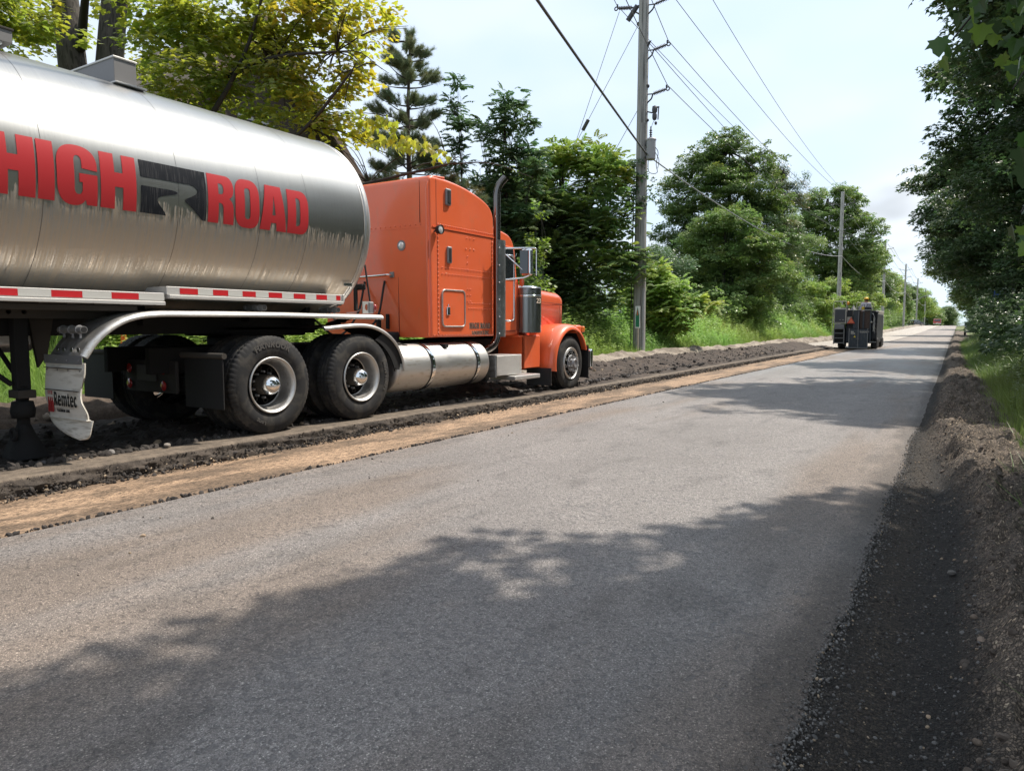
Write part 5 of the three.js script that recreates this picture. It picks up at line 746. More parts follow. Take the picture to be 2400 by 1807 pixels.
  put('hose', [tube([V(-3.92, 1.9, 42.05), V(-3.80, 1.6, 41.98), V(-3.88, 1.2, 42.0), V(-3.78, 0.8, 42.02)], 0.022, 18, 6), tube([V(-4.0, 1.95, 42.1), V(-3.84, 1.75, 41.98), V(-3.80, 1.35, 42.0), V(-3.9, 0.95, 42.02)], 0.018, 18, 6)], gy, mm, 'stuff'); put('handrail', [bent([V(-5.84, 0.5, 42.02), V(-5.86, 1.4, 42.0), V(-5.84, 2.55, 42.1), V(-5.2, 2.55, 42.1), V(-5.2, 2.2, 42.1)], 0.018, 0.08, 8), bent([V(-4.8, 2.07, 42.9), V(-4.8, 2.5, 42.9), V(-4.05, 2.5, 43.4), V(-4.05, 2.07, 43.4)], 0.016, 0.06, 8)], pale, mm, 'stuff'); put('bolt_heads', [-4.99, -4.62, -4.55, -4.13].flatMap((x) => [0.2, 0.55, 0.95].map((y) => new THREE.SphereGeometry(0.018, 6, 4).translate(x, y, -41.97))), gy, mm, 'stuff'); put('step_bracket', box(-4.02, -3.72, 0.36, 0.40, 41.9, 42.2), gy, mm); put('work_light', new THREE.SphereGeometry(0.05, 12, 8).translate(-3.96, 1.43, -42.02), pale, mm); put('pale_pipe', [rod(V(-3.83, 0.95, 42.0), V(-3.84, 1.7, 42.0), 0.03), rod(V(-5.22, 1.36, 42.06), V(-5.22, 2.2, 42.06), 0.03)], pale, mm);
  const bc = put('beacon', latheY([[0.06, 2.36], [0.075, 2.38], [0.075, 2.50], [0.05, 2.53], [0.0001, 2.53]], -5.17, 0, 42.3, 16), std({ color: C(0.75, 0.28, 0.02), roughness: 0.3 }), mm); put('beacon_post', rod(V(-5.17, 2.0, 42.3), V(-5.17, 2.37, 42.3), 0.025), gy, bc);
  put('seat_back', [box(-4.36, -4.02, 1.9, 2.24, 42.3, 42.42, 0.10)], blk, mm); put('seat_trim', box(-4.50, -4.36, 2.05, 2.26, 42.32, 42.4, 0.03), std({ color: C(0.55, 0.38, 0.03), roughness: 0.6 }), mm);
  put('console', [box(-4.75, -4.45, 2.05, 2.3, 42.9, 43.2, 0.05), rod(V(-4.6, 2.3, 43), V(-4.6, 2.42, 42.9), 0.02), new THREE.ConeGeometry(0.16, 0.3, 4).translate(-4.92, 2.23, -42.6)], gy, mm);
  if (Y) mm.position.y += Y;

  // operator: one continuous body from a field of tapered capsules, then hard hat, vest and hair
  const at = V(-4.32, 1.92, 42.62); // seat height
  const J = (x, y, s) => new THREE.Vector3(x, y, -s);
  const bones = [[J(0, 0.02, 0), 0.15, J(0, 0.30, 0.02), 0.145], [J(0, 0.30, 0.02), 0.145, J(0, 0.46, 0.03), 0.125], [J(-0.15, 0.49, 0.03), 0.075, J(0.15, 0.49, 0.03), 0.075], [J(0, 0.5, 0.04), 0.06, J(0, 0.60, 0.06), 0.055], [J(0, 0.66, 0.07), 0.095, J(0, 0.73, 0.06), 0.095], [J(0, 0.63, 0.12), 0.05, J(0, 0.66, 0.14), 0.05],
    [J(-0.19, 0.47, 0.03), 0.062, J(-0.25, 0.22, 0.06), 0.048], [J(-0.25, 0.22, 0.06), 0.047, J(-0.20, 0.13, 0.28), 0.036], [J(0.19, 0.47, 0.03), 0.062, J(0.25, 0.22, 0.06), 0.048], [J(0.25, 0.22, 0.06), 0.047, J(0.20, 0.13, 0.28), 0.036],
    [J(-0.09, 0.02, 0.02), 0.095, J(-0.13, 0.02, 0.44), 0.07], [J(-0.13, 0.02, 0.44), 0.065, J(-0.13, -0.38, 0.46), 0.045], [J(0.09, 0.02, 0.02), 0.095, J(0.13, 0.02, 0.44), 0.07], [J(0.13, 0.02, 0.44), 0.065, J(0.13, -0.38, 0.46), 0.045], [J(-0.13, -0.40, 0.46), 0.045, J(-0.13, -0.42, 0.60), 0.035], [J(0.13, -0.40, 0.46), 0.045, J(0.13, -0.42, 0.60), 0.035]];
  for (const sx of [-1, 1]) { const w = J(sx * 0.20, 0.13, 0.28); for (let f = 0; f < 4; f++) bones.push([w.clone().add(J(sx * (0.02 - f * 0.016), 0, 0.07)), 0.011, w.clone().add(J(sx * (0.022 - f * 0.018), -0.03 - 0.004 * f, 0.12 + (f === 1 || f === 2 ? 0.012 : 0))), 0.009]); bones.push([w, 0.033, w.clone().add(J(0, 0, 0.07)), 0.028]); bones.push([w.clone().add(J(-sx * 0.025, 0, 0.03)), 0.013, w.clone().add(J(-sx * 0.05, 0.01, 0.08)), 0.010]); }
  const field = (p) => { let k = 22, acc = 0; for (const [a, ra, b, rb] of bones) { const ab = b.clone().sub(a), t = clamp(p.clone().sub(a).dot(ab) / ab.lengthSq()), d = p.distanceTo(a.clone().addScaledVector(ab, t)) - lerp(ra, rb, t); if (d < 0.25) acc += Math.exp(-k * 2.2 * d); } return acc > 0 ? -Math.log(acc) / (k * 2.2) : 0.25; };
  const N = 76, half = 0.70, ctr = new THREE.Vector3(0, 0.2, -0.25), mc = new MarchingCubes(N, std({}), false, false, 400000); mc.isolation = 0; mc.reset();
  const p = new THREE.Vector3(); for (let z = 0; z < N; z++) for (let y = 0; y < N; y++) for (let x = 0; x < N; x++) { p.set(((x - N / 2) / (N / 2)) * half + ctr.x, ((y - N / 2) / (N / 2)) * half + ctr.y, ((z - N / 2) / (N / 2)) * half + ctr.z); mc.field[x + y * N + z * N * N] = -field(p); }
  mc.update();
  const cnt = mc.count, pa = new Float32Array(cnt * 3), na = new Float32Array(cnt * 3), ca = new Float32Array(cnt * 3);
  for (let i = 0; i < cnt; i++) { const x = mc.positionArray[i * 3] * half + ctr.x, y = mc.positionArray[i * 3 + 1] * half + ctr.y, z = mc.positionArray[i * 3 + 2] * half + ctr.z; pa.set([x + at.x, y + at.y, z + at.z], i * 3); na.set([-mc.normalArray[i * 3], -mc.normalArray[i * 3 + 1], -mc.normalArray[i * 3 + 2]], i * 3); const s = -z; ca.set(y > 0.56 || (y < 0.30 && s > 0.12 && y > 0.1 && Math.abs(x) > 0.15) ? [0.32, 0.17, 0.11] : y > 0.06 && s < 0.3 ? [0.46, 0.44, 0.48] : [0.03, 0.035, 0.06], i * 3); }
  const bg = new THREE.BufferGeometry(); bg.setAttribute('position', new THREE.BufferAttribute(pa, 3)); bg.setAttribute('color', new THREE.BufferAttribute(ca, 3)); bg.computeVertexNormals();
  const man = thing('person', 'person in a yellow hard hat and pale shirt seated on the milling machine', 'person', at.clone());
  put('body', bg, std({ vertexColors: true, roughness: 0.85 }), man);
  const hat = put('hard_hat', [new THREE.SphereGeometry(0.125, 24, 12, 0, 6.2832, 0, Math.PI / 2).scale(0.95, 0.95, 1.12).translate(at.x, at.y + 0.735, at.z - 0.065), latheY([[0.10, -0.004], [0.145, -0.006], [0.15, 0.004], [0.10, 0.008]], 0, 0, 0, 24).scale(0.95, 1, 1.15).translate(at.x, at.y + 0.738, at.z - 0.075)], std({ color: C(0.72, 0.40, 0.01), roughness: 0.35 }), man);
  put('hair', new THREE.SphereGeometry(0.102, 20, 12, 0, 6.2832, 1.2, 0.9).translate(at.x, at.y + 0.715, at.z - 0.055), std({ color: C(0.03, 0.02, 0.015), roughness: 0.8 }), man);
  put('safety_harness', [-1, 1].map((k) => bent([J(0.02 * k, 0.18, -0.14), J(0.06 * k, 0.42, -0.115), J(0.09 * k, 0.565, 0.02), J(0.08 * k, 0.45, 0.17)].map((q) => q.add(at)), 0.018, 0.08, 6)), std({ color: C(0.05, 0.045, 0.06), roughness: 0.7 }), man);
}

// =====================================================================  PARKED VEHICLES
function car(name, label, cat, x, s, turn, paint, pickup) {
  const t = thing(name, label, cat, new THREE.Vector3(0, 0, 0)), dkG = phy({ color: C(0.01, 0.012, 0.014), roughness: 0.05, clearcoat: 1 });
  const L = pickup ? 5.4 : 4.6, W = pickup ? 0.93 : 0.9;
  const pr = pickup ? [[0, 0.45], [0.05, 1.02], [0.1, 1.08], [1.75, 1.08], [1.85, 1.12], [2.05, 1.72], [2.3, 1.80], [3.3, 1.80], [3.9, 1.18], [5.1, 1.08], [5.38, 0.95], [5.4, 0.45]] : [[0, 0.40], [0.02, 0.75], [0.10, 1.0], [0.35, 1.42], [0.75, 1.58], [2.3, 1.60], [3.15, 1.08], [4.3, 0.95], [4.55, 0.75], [4.6, 0.35]];
  const sh = new THREE.Shape(); pr.forEach(([a, b], i) => (i ? sh.lineTo(a, b) : sh.moveTo(a, b))); const ax = pickup ? [1.05, 4.35] : [0.9, 3.65], wr = pickup ? 0.39 : 0.34;
  for (const a of ax.slice().reverse()) { sh.lineTo(a + wr + 0.05, 0.38); sh.absarc(a, 0.36, wr + 0.05, 0, Math.PI, false); } sh.closePath();
  put('body', extrudeX(sh, -W, W, 0.06, 3, 12), paint, t);
  put('rear_window', loft(pickup ? [[V(-0.75, 1.18, 1.83), V(0.75, 1.18, 1.83), V(0.68, 1.68, 2.015), V(-0.68, 1.68, 2.015)], [V(-0.75, 1.18, 1.88), V(0.75, 1.18, 1.88), V(0.68, 1.68, 2.05), V(-0.68, 1.68, 2.05)]] : [[V(-0.72, 1.05, 0.10), V(0.72, 1.05, 0.10), V(0.62, 1.42, 0.325), V(-0.62, 1.42, 0.325)], [V(-0.72, 1.05, 0.16), V(0.72, 1.05, 0.16), V(0.62, 1.42, 0.38), V(-0.62, 1.42, 0.38)]]), dkG, t);
  for (const k of [-1, 1]) { put('side_window', extrudeX(pickup ? [[2.15, 1.18], [3.75, 1.18], [3.25, 1.70], [2.32, 1.70]] : [[0.55, 1.06], [2.95, 1.06], [2.25, 1.48], [0.8, 1.48]], k > 0 ? W - 0.01 : -W - 0.008, k > 0 ? W + 0.008 : -W + 0.01), dkG, t); put('tail_lamp', box(k * W - 0.12 * (k > 0 ? 1 : 0), k * W + 0.12 * (k < 0 ? 1 : 0), 0.72, 0.98, -0.03, 0.08, 0.02), M.lensRed, t); }
  put('bumper', box(-W + 0.02, W - 0.02, 0.40, 0.62, -0.08, 0.05, 0.04), pickup ? M.chrome : paint, t); put('number_plate', box(-0.26, 0.26, 0.66, 0.80, -0.025, 0.0, 0.004), M.white, t);
  for (const a of ax) for (const k of [-1, 1]) { const w = put('wheel', latheX([[-0.1, wr - 0.06], [-0.09, wr], [0.09, wr], [0.1, wr - 0.06], [0.08, wr - 0.14]], k * (W - 0.08), 0.36, a, 24), M.rubber, t); put('rim', latheX([[0.06 * k, 0.0001], [0.07 * k, wr - 0.14], [0.09 * k, wr - 0.13]], k * (W - 0.08), 0.36, a, 20), M.alu, w); }
  if (pickup) put('tailgate', box(-0.78, 0.78, 0.64, 1.04, -0.01, 0.03, 0.02), paint, t);
  t.position.copy(V(x, E(s) + (x > 0 ? -0.02 : 0.05), s)); t.rotation.y = turn; return t;
}
const silver = phy({ color: C(0.22, 0.235, 0.26), metalness: 0.5, roughness: 0.3, clearcoat: 1 });
car('parked_car', 'silver car parked under the trees on the near shoulder', 'car', 1.35, 95, 0, silver);
car('pickup_truck', 'red pickup driving away near the end of the road', 'pickup truck', -5.4, 230, 0, phy({ color: C(0.42, 0.035, 0.03), roughness: 0.35, clearcoat: 0.8 }), true);
car('parked_car', 'dark vehicle half hidden in the trees left of the red pickup', 'car', -11.2, 218, -0.5, phy({ color: C(0.02, 0.022, 0.03), roughness: 0.3, clearcoat: 0.8 }));
// house behind the maple: its gable rake shows between tank and sleeper
{
  const h = thing('house', 'brown house gable behind the maple and pine, between tank and sleeper', 'house', V(-20, 0.3, 13));
  const roof = std({ map: tex(256, 256, (u, v) => { const r = Math.floor(v * 24), c = Math.floor(u * 16 + (r % 2) * 0.5), q = 0.07 + 0.05 * h3(c, r, 4) - (v * 24 - r < 0.1 ? 0.03 : 0); return [q * 1.15, q * 0.95, q * 0.8]; }), roughness: 0.95 }), brd = std({ color: C(0.11, 0.075, 0.055), roughness: 0.8 }), side = std({ color: C(0.065, 0.05, 0.04), roughness: 0.9 });
  const rk = (s0, y0, s1, y1, x0, x1, th) => loft([x0, x1].map((x) => [V(x, y0, s0), V(x, y1, s1), V(x, y1 - th, s1), V(x, y0 - th, s0)]));
  put('wall', extrudeX([[9.5, 0.2], [17.0, 0.2], [17.0, 5.2], [13.2, 9.15], [9.5, 5.2]], -27, -16.6), side, h);
  put('roof', rk(13.2, 9.55, 17.8, 4.75, -27.5, -16.0, 0.18), roof, h); put('roof', rk(13.2, 9.55, 8.6, 4.75, -27.5, -16.0, 0.18), roof, h);
  put('rake_board', [rk(13.2, 9.50, 17.8, 4.70, -16.0, -15.94, 0.34), rk(13.2, 9.50, 8.6, 4.70, -16.0, -15.94, 0.34)], brd, h);
  const wn = put('window', box(-16.62, -16.56, 5.6, 6.9, 12.6, 13.8), std({ color: C(0.4, 0.4, 0.4), roughness: 0.6 }), h); put('pane', box(-16.57, -16.55, 5.7, 6.8, 12.7, 13.7), phy({ color: C(0.02, 0.02, 0.025), roughness: 0.05 }), wn);
}
// small litter and the blue address plate in the leaves
{
  const lm = std({ color: C(0.72, 0.72, 0.70), roughness: 0.7, side: THREE.DoubleSide });
  const g = new THREE.PlaneGeometry(0.11, 0.06, 10, 8), p = g.attributes.position; for (let i = 0; i < p.count; i++) p.setZ(i, 0.05 * (fbm(p.getX(i) * 22, p.getY(i) * 22, 3) - 0.4)); g.rotateX(-1.2).computeVertexNormals(); const b = g.clone(); b.translate(0, 0.006, 0); g.translate(0.0, 0.0, 0);
  const m = put('litter', [g.translate(-0.12, 0.12, -13.6), b.translate(-0.08, 0.13, -13.66)], lm); tag(m, 'crumpled white scrap of litter on the spoil bank at right', 'litter');
  const bl = thing('address_sign', 'small blue sign plate among the leaves at right', 'sign', V(1.4, 0, 40)); put('panel', box(1.27, 1.56, 2.56, 2.86, 39.98, 40.0, 0.004), std({ color: C(0.015, 0.05, 0.20), roughness: 0.5 }), bl); put('post', box(1.40, 1.45, -0.1, 2.8, 40.005, 40.05), M.galv, bl);
}

// =====================================================================  VEGETATION
const leafMat = (r, g, b, tr = 0.35, rough = 0.4) => phy({ color: C(r, g, b), roughness: 0.96, transmission: tr, thickness: 0, side: THREE.DoubleSide, specularIntensity: 0.3, clearcoat: 0.8, clearcoatRoughness: rough * 0.85 });
const bark = std({ map: tex(256, 512, (u, v) => { const f = pfbm(u, v * 0.3, 16, 4, 111), c = sstep(0.55, 0.68, pvn(u * 28, v * 10, 280, 112)), q = 0.055 + 0.06 * f - 0.035 * c; return [q * 1.08, q * 0.96, q * 0.84]; }), bumpMap: null, roughness: 0.95 });
const barkDark = std({ color: C(0.035, 0.03, 0.026), roughness: 0.95 });
const stemG = std({ color: C(0.09, 0.12, 0.035), roughness: 0.8 });

// --- leaf shapes: lists of triangles about the stem point, growing along +y, facing +z
function leafTris(kind) {
  if (kind === 'maple') { const o = [[0, 0], [0.16, 0.10], [0.44, 0.02], [0.36, 0.20], [0.56, 0.42], [0.33, 0.44], [0.26, 0.52], [0.24, 0.70], [0.0, 1.0]], R = o, Lh = o.map(([x, y]) => [-x, y]); const f = []; for (let i = 1; i < R.length - 1; i++) f.push([[0, 0.28], R[i], R[i + 1]], [[0, 0.28], Lh[i + 1], Lh[i]]); f.push([[0, 0.28], [0, 0], R[1]], [[0, 0.28], Lh[1], [0, 0]]); return f.map((t) => t.map(([x, y]) => [x, y, -0.22 * Math.abs(x) - 0.10 * y * y])); }
  if (kind === 'oval') return [[[0, 0, 0], [0.30, 0.42, -0.08], [0, 1, -0.12]], [[0, 0, 0], [0, 1, -0.12], [-0.30, 0.42, -0.08]]];
  if (kind === 'heart') return [[[0, 0, 0], [0.42, 0.10, -0.06], [0.40, 0.48, -0.1]], [[0, 0, 0], [0.40, 0.48, -0.1], [0, 1, -0.15]], [[0, 0, 0], [0, 1, -0.15], [-0.40, 0.48, -0.1]], [[0, 0, 0], [-0.40, 0.48, -0.1], [-0.42, 0.10, -0.06]]];
  if (kind === 'lobed') return [[[0, 0, 0], [0.48, 0.34, -0.1], [0.16, 0.5, 0]], [[0, 0, 0], [0.16, 0.5, 0], [0, 1, -0.12]], [[0, 0, 0], [0, 1, -0.12], [-0.16, 0.5, 0]], [[0, 0, 0], [-0.16, 0.5, 0], [-0.48, 0.34, -0.1]]];
  return [[[-0.12, 0, 0], [0.12, 0, 0], [0, 1, -0.1]]];
}
class Soup { constructor() { this.p = []; this.c = []; this.colored = false; } tri(a, b, c) { this.p.push(...a, ...b, ...c); }
  leaf(tris, m, tint) { const v = new THREE.Vector3(); for (const t of tris) for (const q of t) { v.set(q[0], q[1], q[2]).applyMatrix4(m); this.p.push(v.x, v.y, v.z); if (tint) this.c.push(tint, tint, tint); } }
  geo() { const g = new THREE.BufferGeometry(); g.setAttribute('position', new THREE.Float32BufferAttribute(this.p, 3)); if (this.c.length) g.setAttribute('color', new THREE.Float32BufferAttribute(this.c, 3)); g.computeVertexNormals(); return g; } }
const mtx = (pos, dir, roll, sc, up) => { const y = dir.clone().normalize(), x = new THREE.Vector3().crossVectors(y, up ?? new THREE.Vector3(0, 1, 0)); if (x.lengthSq() < 1e-5) x.set(1, 0, 0); x.normalize(); const z = new THREE.Vector3().crossVectors(x, y), m = new THREE.Matrix4().makeBasis(x, y, z); if (roll) m.multiply(new THREE.Matrix4().makeRotationY(roll)); return m.scale(new THREE.Vector3(sc, sc, sc)).setPosition(pos); };
// a spray: a forked twig with leaves set along it, drooping, within about r of the origin; grows along +z, y up
function spray(kind, seed, n, r, size, droop = 0.25, thickY = 0.28) {
  const q = rng(seed), s = new Soup(), T = leafTris(kind), P = new THREE.Vector3(), D = new THREE.Vector3();
  for (let i = 0; i < n; i++) {
    const a = (q() - 0.5) * 2.6, t = Math.pow(q(), 0.65) * r; P.set(Math.sin(a) * t, (q() - 0.5) * thickY * r * 2 - droop * t * t / r, Math.cos(a) * t - 0.25 * r);
    D.set(Math.sin(a) + (q() - 0.5) * 1.3, -0.15 - 0.75 * q() * droop * 3, Math.cos(a) + (q() - 0.5) * 1.3);
    s.leaf(T, mtx(P, D, (q() - 0.5) * 1.3, size * (0.65 + 0.6 * q())), 0);
  }
  return s.geo();
}
// fronds: rachis with paired leaflets (ash, walnut, sumac), n fronds fanned from the origin
function fronds(seed, n, len, pairs, lw, arch = 0.5) {
  const q = rng(seed), s = new Soup(), T = leafTris('oval');
  for (let i = 0; i < n; i++) {
    const a = (i / n) * 6.283 + q(), el = 0.2 + 0.9 * q(), dir = new THREE.Vector3(Math.cos(a) * Math.cos(el), Math.sin(el), Math.sin(a) * Math.cos(el)), L = len * (0.7 + 0.5 * q()), base = new THREE.Vector3((q() - 0.5) * 0.3, (q() - 0.5) * 0.3, (q() - 0.5) * 0.3).multiplyScalar(len);
    const at = (t) => base.clone().addScaledVector(dir, t * L).add(new THREE.Vector3(0, -arch * t * t * L * 0.6, 0)), side = new THREE.Vector3().crossVectors(dir, new THREE.Vector3(0, 1, 0)).normalize();
    for (let k = 1; k <= pairs; k++) { const t = 0.2 + (0.8 * k) / pairs, p = at(t), tg = at(t).sub(at(t - 0.08)).normalize(); for (const sd of [-1, 1]) s.leaf(T, mtx(p, side.clone().multiplyScalar(sd).addScaledVector(tg, 0.5).add(new THREE.Vector3(0, -0.35, 0)), (q() - 0.5) * 0.6, lw * (0.8 + 0.4 * q()) * (1 - 0.35 * Math.abs(t - 0.55))), 0); if (k === pairs) s.leaf(T, mtx(p, tg, 0, lw), 0); }
  }
  return s.geo();
}
function needles(seed, n, len) { const q = rng(seed), s = new Soup(); const v = new THREE.Vector3(), w = new THREE.Vector3(); for (let i = 0; i < n; i++) { const t = q(), base = new THREE.Vector3(0, 0, t * len * 2.2); v.set(q() - 0.5, q() - 0.35, q() * 0.9 - 0.1).normalize(); w.crossVectors(v, new THREE.Vector3(q() - 0.5, q() - 0.5, q() - 0.5)).normalize().multiplyScalar(len * 0.022); const e = base.clone().addScaledVector(v, len * (0.7 + 0.5 * q())); s.tri([base.x + w.x, base.y + w.y, base.z + w.z], [base.x - w.x, base.y - w.y, base.z - w.z], [e.x, e.y, e.z]); } return s.geo(); }

const CL = { // clumps shared by all trees
  oval: [1, 2, 3].map((k) => spray('oval', 200 + k, 34, 0.42, 0.14, 0.3, 0.34)),
  lobed: [1, 2, 3].map((k) => spray('lobed', 210 + k, 28, 0.42, 0.16, 0.35, 0.28)),
  small: [1, 2, 3].map((k) => spray('oval', 220 + k, 64, 0.5, 0.10, 0.25, 0.5)),
  frond: [1, 2, 3].map((k) => fronds(230 + k, 5, 0.46, 6, 0.15, 0.7)),
  sumac: [1, 2].map((k) => fronds(240 + k, 8, 0.62, 9, 0.15, 0.9)),
  maple: [1, 2, 3, 4].map((k) => spray('maple', 250 + k, 22, 0.42, 0.112, 0.24, 0.2)),
  needle: [1, 2].map((k) => needles(260 + k, 190, 0.13)),
  heart: [1, 2].map((k) => spray('heart', 270 + k, 26, 0.34, 0.13, 0.35, 0.5)),
};
const LM = {
  dark: leafMat(0.124, 0.200, 0.053, 0.46, 0.36), mid: leafMat(0.185, 0.290, 0.069, 0.52, 0.38), light: leafMat(0.266, 0.388, 0.071, 0.56, 0.42), yellow: leafMat(0.44, 0.455, 0.045, 0.76, 0.45), blue: leafMat(0.102, 0.184, 0.070, 0.42, 0.34), pine: leafMat(0.182, 0.231, 0.113, 0.30, 0.5), shade: leafMat(0.067, 0.123, 0.039, 0.46, 0.36), grass: leafMat(0.22, 0.36, 0.09, 0.5, 0.5), olive: leafMat(0.328, 0.337, 0.123, 0.50, 0.6),  // shade: darker leaf copy with tree shade put into its colour
};
const clumpM = new THREE.Matrix4(), upV = new THREE.Vector3(0, 1, 0);
// leaves in a union of blobs: [x, y, s, rx, ry, rs]; clumps sit near the blob's skin and look outward
function scatter(blobs, n, q, o = {}) {
  const out = [], tot = blobs.map((b) => Math.pow(b[3] * b[4] * b[5], 0.67)), sum = tot.reduce((a, b) => a + b, 0), thr = o.gap ?? 0.42, fr = o.freq ?? 0.55;
  blobs.forEach((b, i) => {
    const k = Math.round((n * tot[i]) / sum), pr = Math.min(o.puff ?? 0.62, 0.8 * b[3]), np = Math.max(3, Math.round((4.5 * tot[i]) / (pr * pr)) ), puffs = [];
    for (let j = 0; j < np; j++) { const z = q() * 2 - 1, a = q() * 6.2832, h = Math.sqrt(1 - z * z), r = 1 - (o.depth ?? 0.5) * Math.pow(q(), 1.5); puffs.push([b[0] + h * Math.cos(a) * Math.max(0.05, b[3] - pr * 0.6) * r, b[1] + z * Math.max(0.05, b[4] - pr * 0.5) * r, b[2] + h * Math.sin(a) * Math.max(0.05, b[5] - pr * 0.6) * r, pr * (0.65 + 0.7 * q())]); }
    for (let j = 0, tries = 0; j < k && tries < k * 4; tries++) {
      const p = puffs[Math.floor(q() * np)], z = 1 - 1.45 * Math.pow(q(), 0.8), a = q() * 6.2832, h = Math.sqrt(Math.max(0, 1 - z * z)), rr = p[3] * (1 - 0.4 * q() * q()), dx = h * Math.cos(a), dy = z, ds = h * Math.sin(a);
      const x = p[0] + dx * rr * 1.15, y = p[1] + dy * rr * 0.72, s = p[2] + ds * rr * 1.15;
      if (fbm(x * fr, y * fr * 1.5, s * fr, 3) < thr) continue;
      if (y < (o.floor ?? -9)) continue;
      j++;
      const d = new THREE.Vector3(dx + (q() - 0.5) * 0.9, 0.15 + 0.3 * dy + (q() - 0.5) * 0.5, -(ds + (q() - 0.5) * 0.9)).normalize(), zz = d, xx = new THREE.Vector3().crossVectors(upV, zz).normalize(), yy = new THREE.Vector3().crossVectors(zz, xx), sc = (o.size ?? 1) * (0.75 + 0.55 * q());
      out.push([clumpM.makeBasis(xx, yy, zz).scale(new THREE.Vector3(sc, sc, sc)).setPosition(x, y, -s).clone(), x, y, s]);
    }
  });
  return out;
}
function crown(parent, pts, kind, mat, q, tint, name = 'crown') {
  const geos = CL[kind], sets = geos.map(() => []), cols = geos.map(() => []);
  for (const p of pts) { const k = Math.floor(q() * geos.length), v = 0.82 + 0.36 * q(), hu = 0.85 + 0.3 * q() + 0.25 * Math.pow(q(), 6), c = tint ? tint(p, q) : [1, 1, 1]; sets[k].push(p[0]); cols[k].push(C(c[0] * v * hu, c[1] * v, c[2] * v * (1.6 - 0.6 * hu))); }
  geos.forEach((g, i) => sets[i].length && inst(name, g, mat, sets[i], cols[i], parent));
}
function trunk(parent, pts, r0, r1, mat = bark, name = 'trunk') { return put(name, taper(pts.map((p) => V(...p)), r0, r1, 16, 9), mat, parent); }
function limbs(parent, from, blobs, r, q, mat = barkDark, n = 99) { const g = []; blobs.slice(0, n).forEach((b) => { const a = from[Math.min(from.length - 1, Math.floor(q() * from.length))], m = [lerp(a[0], b[0], 0.5) + (q() - 0.5) * 0.4, lerp(a[1], b[1], 0.5) + 0.3 * q(), lerp(a[2], b[2], 0.5) + (q() - 0.5) * 0.4]; g.push(taper([V(...a), V(...m), V(b[0], b[1], b[2])], r, r * 0.25, 8, 6)); for (let k = 0; k < 3; k++) g.push(taper([V(...m), V(b[0] + (q() - 0.5) * b[3], b[1] + (q() - 0.3) * b[4], b[2] + (q() - 0.5) * b[5]), V(b[0] + (q() - 0.5) * 1.7 * b[3], b[1] + (q() - 0.2) * b[4] * 1.4, b[2] + (q() - 0.5) * 1.7 * b[5])], r * 0.4, r * 0.08, 6, 5)); }); if (g.length) put('branches', g, mat, parent); }
function tree(name, label, x, s, h, blobs, n, kind, mat, seed, o = {}) {
  const kk = o.k ?? 1; x *= kk; s *= kk; h *= kk; blobs = blobs.map((b) => b.map((v) => v * kk));
  const q = rng(seed), y0 = groundY(x, s) - 0.1, t = thing(name, label, o.cat ?? 'tree', V(x, y0, s), o.group);
  const lean = o.lean ?? 0, tp = [[x, y0, s], [x + lean * 0.3, y0 + h * 0.3, s], [x + lean * 0.7, y0 + h * 0.6, s + 0.2], [x + lean, y0 + h * 0.9, s]];
  trunk(t, tp, o.r ?? h * 0.018, (o.r ?? h * 0.018) * 0.22, o.bark ?? bark);
  const B = blobs.map((b) => [x + b[0], y0 + b[1], s + b[2], b[3], b[4], b[5] ?? b[3]]);
  limbs(t, [tp[1], tp[2], tp[3]], B, (o.r ?? h * 0.018) * 0.35, q);
  crown(t, scatter(B, n, q, o), kind, mat, q, o.tint);
  return t;
}
// blobs stacked into an uneven broad crown
function mass(seed, w, h0, h1, k = 9, d = w) { const q = rng(seed), l = []; for (let i = 0; i < k; i++) { const t = (i + 0.5) / k, a = q() * 6.283, sp = Math.sin(Math.PI * (0.18 + 0.74 * t)), rr = w * (0.30 + 0.22 * q()); l.push([Math.cos(a) * w * 0.52 * sp, lerp(h0 + rr * 0.6, h1 - rr * 0.7, t), Math.sin(a) * d * 0.52 * sp, rr, rr * (0.7 + 0.3 * q()), rr]); } return l; }

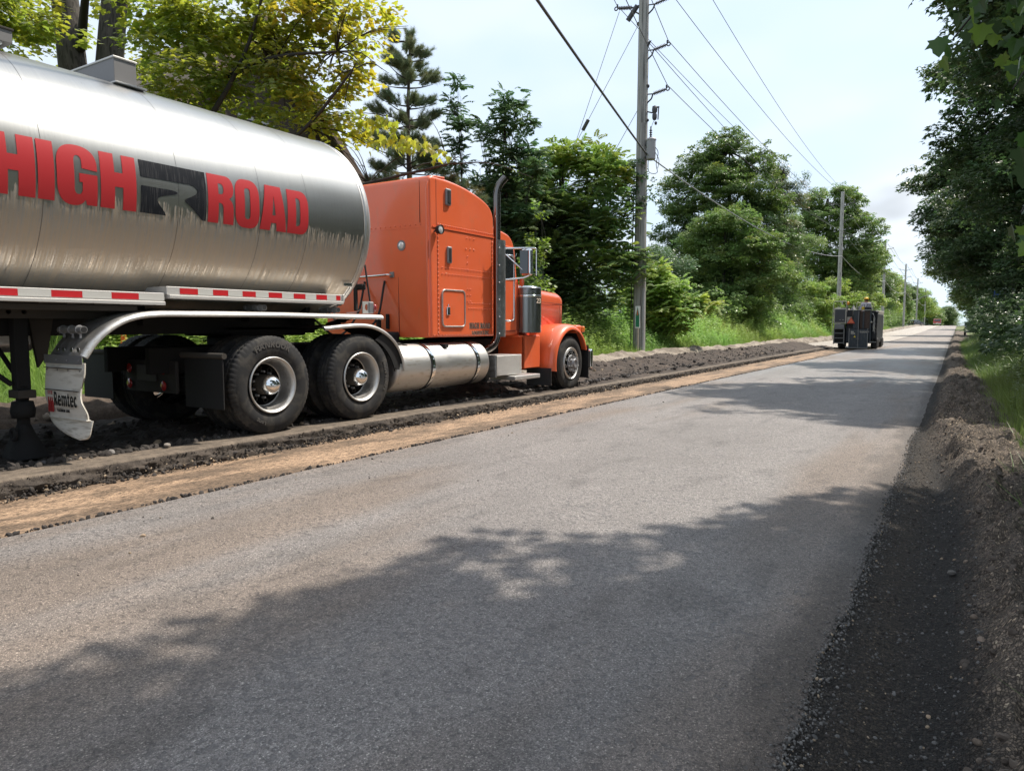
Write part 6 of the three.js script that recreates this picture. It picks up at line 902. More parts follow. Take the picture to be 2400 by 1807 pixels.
// ---------------------------------------------------------------- the maple over the trailer
{
  const q = rng(901), t = thing('maple_tree', 'big maple with yellow-green leaves hanging over the tank trailer, upper left', 'tree', V(-15.8, 0.2, 8.4));
  const trunkT = trunk(t, [[-15.7, 0, 8.3], [-15.9, 3, 8.2], [-16.05, 6, 8.2], [-16.2, 9.5, 8.0], [-16.4, 13, 7.6]], 0.36, 0.20);
  trunk(t, [[-15.7, 0.2, 8.5], [-15.75, 3, 8.5], [-15.6, 6, 8.6], [-15.05, 9.5, 8.8], [-14.2, 13, 9.2]], 0.36, 0.18);
  const U = (px, py, zc) => { const fx = (px - 1105.5) / 1535, fy = (832.5 - py) / 1535, p = 0.08416, yw = 0.56129, cp = Math.cos(p), sp = Math.sin(p), cy = Math.cos(yw), sy = Math.sin(yw); return [zc * (-sy * cp + fx * cy - fy * sy * sp), 1.25 + zc * (-sp + fy * cp), zc * (cy * cp + fx * sy + fy * cy * sp)]; };
  // main limbs read off the photograph at about 12 to 14 m
  const L = [[[-15.4, 4.6, 8.5], [-12.6, 4.9, 8.6], [-11.5, 6.2, 8.9], [-11.1, 7.4, 9.1]], [[-11.9, 5.9, 8.8], [-10.9, 6.2, 9.2], [-9.9, 6.25, 9.7]], [[-15.2, 3.6, 8.7], [-12.2, 4.3, 9.4], [-10.6, 5.0, 9.6], [-9.6, 5.9, 9.8]], [[-15.3, 3.2, 8.8], [-12.0, 3.7, 10.0], [-9.8, 4.0, 10.4], [-8.5, 4.35, 11.2]], [[-15.8, 7, 8.2], [-14.0, 8.2, 7.6], [-12.4, 8.8, 7.4]], [[-15.4, 8.0, 8.7], [-13.0, 9.0, 9.6], [-10.5, 9.4, 10.4]], [[-16, 5, 8.2], [-17.5, 6, 7.2], [-19, 6.6, 6.4]]];
  put('branches', L.map((l, i) => taper(l.map((p, k) => V(p[0] * (k ? 0.955 : 1), 1.25 + (p[1] - 1.25) * (k ? 0.955 : 1), p[2] * (k ? 0.955 : 1))), [0.10, 0.05, 0.085, 0.07, 0.10, 0.12, 0.1][i], 0.02, 14, 7)), barkDark, t);
  const tw = []; for (let i = 0; i < 150; i++) { const l = L[Math.floor(q() * 6)], a = l[1 + Math.floor(q() * (l.length - 1))], e = [a[0] + (q() - 0.3) * 2.0, a[1] + (q() - 0.55) * 1.6, a[2] + (q() - 0.4) * 2.0]; tw.push(taper([V(...a), V(lerp(a[0], e[0], 0.5), lerp(a[1], e[1], 0.5) + 0.15, lerp(a[2], e[2], 0.5)), V(...e)], 0.016, 0.004, 6, 4)); }
  put('twigs', tw, barkDark, t, 'stuff');
  const bl = [[20, 30, 12.5, 1.1], [10, 110, 14, 0.8], [110, 60, 18, 1.2], [390, 40, 12.8, 1.2], [300, 30, 17, 0.9], [300, 110, 12.5, 0.35], [480, 40, 13, 1.5], [620, 40, 13, 1.4], [740, 40, 13.5, 1.0], [400, 160, 12.8, 1.0], [520, 190, 13, 1.0], [620, 170, 13.2, 1.0], [700, 170, 13.6, 0.75], [640, 260, 13.4, 0.75], [720, 270, 13.6, 0.65], [790, 270, 13.2, 0.42], [850, 305, 13.0, 0.36], [915, 335, 12.9, 0.30], [780, 210, 13.6, 0.35], [800, 30, 13.6, 0.4], [370, 210, 12.5, 0.5], [275, 150, 18, 0.6], [330, -150, 14.5, 1.2], [560, -120, 14.5, 1.2], [40, -160, 14, 1.8], [-150, 0, 12, 2.0], [-300, -200, 13, 2.2], [100, -420, 16, 2.2]].map(([px, py, z, r]) => { const p = U(px, py, z); return [...p, r * 0.8, r * 0.72, r * 0.62]; });
  const pts = scatter(bl, 1500, q, { gap: 0.43, depth: 0.95, size: 1.0, freq: 1.1, puff: 0.5 });
  // right-hand and lower leaves have turned yellower
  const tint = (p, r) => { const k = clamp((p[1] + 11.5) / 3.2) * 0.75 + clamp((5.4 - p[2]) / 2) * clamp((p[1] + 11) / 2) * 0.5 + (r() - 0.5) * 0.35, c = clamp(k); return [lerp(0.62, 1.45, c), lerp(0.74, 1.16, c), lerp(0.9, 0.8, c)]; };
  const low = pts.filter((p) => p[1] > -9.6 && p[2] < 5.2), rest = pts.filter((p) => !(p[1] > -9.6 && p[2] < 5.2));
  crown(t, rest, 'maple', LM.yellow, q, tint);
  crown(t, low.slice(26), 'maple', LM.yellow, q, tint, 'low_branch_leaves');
  // the nearest sprays of the low branch leaf by leaf
  const lt = leafTris('maple'), ls = new Soup(); ls.leaf(lt, new THREE.Matrix4(), 0); const leafG = ls.geo(), mats = [LM.yellow, leafMat(0.50, 0.46, 0.03, 0.68, 0.5), leafMat(0.36, 0.42, 0.04, 0.66, 0.5)]; let made = 0;
  for (const p of low.slice(0, 26)) for (let i = 0; i < 11 && made < 290; i++, made++) { const a = (q() - 0.5) * 2.6, d = 0.38 * Math.sqrt(q()), pos = new THREE.Vector3(Math.sin(a) * d, (q() - 0.5) * 0.16, Math.cos(a) * d - 0.1).applyMatrix4(p[0]), m = new THREE.Mesh(leafG, mats[Math.floor(q() * 3)]); m.name = 'leaf'; m.castShadow = m.receiveShadow = true; const mm = mtx(pos, new THREE.Vector3(q() - 0.5, -0.4 - 0.4 * q(), q() - 0.5), (q() - 0.5) * 2, 0.10 + 0.05 * q()); mm.decompose(m.position, m.quaternion, m.scale); m.position.sub(t.position); t.add(m); }
}
// ---------------------------------------------------------------- trees beyond the truck
{ // pine with tiers of dark tufts
  const x = -16.1, s = 19, q = rng(77), t = thing('pine_tree', 'tall dark pine with bare trunk and tiered tufts behind the orange cab', 'tree', V(x, 0.2, s));
  trunk(t, [[x, 0, s], [x + 0.1, 4, s], [x, 8, s], [x + 0.15, 10.9, s]], 0.17, 0.03, std({ color: C(0.075, 0.052, 0.038), roughness: 0.95 }));
  const br = [], tuft = []; const tiers = [[10.5, 0.45, 6], [9.9, 0.85, 8], [9.3, 1.1, 8], [8.6, 0.95, 6], [8.0, 1.2, 8], [7.3, 1.35, 9], [6.6, 1.55, 10], [5.8, 1.6, 9], [5.1, 1.9, 10], [4.4, 1.8, 9], [3.6, 2.0, 9], [2.8, 2.0, 8]];
  for (const [y, len, n] of tiers) for (let i = 0; i < n; i++) {
    const a = (i / n) * 6.283 + q() * 0.9, L = len * (0.35 + 1.05 * vn(Math.cos(a) * 1.3 + 5, Math.sin(a) * 1.3 + 5, y * 0.9)), dx = Math.cos(a), ds = Math.sin(a), yy = y + (q() - 0.5) * 0.5, e = [x + dx * L, yy + 0.25 * L * (y > 8 ? 1 : 0.4) - 0.1, s + ds * L]; br.push(taper([V(x, yy, s), V(x + dx * L * 0.5, yy + 0.02, s + ds * L * 0.5), V(...e)], 0.032, 0.008, 6, 5));
    const k = Math.round(9 + 16 * L); for (let j = 0; j < k; j++) { const u = 0.35 + 0.68 * Math.pow(q(), 0.6), sp = 0.34 * L * (q() - 0.5), px = lerp(x, e[0], u) - ds * sp, py = lerp(yy, e[1], u) + 0.05 + 0.14 * (q() - 0.3), ps = lerp(s, e[2], u) + dx * sp, d = new THREE.Vector3(dx + (q() - 0.5) * 1.2, 0.5 + q() * 0.6, -ds + (q() - 0.5) * 1.2).normalize(), xx = new THREE.Vector3().crossVectors(upV, d).normalize(), yv = new THREE.Vector3().crossVectors(d, xx), sc = 0.8 + 0.6 * q(); tuft.push([new THREE.Matrix4().makeBasis(xx, yv, d).scale(new THREE.Vector3(sc, sc, sc)).setPosition(px, py, -ps), px, py, ps]); }
  }
  put('branches', br, std({ color: C(0.05, 0.038, 0.03), roughness: 0.95 }), t);
  crown(t, tuft, 'needle', LM.pine, q, (p, r) => (p[2] < 6.2 && r() < 0.4 ? [1.3, 0.9, 0.7] : [1, 1, 1]), 'needles');
}
tree('pine_tree', 'lower brownish pine boughs right of the tall pine, behind the sleeper roof', -14.2, 18.4, 5.6, [[0, 4.6, 0, 0.9, 0.5], [0.7, 4.0, 0, 1.0, 0.5], [-0.6, 3.6, 0, 1.0, 0.5], [0.5, 5.2, 0.2, 0.6, 0.4], [1.2, 3.2, 0, 0.9, 0.5], [0, 2.6, 0, 1.4, 0.7]], 900, 'needle', LM.pine, 78, { depth: 0.9, gap: 0.3, tint: (p, r) => (r() < 0.5 ? [1.3, 0.95, 0.75] : [1, 1, 1]), r: 0.07 });
tree('ash_sapling', 'slim young ash with a narrow leafy top right of the pine', -14.75, 20.0, 9.6, [[0, 9.25, 0, 0.12, 0.3], [-0.1, 8.6, 0, 0.2, 0.4], [0.15, 7.9, 0, 0.24, 0.4], [-0.05, 7.2, 0, 0.24, 0.4], [0.05, 6.5, 0, 0.2, 0.35], [0.3, 5.0, 0, 0.5, 0.3]], 95, 'frond', LM.blue, 79, { depth: 0.95, gap: 0.2, size: 0.72, r: 0.05, puff: 0.25 });
tree('ash_tree', 'open-crowned young ash with gaps of sky above the exhaust stack', -13.5, 20.7, 9.3, [[0.25, 8.6, 0, 0.5, 0.5], [0.6, 7.9, 0, 0.65, 0.5], [-0.5, 7.5, 0, 0.6, 0.5], [0.55, 6.9, 0, 0.75, 0.6], [-0.55, 6.5, 0, 0.65, 0.5], [0.1, 5.9, 0.2, 0.9, 0.6], [-1.1, 6.2, 0.3, 0.7, 0.5], [1.3, 6.2, 0, 0.7, 0.5], [-0.9, 8.0, 0.2, 0.35, 0.3], [-0.7, 5.2, 0, 0.9, 0.6], [0.7, 5.0, 0, 0.9, 0.7], [0, 4.2, 0, 1.2, 0.9], [0.3, 3.0, 0, 1.5, 1.0]], 640, 'frond', LM.blue, 80, { depth: 0.9, gap: 0.36, size: 0.75, puff: 0.4, r: 0.09, lean: 0.2 });
tree('walnut_tree', 'broad dark walnut with feathery leaves left of the near pole', -13.2, 24.6, 8.4, [[-1.2, 6.8, 0, 1.0, 0.8], [0, 7.3, 0, 1.1, 0.8], [1.2, 7.3, 0, 1.0, 0.8], [2.0, 6.5, 0, 1.0, 0.9], [-1.7, 5.8, 0, 1.2, 1.0], [0, 5.8, 0, 1.8, 1.2], [1.6, 5.0, 0, 1.5, 1.2], [-1.4, 4.4, 0, 1.6, 1.2], [0.4, 3.6, 0, 2.0, 1.3], [2.2, 3.2, 0, 1.3, 1.2], [-2.0, 2.8, 0, 1.6, 1.2], [0, 2.0, 0, 2.2, 1.2]], 1900, 'frond', LM.mid, 81, { depth: 0.6, gap: 0.35, size: 0.85, puff: 0.55, tint: (p, r) => (p[2] > 6.2 ? [1.5, 1.35, 1.0] : r() < 0.12 ? [1.6, 1.4, 1] : [0.85, 0.9, 0.95]) });
tree('walnut_tree', 'dark leafy tree filling the gap above the truck mirror', -14.6, 23.5, 7.2, mass(31, 3.4, 1.2, 7.0, 9), 1000, 'frond', LM.dark, 82, { depth: 0.6, gap: 0.36, size: 0.85 });
tree('vine_sapling', 'thin sapling wrapped in bright light-green vine leaves above the hood', -10.7, 18.4, 5.0, [[0.15, 4.75, 0, 0.12, 0.4], [0, 4.0, 0, 0.22, 0.45], [-0.15, 3.3, 0, 0.32, 0.5], [0.05, 2.6, 0, 0.38, 0.5], [-0.1, 1.9, 0, 0.45, 0.5]], 46, 'heart', leafMat(0.20, 0.30, 0.04, 0.5), 83, { depth: 0.9, gap: 0.1, size: 0.75, r: 0.018, lean: 0.15, cat: 'sapling' });
{ const q = rng(64), vn_ = thing('climbing_vine', 'dark vine hanging on the near pole below the transformer', 'vine', V(-10.12, 5.2, 25)); const pts = scatter([[-10.35, 7.0, 24.9, 0.4, 0.5, 0.4], [-10.5, 6.3, 25, 0.35, 0.5, 0.35], [-10.3, 5.5, 24.9, 0.3, 0.6, 0.3], [-9.75, 6.3, 25, 0.12, 0.55, 0.15]], 70, q, { depth: 0.9, gap: 0.1, size: 0.6 }); put('stem', tube([V(-10.36, 0.2, 24.8), V(-10.36, 3, 24.8), V(-10.33, 7.2, 24.85)], 0.02, 20, 6), barkDark, vn_); crown(vn_, pts, 'heart', LM.blue, q, null, 'leaves'); }
tree('sumac', 'light green sumac spreading at the foot of the near pole, right side', -11.4, 29.5, 4.0, [[0, 3.2, 0, 0.8, 0.5], [0.9, 2.7, 0, 0.9, 0.6], [-0.6, 2.4, 0, 0.9, 0.7], [0.6, 1.8, 0, 1.2, 0.7], [1.6, 2.0, 0.4, 0.8, 0.5], [0, 1.2, 0, 1.3, 0.6]], 330, 'sumac', leafMat(0.36, 0.50, 0.11, 0.62), 84, { depth: 0.7, gap: 0.2, size: 0.85, r: 0.05, cat: 'shrub' });
tree('dead_shrub', 'sparse shrub with bare twigs between the near pole and the big tree', -14.0, 36, 5.5, [[0, 4.8, 0, 1.2, 0.7], [1, 4.0, 0, 1.1, 0.8], [-0.6, 3.0, 0, 1.5, 1.0], [0.6, 2.2, 0, 1.5, 0.9]], 420, 'small', LM.blue, 85, { depth: 0.8, gap: 0.45, r: 0.06, cat: 'shrub' });
tree('large_tree', 'largest broad tree with rounded top right of the near pole', -12.9, 46.5, 13.4, [[0, 11.9, 0, 2.3, 1.4], [-1.6, 10.8, -0.5, 1.9, 1.4], [1.4, 11.0, 0, 1.8, 1.4], [-3.0, 8.9, -0.5, 1.7, 1.3], [0, 9.4, -1, 2.6, 1.8], [2.5, 9.0, 0, 1.6, 1.6], [-2.6, 7.0, -1, 2.0, 1.4], [1.6, 7.2, -1, 2.2, 1.6], [-0.4, 5.8, -1.4, 2.6, 1.7], [-2.4, 4.3, -1, 2.3, 1.6], [1.6, 4.2, -1, 2.6, 1.7], [0, 2.6, -1.6, 3.2, 1.6], [3.0, 5.8, 0, 1.6, 1.6], [-3.6, 10.2, 0, 0.9, 0.6]], 5600, 'lobed', LM.dark, 86, { depth: 0.55, gap: 0.38, r: 0.26, k: 1.13, tint: (p, r) => (p[2] > 9 ? [1.15, 1.15, 1] : [0.9, 0.95, 1]) });
tree('maple_tree', 'lighter green maple standing in front of the largest tree', -11.4, 40.5, 8.2, [[0.2, 6.9, 0, 1.7, 0.9], [-1.4, 5.9, 0, 1.3, 0.9], [1.6, 5.6, 0.3, 1.5, 1.0], [0, 4.7, 0, 1.9, 1.1], [2.3, 3.9, 0.6, 1.3, 0.9], [-1.5, 3.6, 0, 1.5, 1.0], [0.6, 2.6, 0, 2.2, 1.2], [-0.4, 1.4, 0, 2.3, 0.9]], 2300, 'lobed', LM.mid, 87, { depth: 0.55, gap: 0.36, k: 1.16 });
tree('tall_tree', 'thin open tree with brownish seed clusters on the right edge of the largest tree', -11.0, 50, 12.6, [[0.4, 11.3, 0, 0.9, 0.8], [1.0, 10.3, 0, 0.9, 0.8], [1.4, 9.4, 0, 1.0, 0.9], [0.6, 8.6, 0, 0.9, 0.9], [1.0, 7.5, 0, 0.9, 1.0], [0.2, 6.4, 0, 1.0, 1.0], [0.8, 5.2, 0, 1.1, 1.0]], 900, 'small', LM.blue, 88, { k: 1.14, depth: 0.85, gap: 0.42, lean: 0.8, r: 0.10, tint: (p, r) => (r() < 0.35 ? [2.0, 1.0, 0.8] : [1, 1, 1]) });
tree('young_tree', 'small two-headed tree in the gap left of the second pole', -12.6, 62, 10.6, [[0, 9.6, 0, 0.9, 1.1], [0.2, 8.2, 0, 1.2, 1.0], [1.8, 7.9, 0, 1.1, 0.7], [-0.4, 6.8, 0, 1.4, 1.0], [0.8, 5.4, 0, 1.7, 1.2], [-0.6, 4.0, 0, 2.0, 1.4], [0.6, 2.4, 0, 2.4, 1.4]], 1500, 'small', LM.mid, 89, { k: 1.06, depth: 0.7, gap: 0.38 });
tree('large_tree', 'tall rounded tree behind the second pole', -14.6, 97, 18.6, [[-1.4, 16.4, 0, 2.2, 1.9], [1.8, 16.6, 0, 2.4, 2.0], [-3.0, 13.4, 0, 2.8, 2.0], [0.6, 13.6, -1, 3.4, 2.4], [3.6, 13.0, 0, 2.8, 2.4], [-4.4, 10.2, 0, 2.8, 2.2], [0, 9.8, -1.5, 3.8, 2.6], [4.4, 9.4, 0, 3.2, 2.6], [-3, 6.6, -1, 3.4, 2.4], [2.5, 6, -1, 3.6, 2.4], [0, 3.6, -1, 4.5, 2.2]], 5200, 'lobed', LM.mid, 90, { depth: 0.5, gap: 0.37, size: 1.35, r: 0.34 });
tree('bush', 'pale green bush below the telephone cable, left of the second pole', -11.2, 66, 5.4, [[0, 4.2, 0, 1.2, 1.0], [-1.0, 3.2, 0, 1.5, 1.0], [1.0, 2.9, 0, 1.5, 1.1], [0, 1.6, 0, 2.2, 1.1]], 900, 'lobed', LM.light, 91, { k: 1.1, depth: 0.6, gap: 0.3, size: 1.0, cat: 'shrub' });
tree('bush', 'light green bush at the foot of the second pole, right side', -11.6, 84, 6.4, [[0, 5.2, 0, 1.7, 1.1], [-1.6, 4.0, 0, 1.9, 1.3], [1.6, 3.7, 0, 2.0, 1.3], [0, 2.0, 0, 3.0, 1.5]], 1200, 'lobed', LM.light, 92, { depth: 0.6, gap: 0.32, size: 1.15, cat: 'shrub' });
tree('tree', 'yellow-green tree right of the tall rounded tree', -12.0, 110, 13, mass(41, 4.4, 1, 13, 10), 1900, 'oval', LM.light, 93, { depth: 0.55, gap: 0.34, size: 1.4 });
const farL = ['left of the third pole', 'right of the third pole', 'at the fourth pole', 'just past the fourth pole', 'left of the red pickup', 'above the red pickup', 'right of the red pickup', 'at the very end of the road'];
farL.forEach((w, i) => { const s = [132, 158, 186, 214, 246, 285, 330, 392][i], x = [-15, -15.5, -15, -15.5, -15, -13, -11, -4][i], h = [14, 13, 13.5, 13, 14, 14, 13, 13][i]; tree('far_tree', `distant green tree ${w}`, x, s, h, mass(50 + i, 5 + (i > 4 ? 3 : 0), 0.5, h, 10), 1100, 'oval', i % 3 === 1 ? LM.dark : i % 3 === 2 ? LM.light : LM.mid, 120 + i, { depth: 0.45, gap: 0.3, size: 1.9 + i * 0.12 }); });
// far wood across the end of the road and behind both tree lines
{
  const q = rng(7), pts = [], bl = [];
  for (let i = 0; i < 34; i++) { const s = 400 + q() * 60, x = -90 + i * 7, h = 9 + 5 * q(); bl.push([x, E(s) + h * 0.5, s, 6, h * 0.55, 5]); }
  for (let i = 0; i < 40; i++) { const s = 40 + i * 9, x = -24 - 6 * q() - (s < 60 ? 3 : 0), h = 5 + 5 * q() + 3 * sstep(60, 120, s); bl.push([x, E(s) + h * 0.45, s, 4.5, h * 0.5, 5]); }
  for (const p of scatter(bl, 9000, q, { gap: 0.25, depth: 0.35, size: 2.4 })) pts.push(p);
  const geos = CL.oval; geos.forEach((g, k) => inst('far_wood', g, LM.mid, pts.filter((p, i) => i % 3 === k).map((p) => p[0]), pts.filter((p, i) => i % 3 === k).map((p) => { const v = 0.6 + 0.7 * fbm(p[1] * 0.2, p[2] * 0.2, p[3] * 0.2, 2); return C(v, v, v); })));
}
// understory thicket along the far side: nobody could count it
{
  const q = rng(8), bl = [], bl2 = [];
  for (let i = 0; i < 26; i++) { const s = 12 + i * 1.5 + q(), x = -13.2 - 1.6 * q() - (s < 16 ? 3.0 : 0) - 0.03 * s; bl.push([x, 1.1 + 0.5 * q(), s, 1.5, 1.2 + 0.5 * q(), 1.4]); }
  for (let i = 0; i < 46; i++) { const s = 44 + i * 4.2, x = -12.5 - 1.8 * q(); bl2.push([x, E(s) + 1.6 + 0.8 * q(), s, 2.2, 1.7 + 0.8 * q(), 2.6]); }
  for (let i = 0; i < 12; i++) { bl.push([-19 - 4 * q(), 1.8, -2 + i * 2.3, 2.2, 2.0, 2.2]); bl.push([-12.6 - 1.2 * q(), 1.0, 0 + i * 1.2, 1.0, 1.1, 1.0]); }
  const mk = (name, pts, kind, mat) => CL[kind].forEach((g, k) => { const l = pts.filter((p, i) => i % CL[kind].length === k); inst(name, g, mat, l.map((p) => p[0]), l.map((p) => { const v = 0.62 + 0.76 * fbm(p[1] * 0.7, p[2] * 0.7, p[3] * 0.7, 2); return C(v, v, v); })); });
  mk('thicket', scatter(bl, 4200, q, { gap: 0.28, depth: 0.6, floor: 0.1 }), 'lobed', LM.dark); mk('thicket', scatter(bl2, 3600, q, { gap: 0.28, depth: 0.55, size: 1.3 }), 'lobed', LM.mid);
}
// grass and weeds of both verges
function tuft(seed, n, h, w, spread) { const q = rng(seed), s = new Soup(); for (let i = 0; i < n; i++) { const a = q() * 6.283, r = Math.sqrt(q()) * spread, x = Math.cos(a) * r, z = Math.sin(a) * r, l = h * (0.5 + 0.6 * q()), b = (q() - 0.2) * 0.8 * l, ca = Math.cos(a + q()), sa = Math.sin(a + q()), px = -sa * w, pz = ca * w, m = [x + ca * b * 0.3, l * 0.55, z + sa * b * 0.3], e = [x + ca * b, l * (1 - 0.25 * Math.abs(b / l)), z + sa * b]; s.tri([x - px, 0, z - pz], [x + px, 0, z + pz], [m[0] + px * 0.8, m[1], m[2] + pz * 0.8]); s.tri([x - px, 0, z - pz], [m[0] + px * 0.8, m[1], m[2] + pz * 0.8], [m[0] - px * 0.8, m[1], m[2] - pz * 0.8]); s.tri([m[0] - px * 0.8, m[1], m[2] - pz * 0.8], [m[0] + px * 0.8, m[1], m[2] + pz * 0.8], e); } return s.geo(); }
function weed(seed, h, n, size, kind = 'oval') { const q = rng(seed), s = new Soup(), T = leafTris(kind); for (let k = 0; k < 4; k++) { const bx = (q() - 0.5) * 0.3, bz = (q() - 0.5) * 0.3, hh = h * (0.7 + 0.4 * q()), lx = (q() - 0.5) * 0.3, lz = (q() - 0.5) * 0.3; s.tri([bx - 0.005, 0, bz], [bx + 0.005, 0, bz], [bx + lx, hh, bz + lz]); for (let i = 0; i < n; i++) { const t = 0.15 + 0.85 * q(), a = q() * 6.283; s.leaf(T, mtx(new THREE.Vector3(bx + lx * t, hh * t, bz + lz * t), new THREE.Vector3(Math.cos(a), 0.25 - 0.5 * q(), Math.sin(a)), (q() - 0.5), size * (0.6 + 0.6 * q()) * (1.1 - 0.5 * t)), 0); } } return s.geo(); }
{
  const q = rng(55), GT = [tuft(1, 26, 0.36, 0.006, 0.16), tuft(2, 30, 0.30, 0.005, 0.18), tuft(3, 22, 0.52, 0.005, 0.14)], WD = [weed(1, 0.75, 20, 0.11), weed(2, 0.95, 22, 0.10), weed(3, 0.65, 18, 0.13, 'lobed')], DR = [tuft(9, 14, 1.0, 0.004, 0.12)];
  const one = (x, s, sc, y) => new THREE.Matrix4().makeRotationY(q() * 6.283).scale(new THREE.Vector3(sc, sc * (0.8 + 0.4 * q()), sc)).setPosition(x, (y ?? groundY(x, s)) - 0.02, -s);
  const sets = {}; const add = (key, geo, mat, m, c) => { (sets[key] ??= { geo, mat, m: [], c: [] }).m.push(m); sets[key].c.push(c); };
  const tone = (x, s, k = 1) => { const v = (0.7 + 0.6 * fbm(x * 0.6, s * 0.6, 4, 3)) * k, y = fbm(x * 0.25, s * 0.3, 9, 2); return C(v * (0.85 + 0.5 * y), v, v * 0.9); };
  // far verge: grass next to the spoil, taller weeds behind
  for (let i = 0; i < 24000; i++) { const s = 3 + 130 * Math.pow(q(), 1.5), w = Math.pow(q(), 1.1), x = -9.78 - 3.4 * w, sc = (s > 40 ? 1.5 : 1.1) * (0.8 + 0.5 * q()) * (0.8 + 1.0 * w), k = Math.floor(q() * 3); add('g' + k, GT[k], LM.grass, one(x, s, sc, groundY(x, s) + 0.10), tone(x, s, 1.05)); }
  for (let i = 0; i < 13000; i++) { const s = 6 + 110 * Math.pow(q(), 1.35), w = 0.12 + 0.88 * Math.pow(q(), 0.9), x = -9.85 - 2.6 * w, sc = (0.75 + 1.15 * w) * (0.7 + 0.6 * q()) * (s > 45 ? 1.25 : 1), k = Math.floor(q() * 3); add('w' + k, WD[k], q() < 0.25 ? LM.grass : LM.grass, one(x, s, sc, groundY(x, s) + 0.05), tone(x, s, 1.4)); }
  for (let i = 0; i < 260; i++) { const s = 38 + 16 * (q() - 0.5) + (q() < 0.4 ? 25 : 0), x = -10.9 - 1.2 * q(); add('d', DR[0], LM.olive, one(x, s, 1.0 + 0.5 * q()), C(1.6, 1.3, 0.9)); }
  for (let i = 0; i < 5000; i++) { const s = -4 + 14 * q(), x = -10.2 - 9 * q(); add('g0', GT[0], LM.grass, one(x, s, 1.2 + 0.6 * q()), tone(x, s, 1)); }
  // near verge: grass toned down to paint in the shade there
  for (let i = 0; i < 13000; i++) { const s = 2.2 + 60 * Math.pow(q(), 1.8), w = Math.pow(q(), 1.2), x = backX(s) - 0.02 + 0.2 * (fbm(s * 0.8, 5) - 0.5) + 2.2 * w, sc = (0.6 + 0.5 * q()) * (0.75 + 0.6 * w), k = Math.floor(q() * 3); add('n' + k, GT[k], LM.grass, one(x, s, sc, groundY(x, s) - 0.02), tone(x, s, 0.75)); }
  for (let i = 0; i < 2300; i++) { const s = 4 + 70 * Math.pow(q(), 1.5), w = Math.pow(q(), 0.8), x = backX(s) + 0.25 + 2.2 * w, sc = (0.55 + 0.75 * w) * (0.7 + 0.5 * q()), k = Math.floor(q() * 3); add('x' + k, WD[k], LM.dark, one(x, s, sc), tone(x, s, 1.0)); }
  for (const [k, o] of Object.entries(sets)) inst(k[0] === 'w' || k[0] === 'x' ? 'verge_weeds' : k[0] === 'd' ? 'dry_grass' : 'verge_grass', o.geo, o.mat, o.m, o.c);
  // goldenrod: stalks with yellow plumes, each a plant
  const gold = std({ color: C(0.70, 0.46, 0.02), roughness: 0.8 }), spots = [[0.95, 11.4, 0.72], [1.15, 12.6, 0.85], [1.3, 10.2, 0.8], [1.05, 14.2, 0.9], [1.5, 13.4, 1.0], [1.2, 8.6, 0.75]];
  let first = null; const gl = ['nearest to the spoil bank', 'with the brightest yellow plume', 'lowest and nearest the viewer', 'farthest up the verge', 'set back against the shrubs', 'in the grass at the right edge'];
  spots.forEach(([x, s, h], i) => { let t; if (!first) { t = first = thing('goldenrod', 'yellow goldenrod plant in the near verge, ' + gl[i], 'flower', V(x, groundY(x, s), s), 'goldenrod in the near verge'); const y0 = groundY(x, s), st = [], pl = [], lf = new Soup(), T = leafTris('oval'); for (let k = 0; k < 3; k++) { const dx = (q() - 0.5) * 0.25, ds = (q() - 0.5) * 0.25; st.push(taper([V(x, y0, s), V(x + dx * 0.5, y0 + 0.4, s + ds * 0.5), V(x + dx, y0 + 0.82, s + ds)], 0.006, 0.003, 6, 4)); for (let j = 0; j < 26; j++) { const u = q(); pl.push(new THREE.IcosahedronGeometry(0.008 + 0.006 * q(), 0).translate(x + dx + (q() - 0.5) * 0.12 * (1 - u), y0 + 0.72 + 0.16 * u, -(s + ds + (q() - 0.5) * 0.12 * (1 - u)))); } for (let j = 0; j < 16; j++) { const u = 0.1 + 0.75 * q(), a = q() * 6.28; lf.leaf(T, mtx(V(x + dx * u, y0 + 0.82 * u, s + ds * u), new THREE.Vector3(Math.cos(a), 0.3, Math.sin(a)), 0, 0.09), 0); } } put('stem', st, stemG, t); put('flowers', pl, gold, t, 'stuff'); put('leaves', lf.geo(), LM.mid, t, 'stuff'); } else { t = first.clone(); t.name = numbered('goldenrod'); t.userData = { ...first.userData, label: 'yellow goldenrod plant in the near verge, ' + gl[i] }; t.position.set(x, groundY(x, s), -s); t.rotation.y = i * 1.3; scene.add(t); } t.scale.setScalar(h); });
}
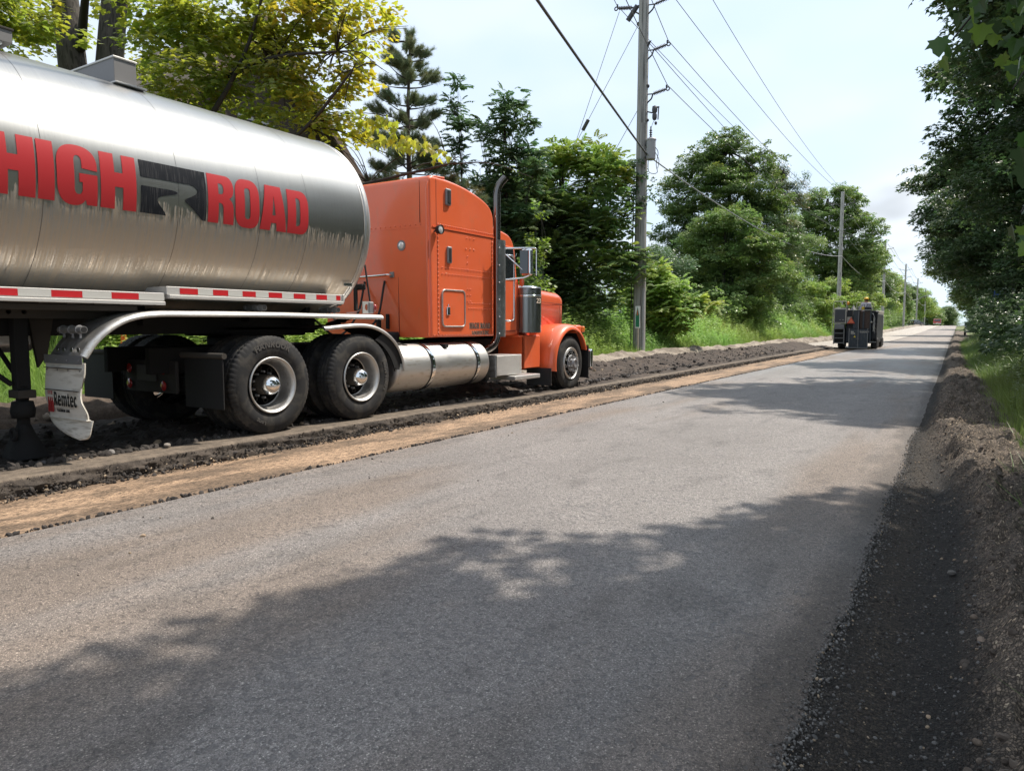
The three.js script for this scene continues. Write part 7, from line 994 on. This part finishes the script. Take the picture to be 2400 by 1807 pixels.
// ---------------------------------------------------------------- the shaded trees along the near side
{
  const R = (label, x, s, h, blobs, n, kind, mat, seed, o = {}) => tree('roadside_tree', label, x, s, h, blobs, n, kind, mat, seed, { depth: 0.6, gap: 0.36, r: 0.2, ...o });
  R('dark tree overhanging the near verge, its leaves nearest at upper right', 3.5, 5.95, 13, [[-1.75, 7.8, -0.1, 1.7, 1.2], [-2.1, 8.6, -1.5, 1.75, 1.3], [-1.3, 8.8, 1.15, 1.6, 1.2], [-0.6, 7.8, 2.7, 1.6, 1.1], [0.6, 7.8, 3.6, 1.4, 1.0], [-2.6, 9.0, -3.2, 2.0, 1.5], [0.2, 10.2, -1, 2.4, 1.8], [0.4, 7.4, 1.0, 2.2, 1.6], [-1.8, 9.5, -4.6, 2.2, 1.6], [0.6, 5.4, 3.0, 1.7, 1.3], [1.2, 3.6, 3.0, 1.9, 1.4]], 3600, 'lobed', LM.shade, 301, { gap: 0.2, depth: 0.8 });
  R('dark maple whose boughs reach out over the road at upper right', 4.0, 19, 15, [[-3.8, 8.6, 0, 1.3, 1.0], [-3.0, 6.9, -1, 1.4, 1.1], [-3.9, 10.6, 1, 1.5, 1.1], [-2, 9.5, 0, 2.2, 1.7], [-1, 12, 0, 2.6, 1.9], [-2.4, 5.3, 1, 1.3, 1.0], [0.5, 8, -1, 2.8, 2.2], [-0.5, 5.5, -1.5, 2.4, 1.8], [0.5, 3.4, -1, 2.3, 1.6], [1, 14, 0, 2.2, 1.6], [-3.2, 8, 2.5, 1.7, 1.4], [1, 10, 2, 3, 2.2]], 3300, 'lobed', LM.shade, 302, { gap: 0.43 });
  R('second dark tree in the near row, lower boughs over the shoulder', 4.2, 30, 15, [[-4.0, 7.4, 0, 1.6, 1.1], [-4.4, 9.6, 0, 1.4, 1.0], [-3, 5.6, -1, 1.7, 1.2], [-2.2, 9, 0, 2.6, 2], [-1.2, 12.4, 0, 2.8, 2], [0, 6.5, -1, 3, 2.2], [-1.2, 4, -1, 2.2, 1.4], [0.5, 3, 0, 2.6, 1.6], [-4.0, 5.8, 2, 1.3, 1.0]], 2800, 'lobed', LM.shade, 303, { gap: 0.43 });
  R('third dark tree in the near row with a bough low over the road', 4.6, 44, 16, [[-5.0, 6.5, 0, 2.0, 1.2], [-5.6, 8.8, 0, 1.8, 1.2], [-3.4, 5, -1, 2.2, 1.4], [-2.6, 9.6, 0, 3, 2.2], [-1, 13, 0, 3, 2], [0, 6, 0, 3.4, 2.4], [-1.4, 3.4, -1, 2.6, 1.6], [-4.2, 4.6, 3, 1.6, 1.1]], 3000, 'lobed', LM.shade, 304, { size: 1.2 });
  R('fourth tree in the near row, above the parked silver car', 5.0, 66, 16, [[-5.4, 7, 0, 2.4, 1.6], [-5.6, 10, 0, 2.2, 1.6], [-3.4, 5.2, 0, 2.6, 1.6], [-2, 10, 0, 3.4, 2.4], [-1, 13.4, 0, 3, 2], [0, 6, 0, 3.6, 2.6], [-0.5, 3, 0, 3, 1.6]], 2600, 'oval', LM.shade, 305, { size: 1.45 });
  R('fifth tree in the near row, beyond the parked silver car', 4.6, 96, 16, [[-5.0, 7.5, 0, 2.8, 2], [-4.8, 11, 0, 2.6, 2], [-3, 5, 0, 3, 1.8], [-1.4, 11, 0, 3.6, 2.6], [0, 7, 0, 4, 3], [0, 3, 0, 3.6, 2]], 2200, 'oval', LM.dark, 306, { size: 1.7 });
  R('distant tree on the near side where the road crests', 4.4, 150, 15, mass(71, 6, 0.5, 15, 10), 1700, 'oval', LM.dark, 307, { size: 2.2 });
  R('farthest tree on the near side beside the road end', 5.0, 235, 15, mass(72, 8, 0.5, 14, 10), 1500, 'oval', LM.mid, 308, { size: 2.8 });
  // woods behind the near row, out of view, added to block sky light
  { const q = rng(13), bl = []; for (let i = 0; i < 46; i++) bl.push([8.5 + 6 * q(), 3 + 9 * q(), -6 + i * 2.2, 3.0, 2.8, 2.6]); const pts = scatter(bl, 5200, q, { gap: 0.25, depth: 0.5, size: 2.0, puff: 1.2 }); CL.oval.forEach((g, k) => inst('blocking_woods', g, LM.shade, pts.filter((p, i) => i % 3 === k).map((p) => p[0]), null)); }
  // undergrowth of the near side
  const q = rng(12), bl = []; for (let i = 0; i < 44; i++) { const s = 9 + i * 2.0 + q(), x = 1.95 + 0.6 * q() - 0.35 * sstep(14, 40, s); bl.push([x, 0.95 + 0.5 * q() + 0.4 * sstep(15, 40, s), s, 0.85, 0.95 + 0.5 * q(), 1.2]); } for (let i = 0; i < 30; i++) { const s = 8 + i * 3 + q(), x = 3.6 + 0.8 * q(); bl.push([x, 1.9 + 0.9 * q(), s, 1.5, 1.8, 1.6]); } for (let i = 0; i < 30; i++) { const s = 4 + i * 3.4, x = 6 + 2 * q(); bl.push([x, 3.0 + 1.5 * q(), s, 2.4, 2.6, 2.2]); }
  const pts = scatter(bl, 7600, q, { gap: 0.3, depth: 0.55 }); CL.lobed.forEach((g, k) => { const l = pts.filter((p, i) => i % 3 === k); inst('undergrowth', g, LM.shade, l.map((p) => p[0]), l.map((p) => { const v = 0.6 + 0.7 * fbm(p[1] * 0.8, p[2] * 0.8, p[3] * 0.8, 2); return C(v, v, v); })); });
  // big-leaved bough close at the upper right, leaf by leaf
  const b = thing('maple_branch', 'maple bough close to the viewer with large leaves, upper right corner', 'branch', V(1.6, 4.2, 4.4)), lt = leafTris('maple'), sp = new Soup(); sp.leaf(lt, new THREE.Matrix4(), 0); const g = sp.geo(), mats = [leafMat(0.06, 0.13, 0.026, 0.5, 0.4), leafMat(0.16, 0.26, 0.035, 0.6, 0.4), leafMat(0.045, 0.09, 0.026, 0.5, 0.4)];
  const arms = [[[2.6, 4.2, 7.0], [1.1, 3.6, 5.2], [0.45, 2.9, 4.4], [0.16, 2.35, 4.15]], [[1.1, 3.6, 5.2], [0.5, 3.3, 4.7], [0.12, 3.0, 4.5], [-0.10, 2.78, 4.6]], [[1.1, 3.6, 5.2], [0.7, 2.7, 4.6], [0.36, 2.1, 4.25], [0.22, 1.78, 4.15]]];
  put('twigs', arms.map((a) => taper(a.map((p) => V(...p)), 0.022, 0.004, 12, 6)), barkDark, b);
  for (let i = 0; i < 190; i++) { const a = arms[i % 3], c = new THREE.CatmullRomCurve3(a.map((p) => V(...p))), p = c.getPoint(0.35 + 0.65 * q()), m = new THREE.Mesh(g, mats[Math.floor(q() * 3)]); m.name = 'leaf'; m.castShadow = m.receiveShadow = true; p.add(new THREE.Vector3((q() - 0.35) * 0.36, (q() - 0.6) * 0.36, (q() - 0.5) * 0.36)); mtx(p, new THREE.Vector3(q() - 0.5, -0.5 - 0.5 * q(), q() - 0.5), (q() - 0.5) * 2.4, 0.075 + 0.05 * q()).decompose(m.position, m.quaternion, m.scale); m.position.sub(b.position); b.add(m); }
}

scene.traverse((o) => { if (o.isMesh) { o.castShadow = true; o.receiveShadow = true; } });
renderer.render(scene, camera);
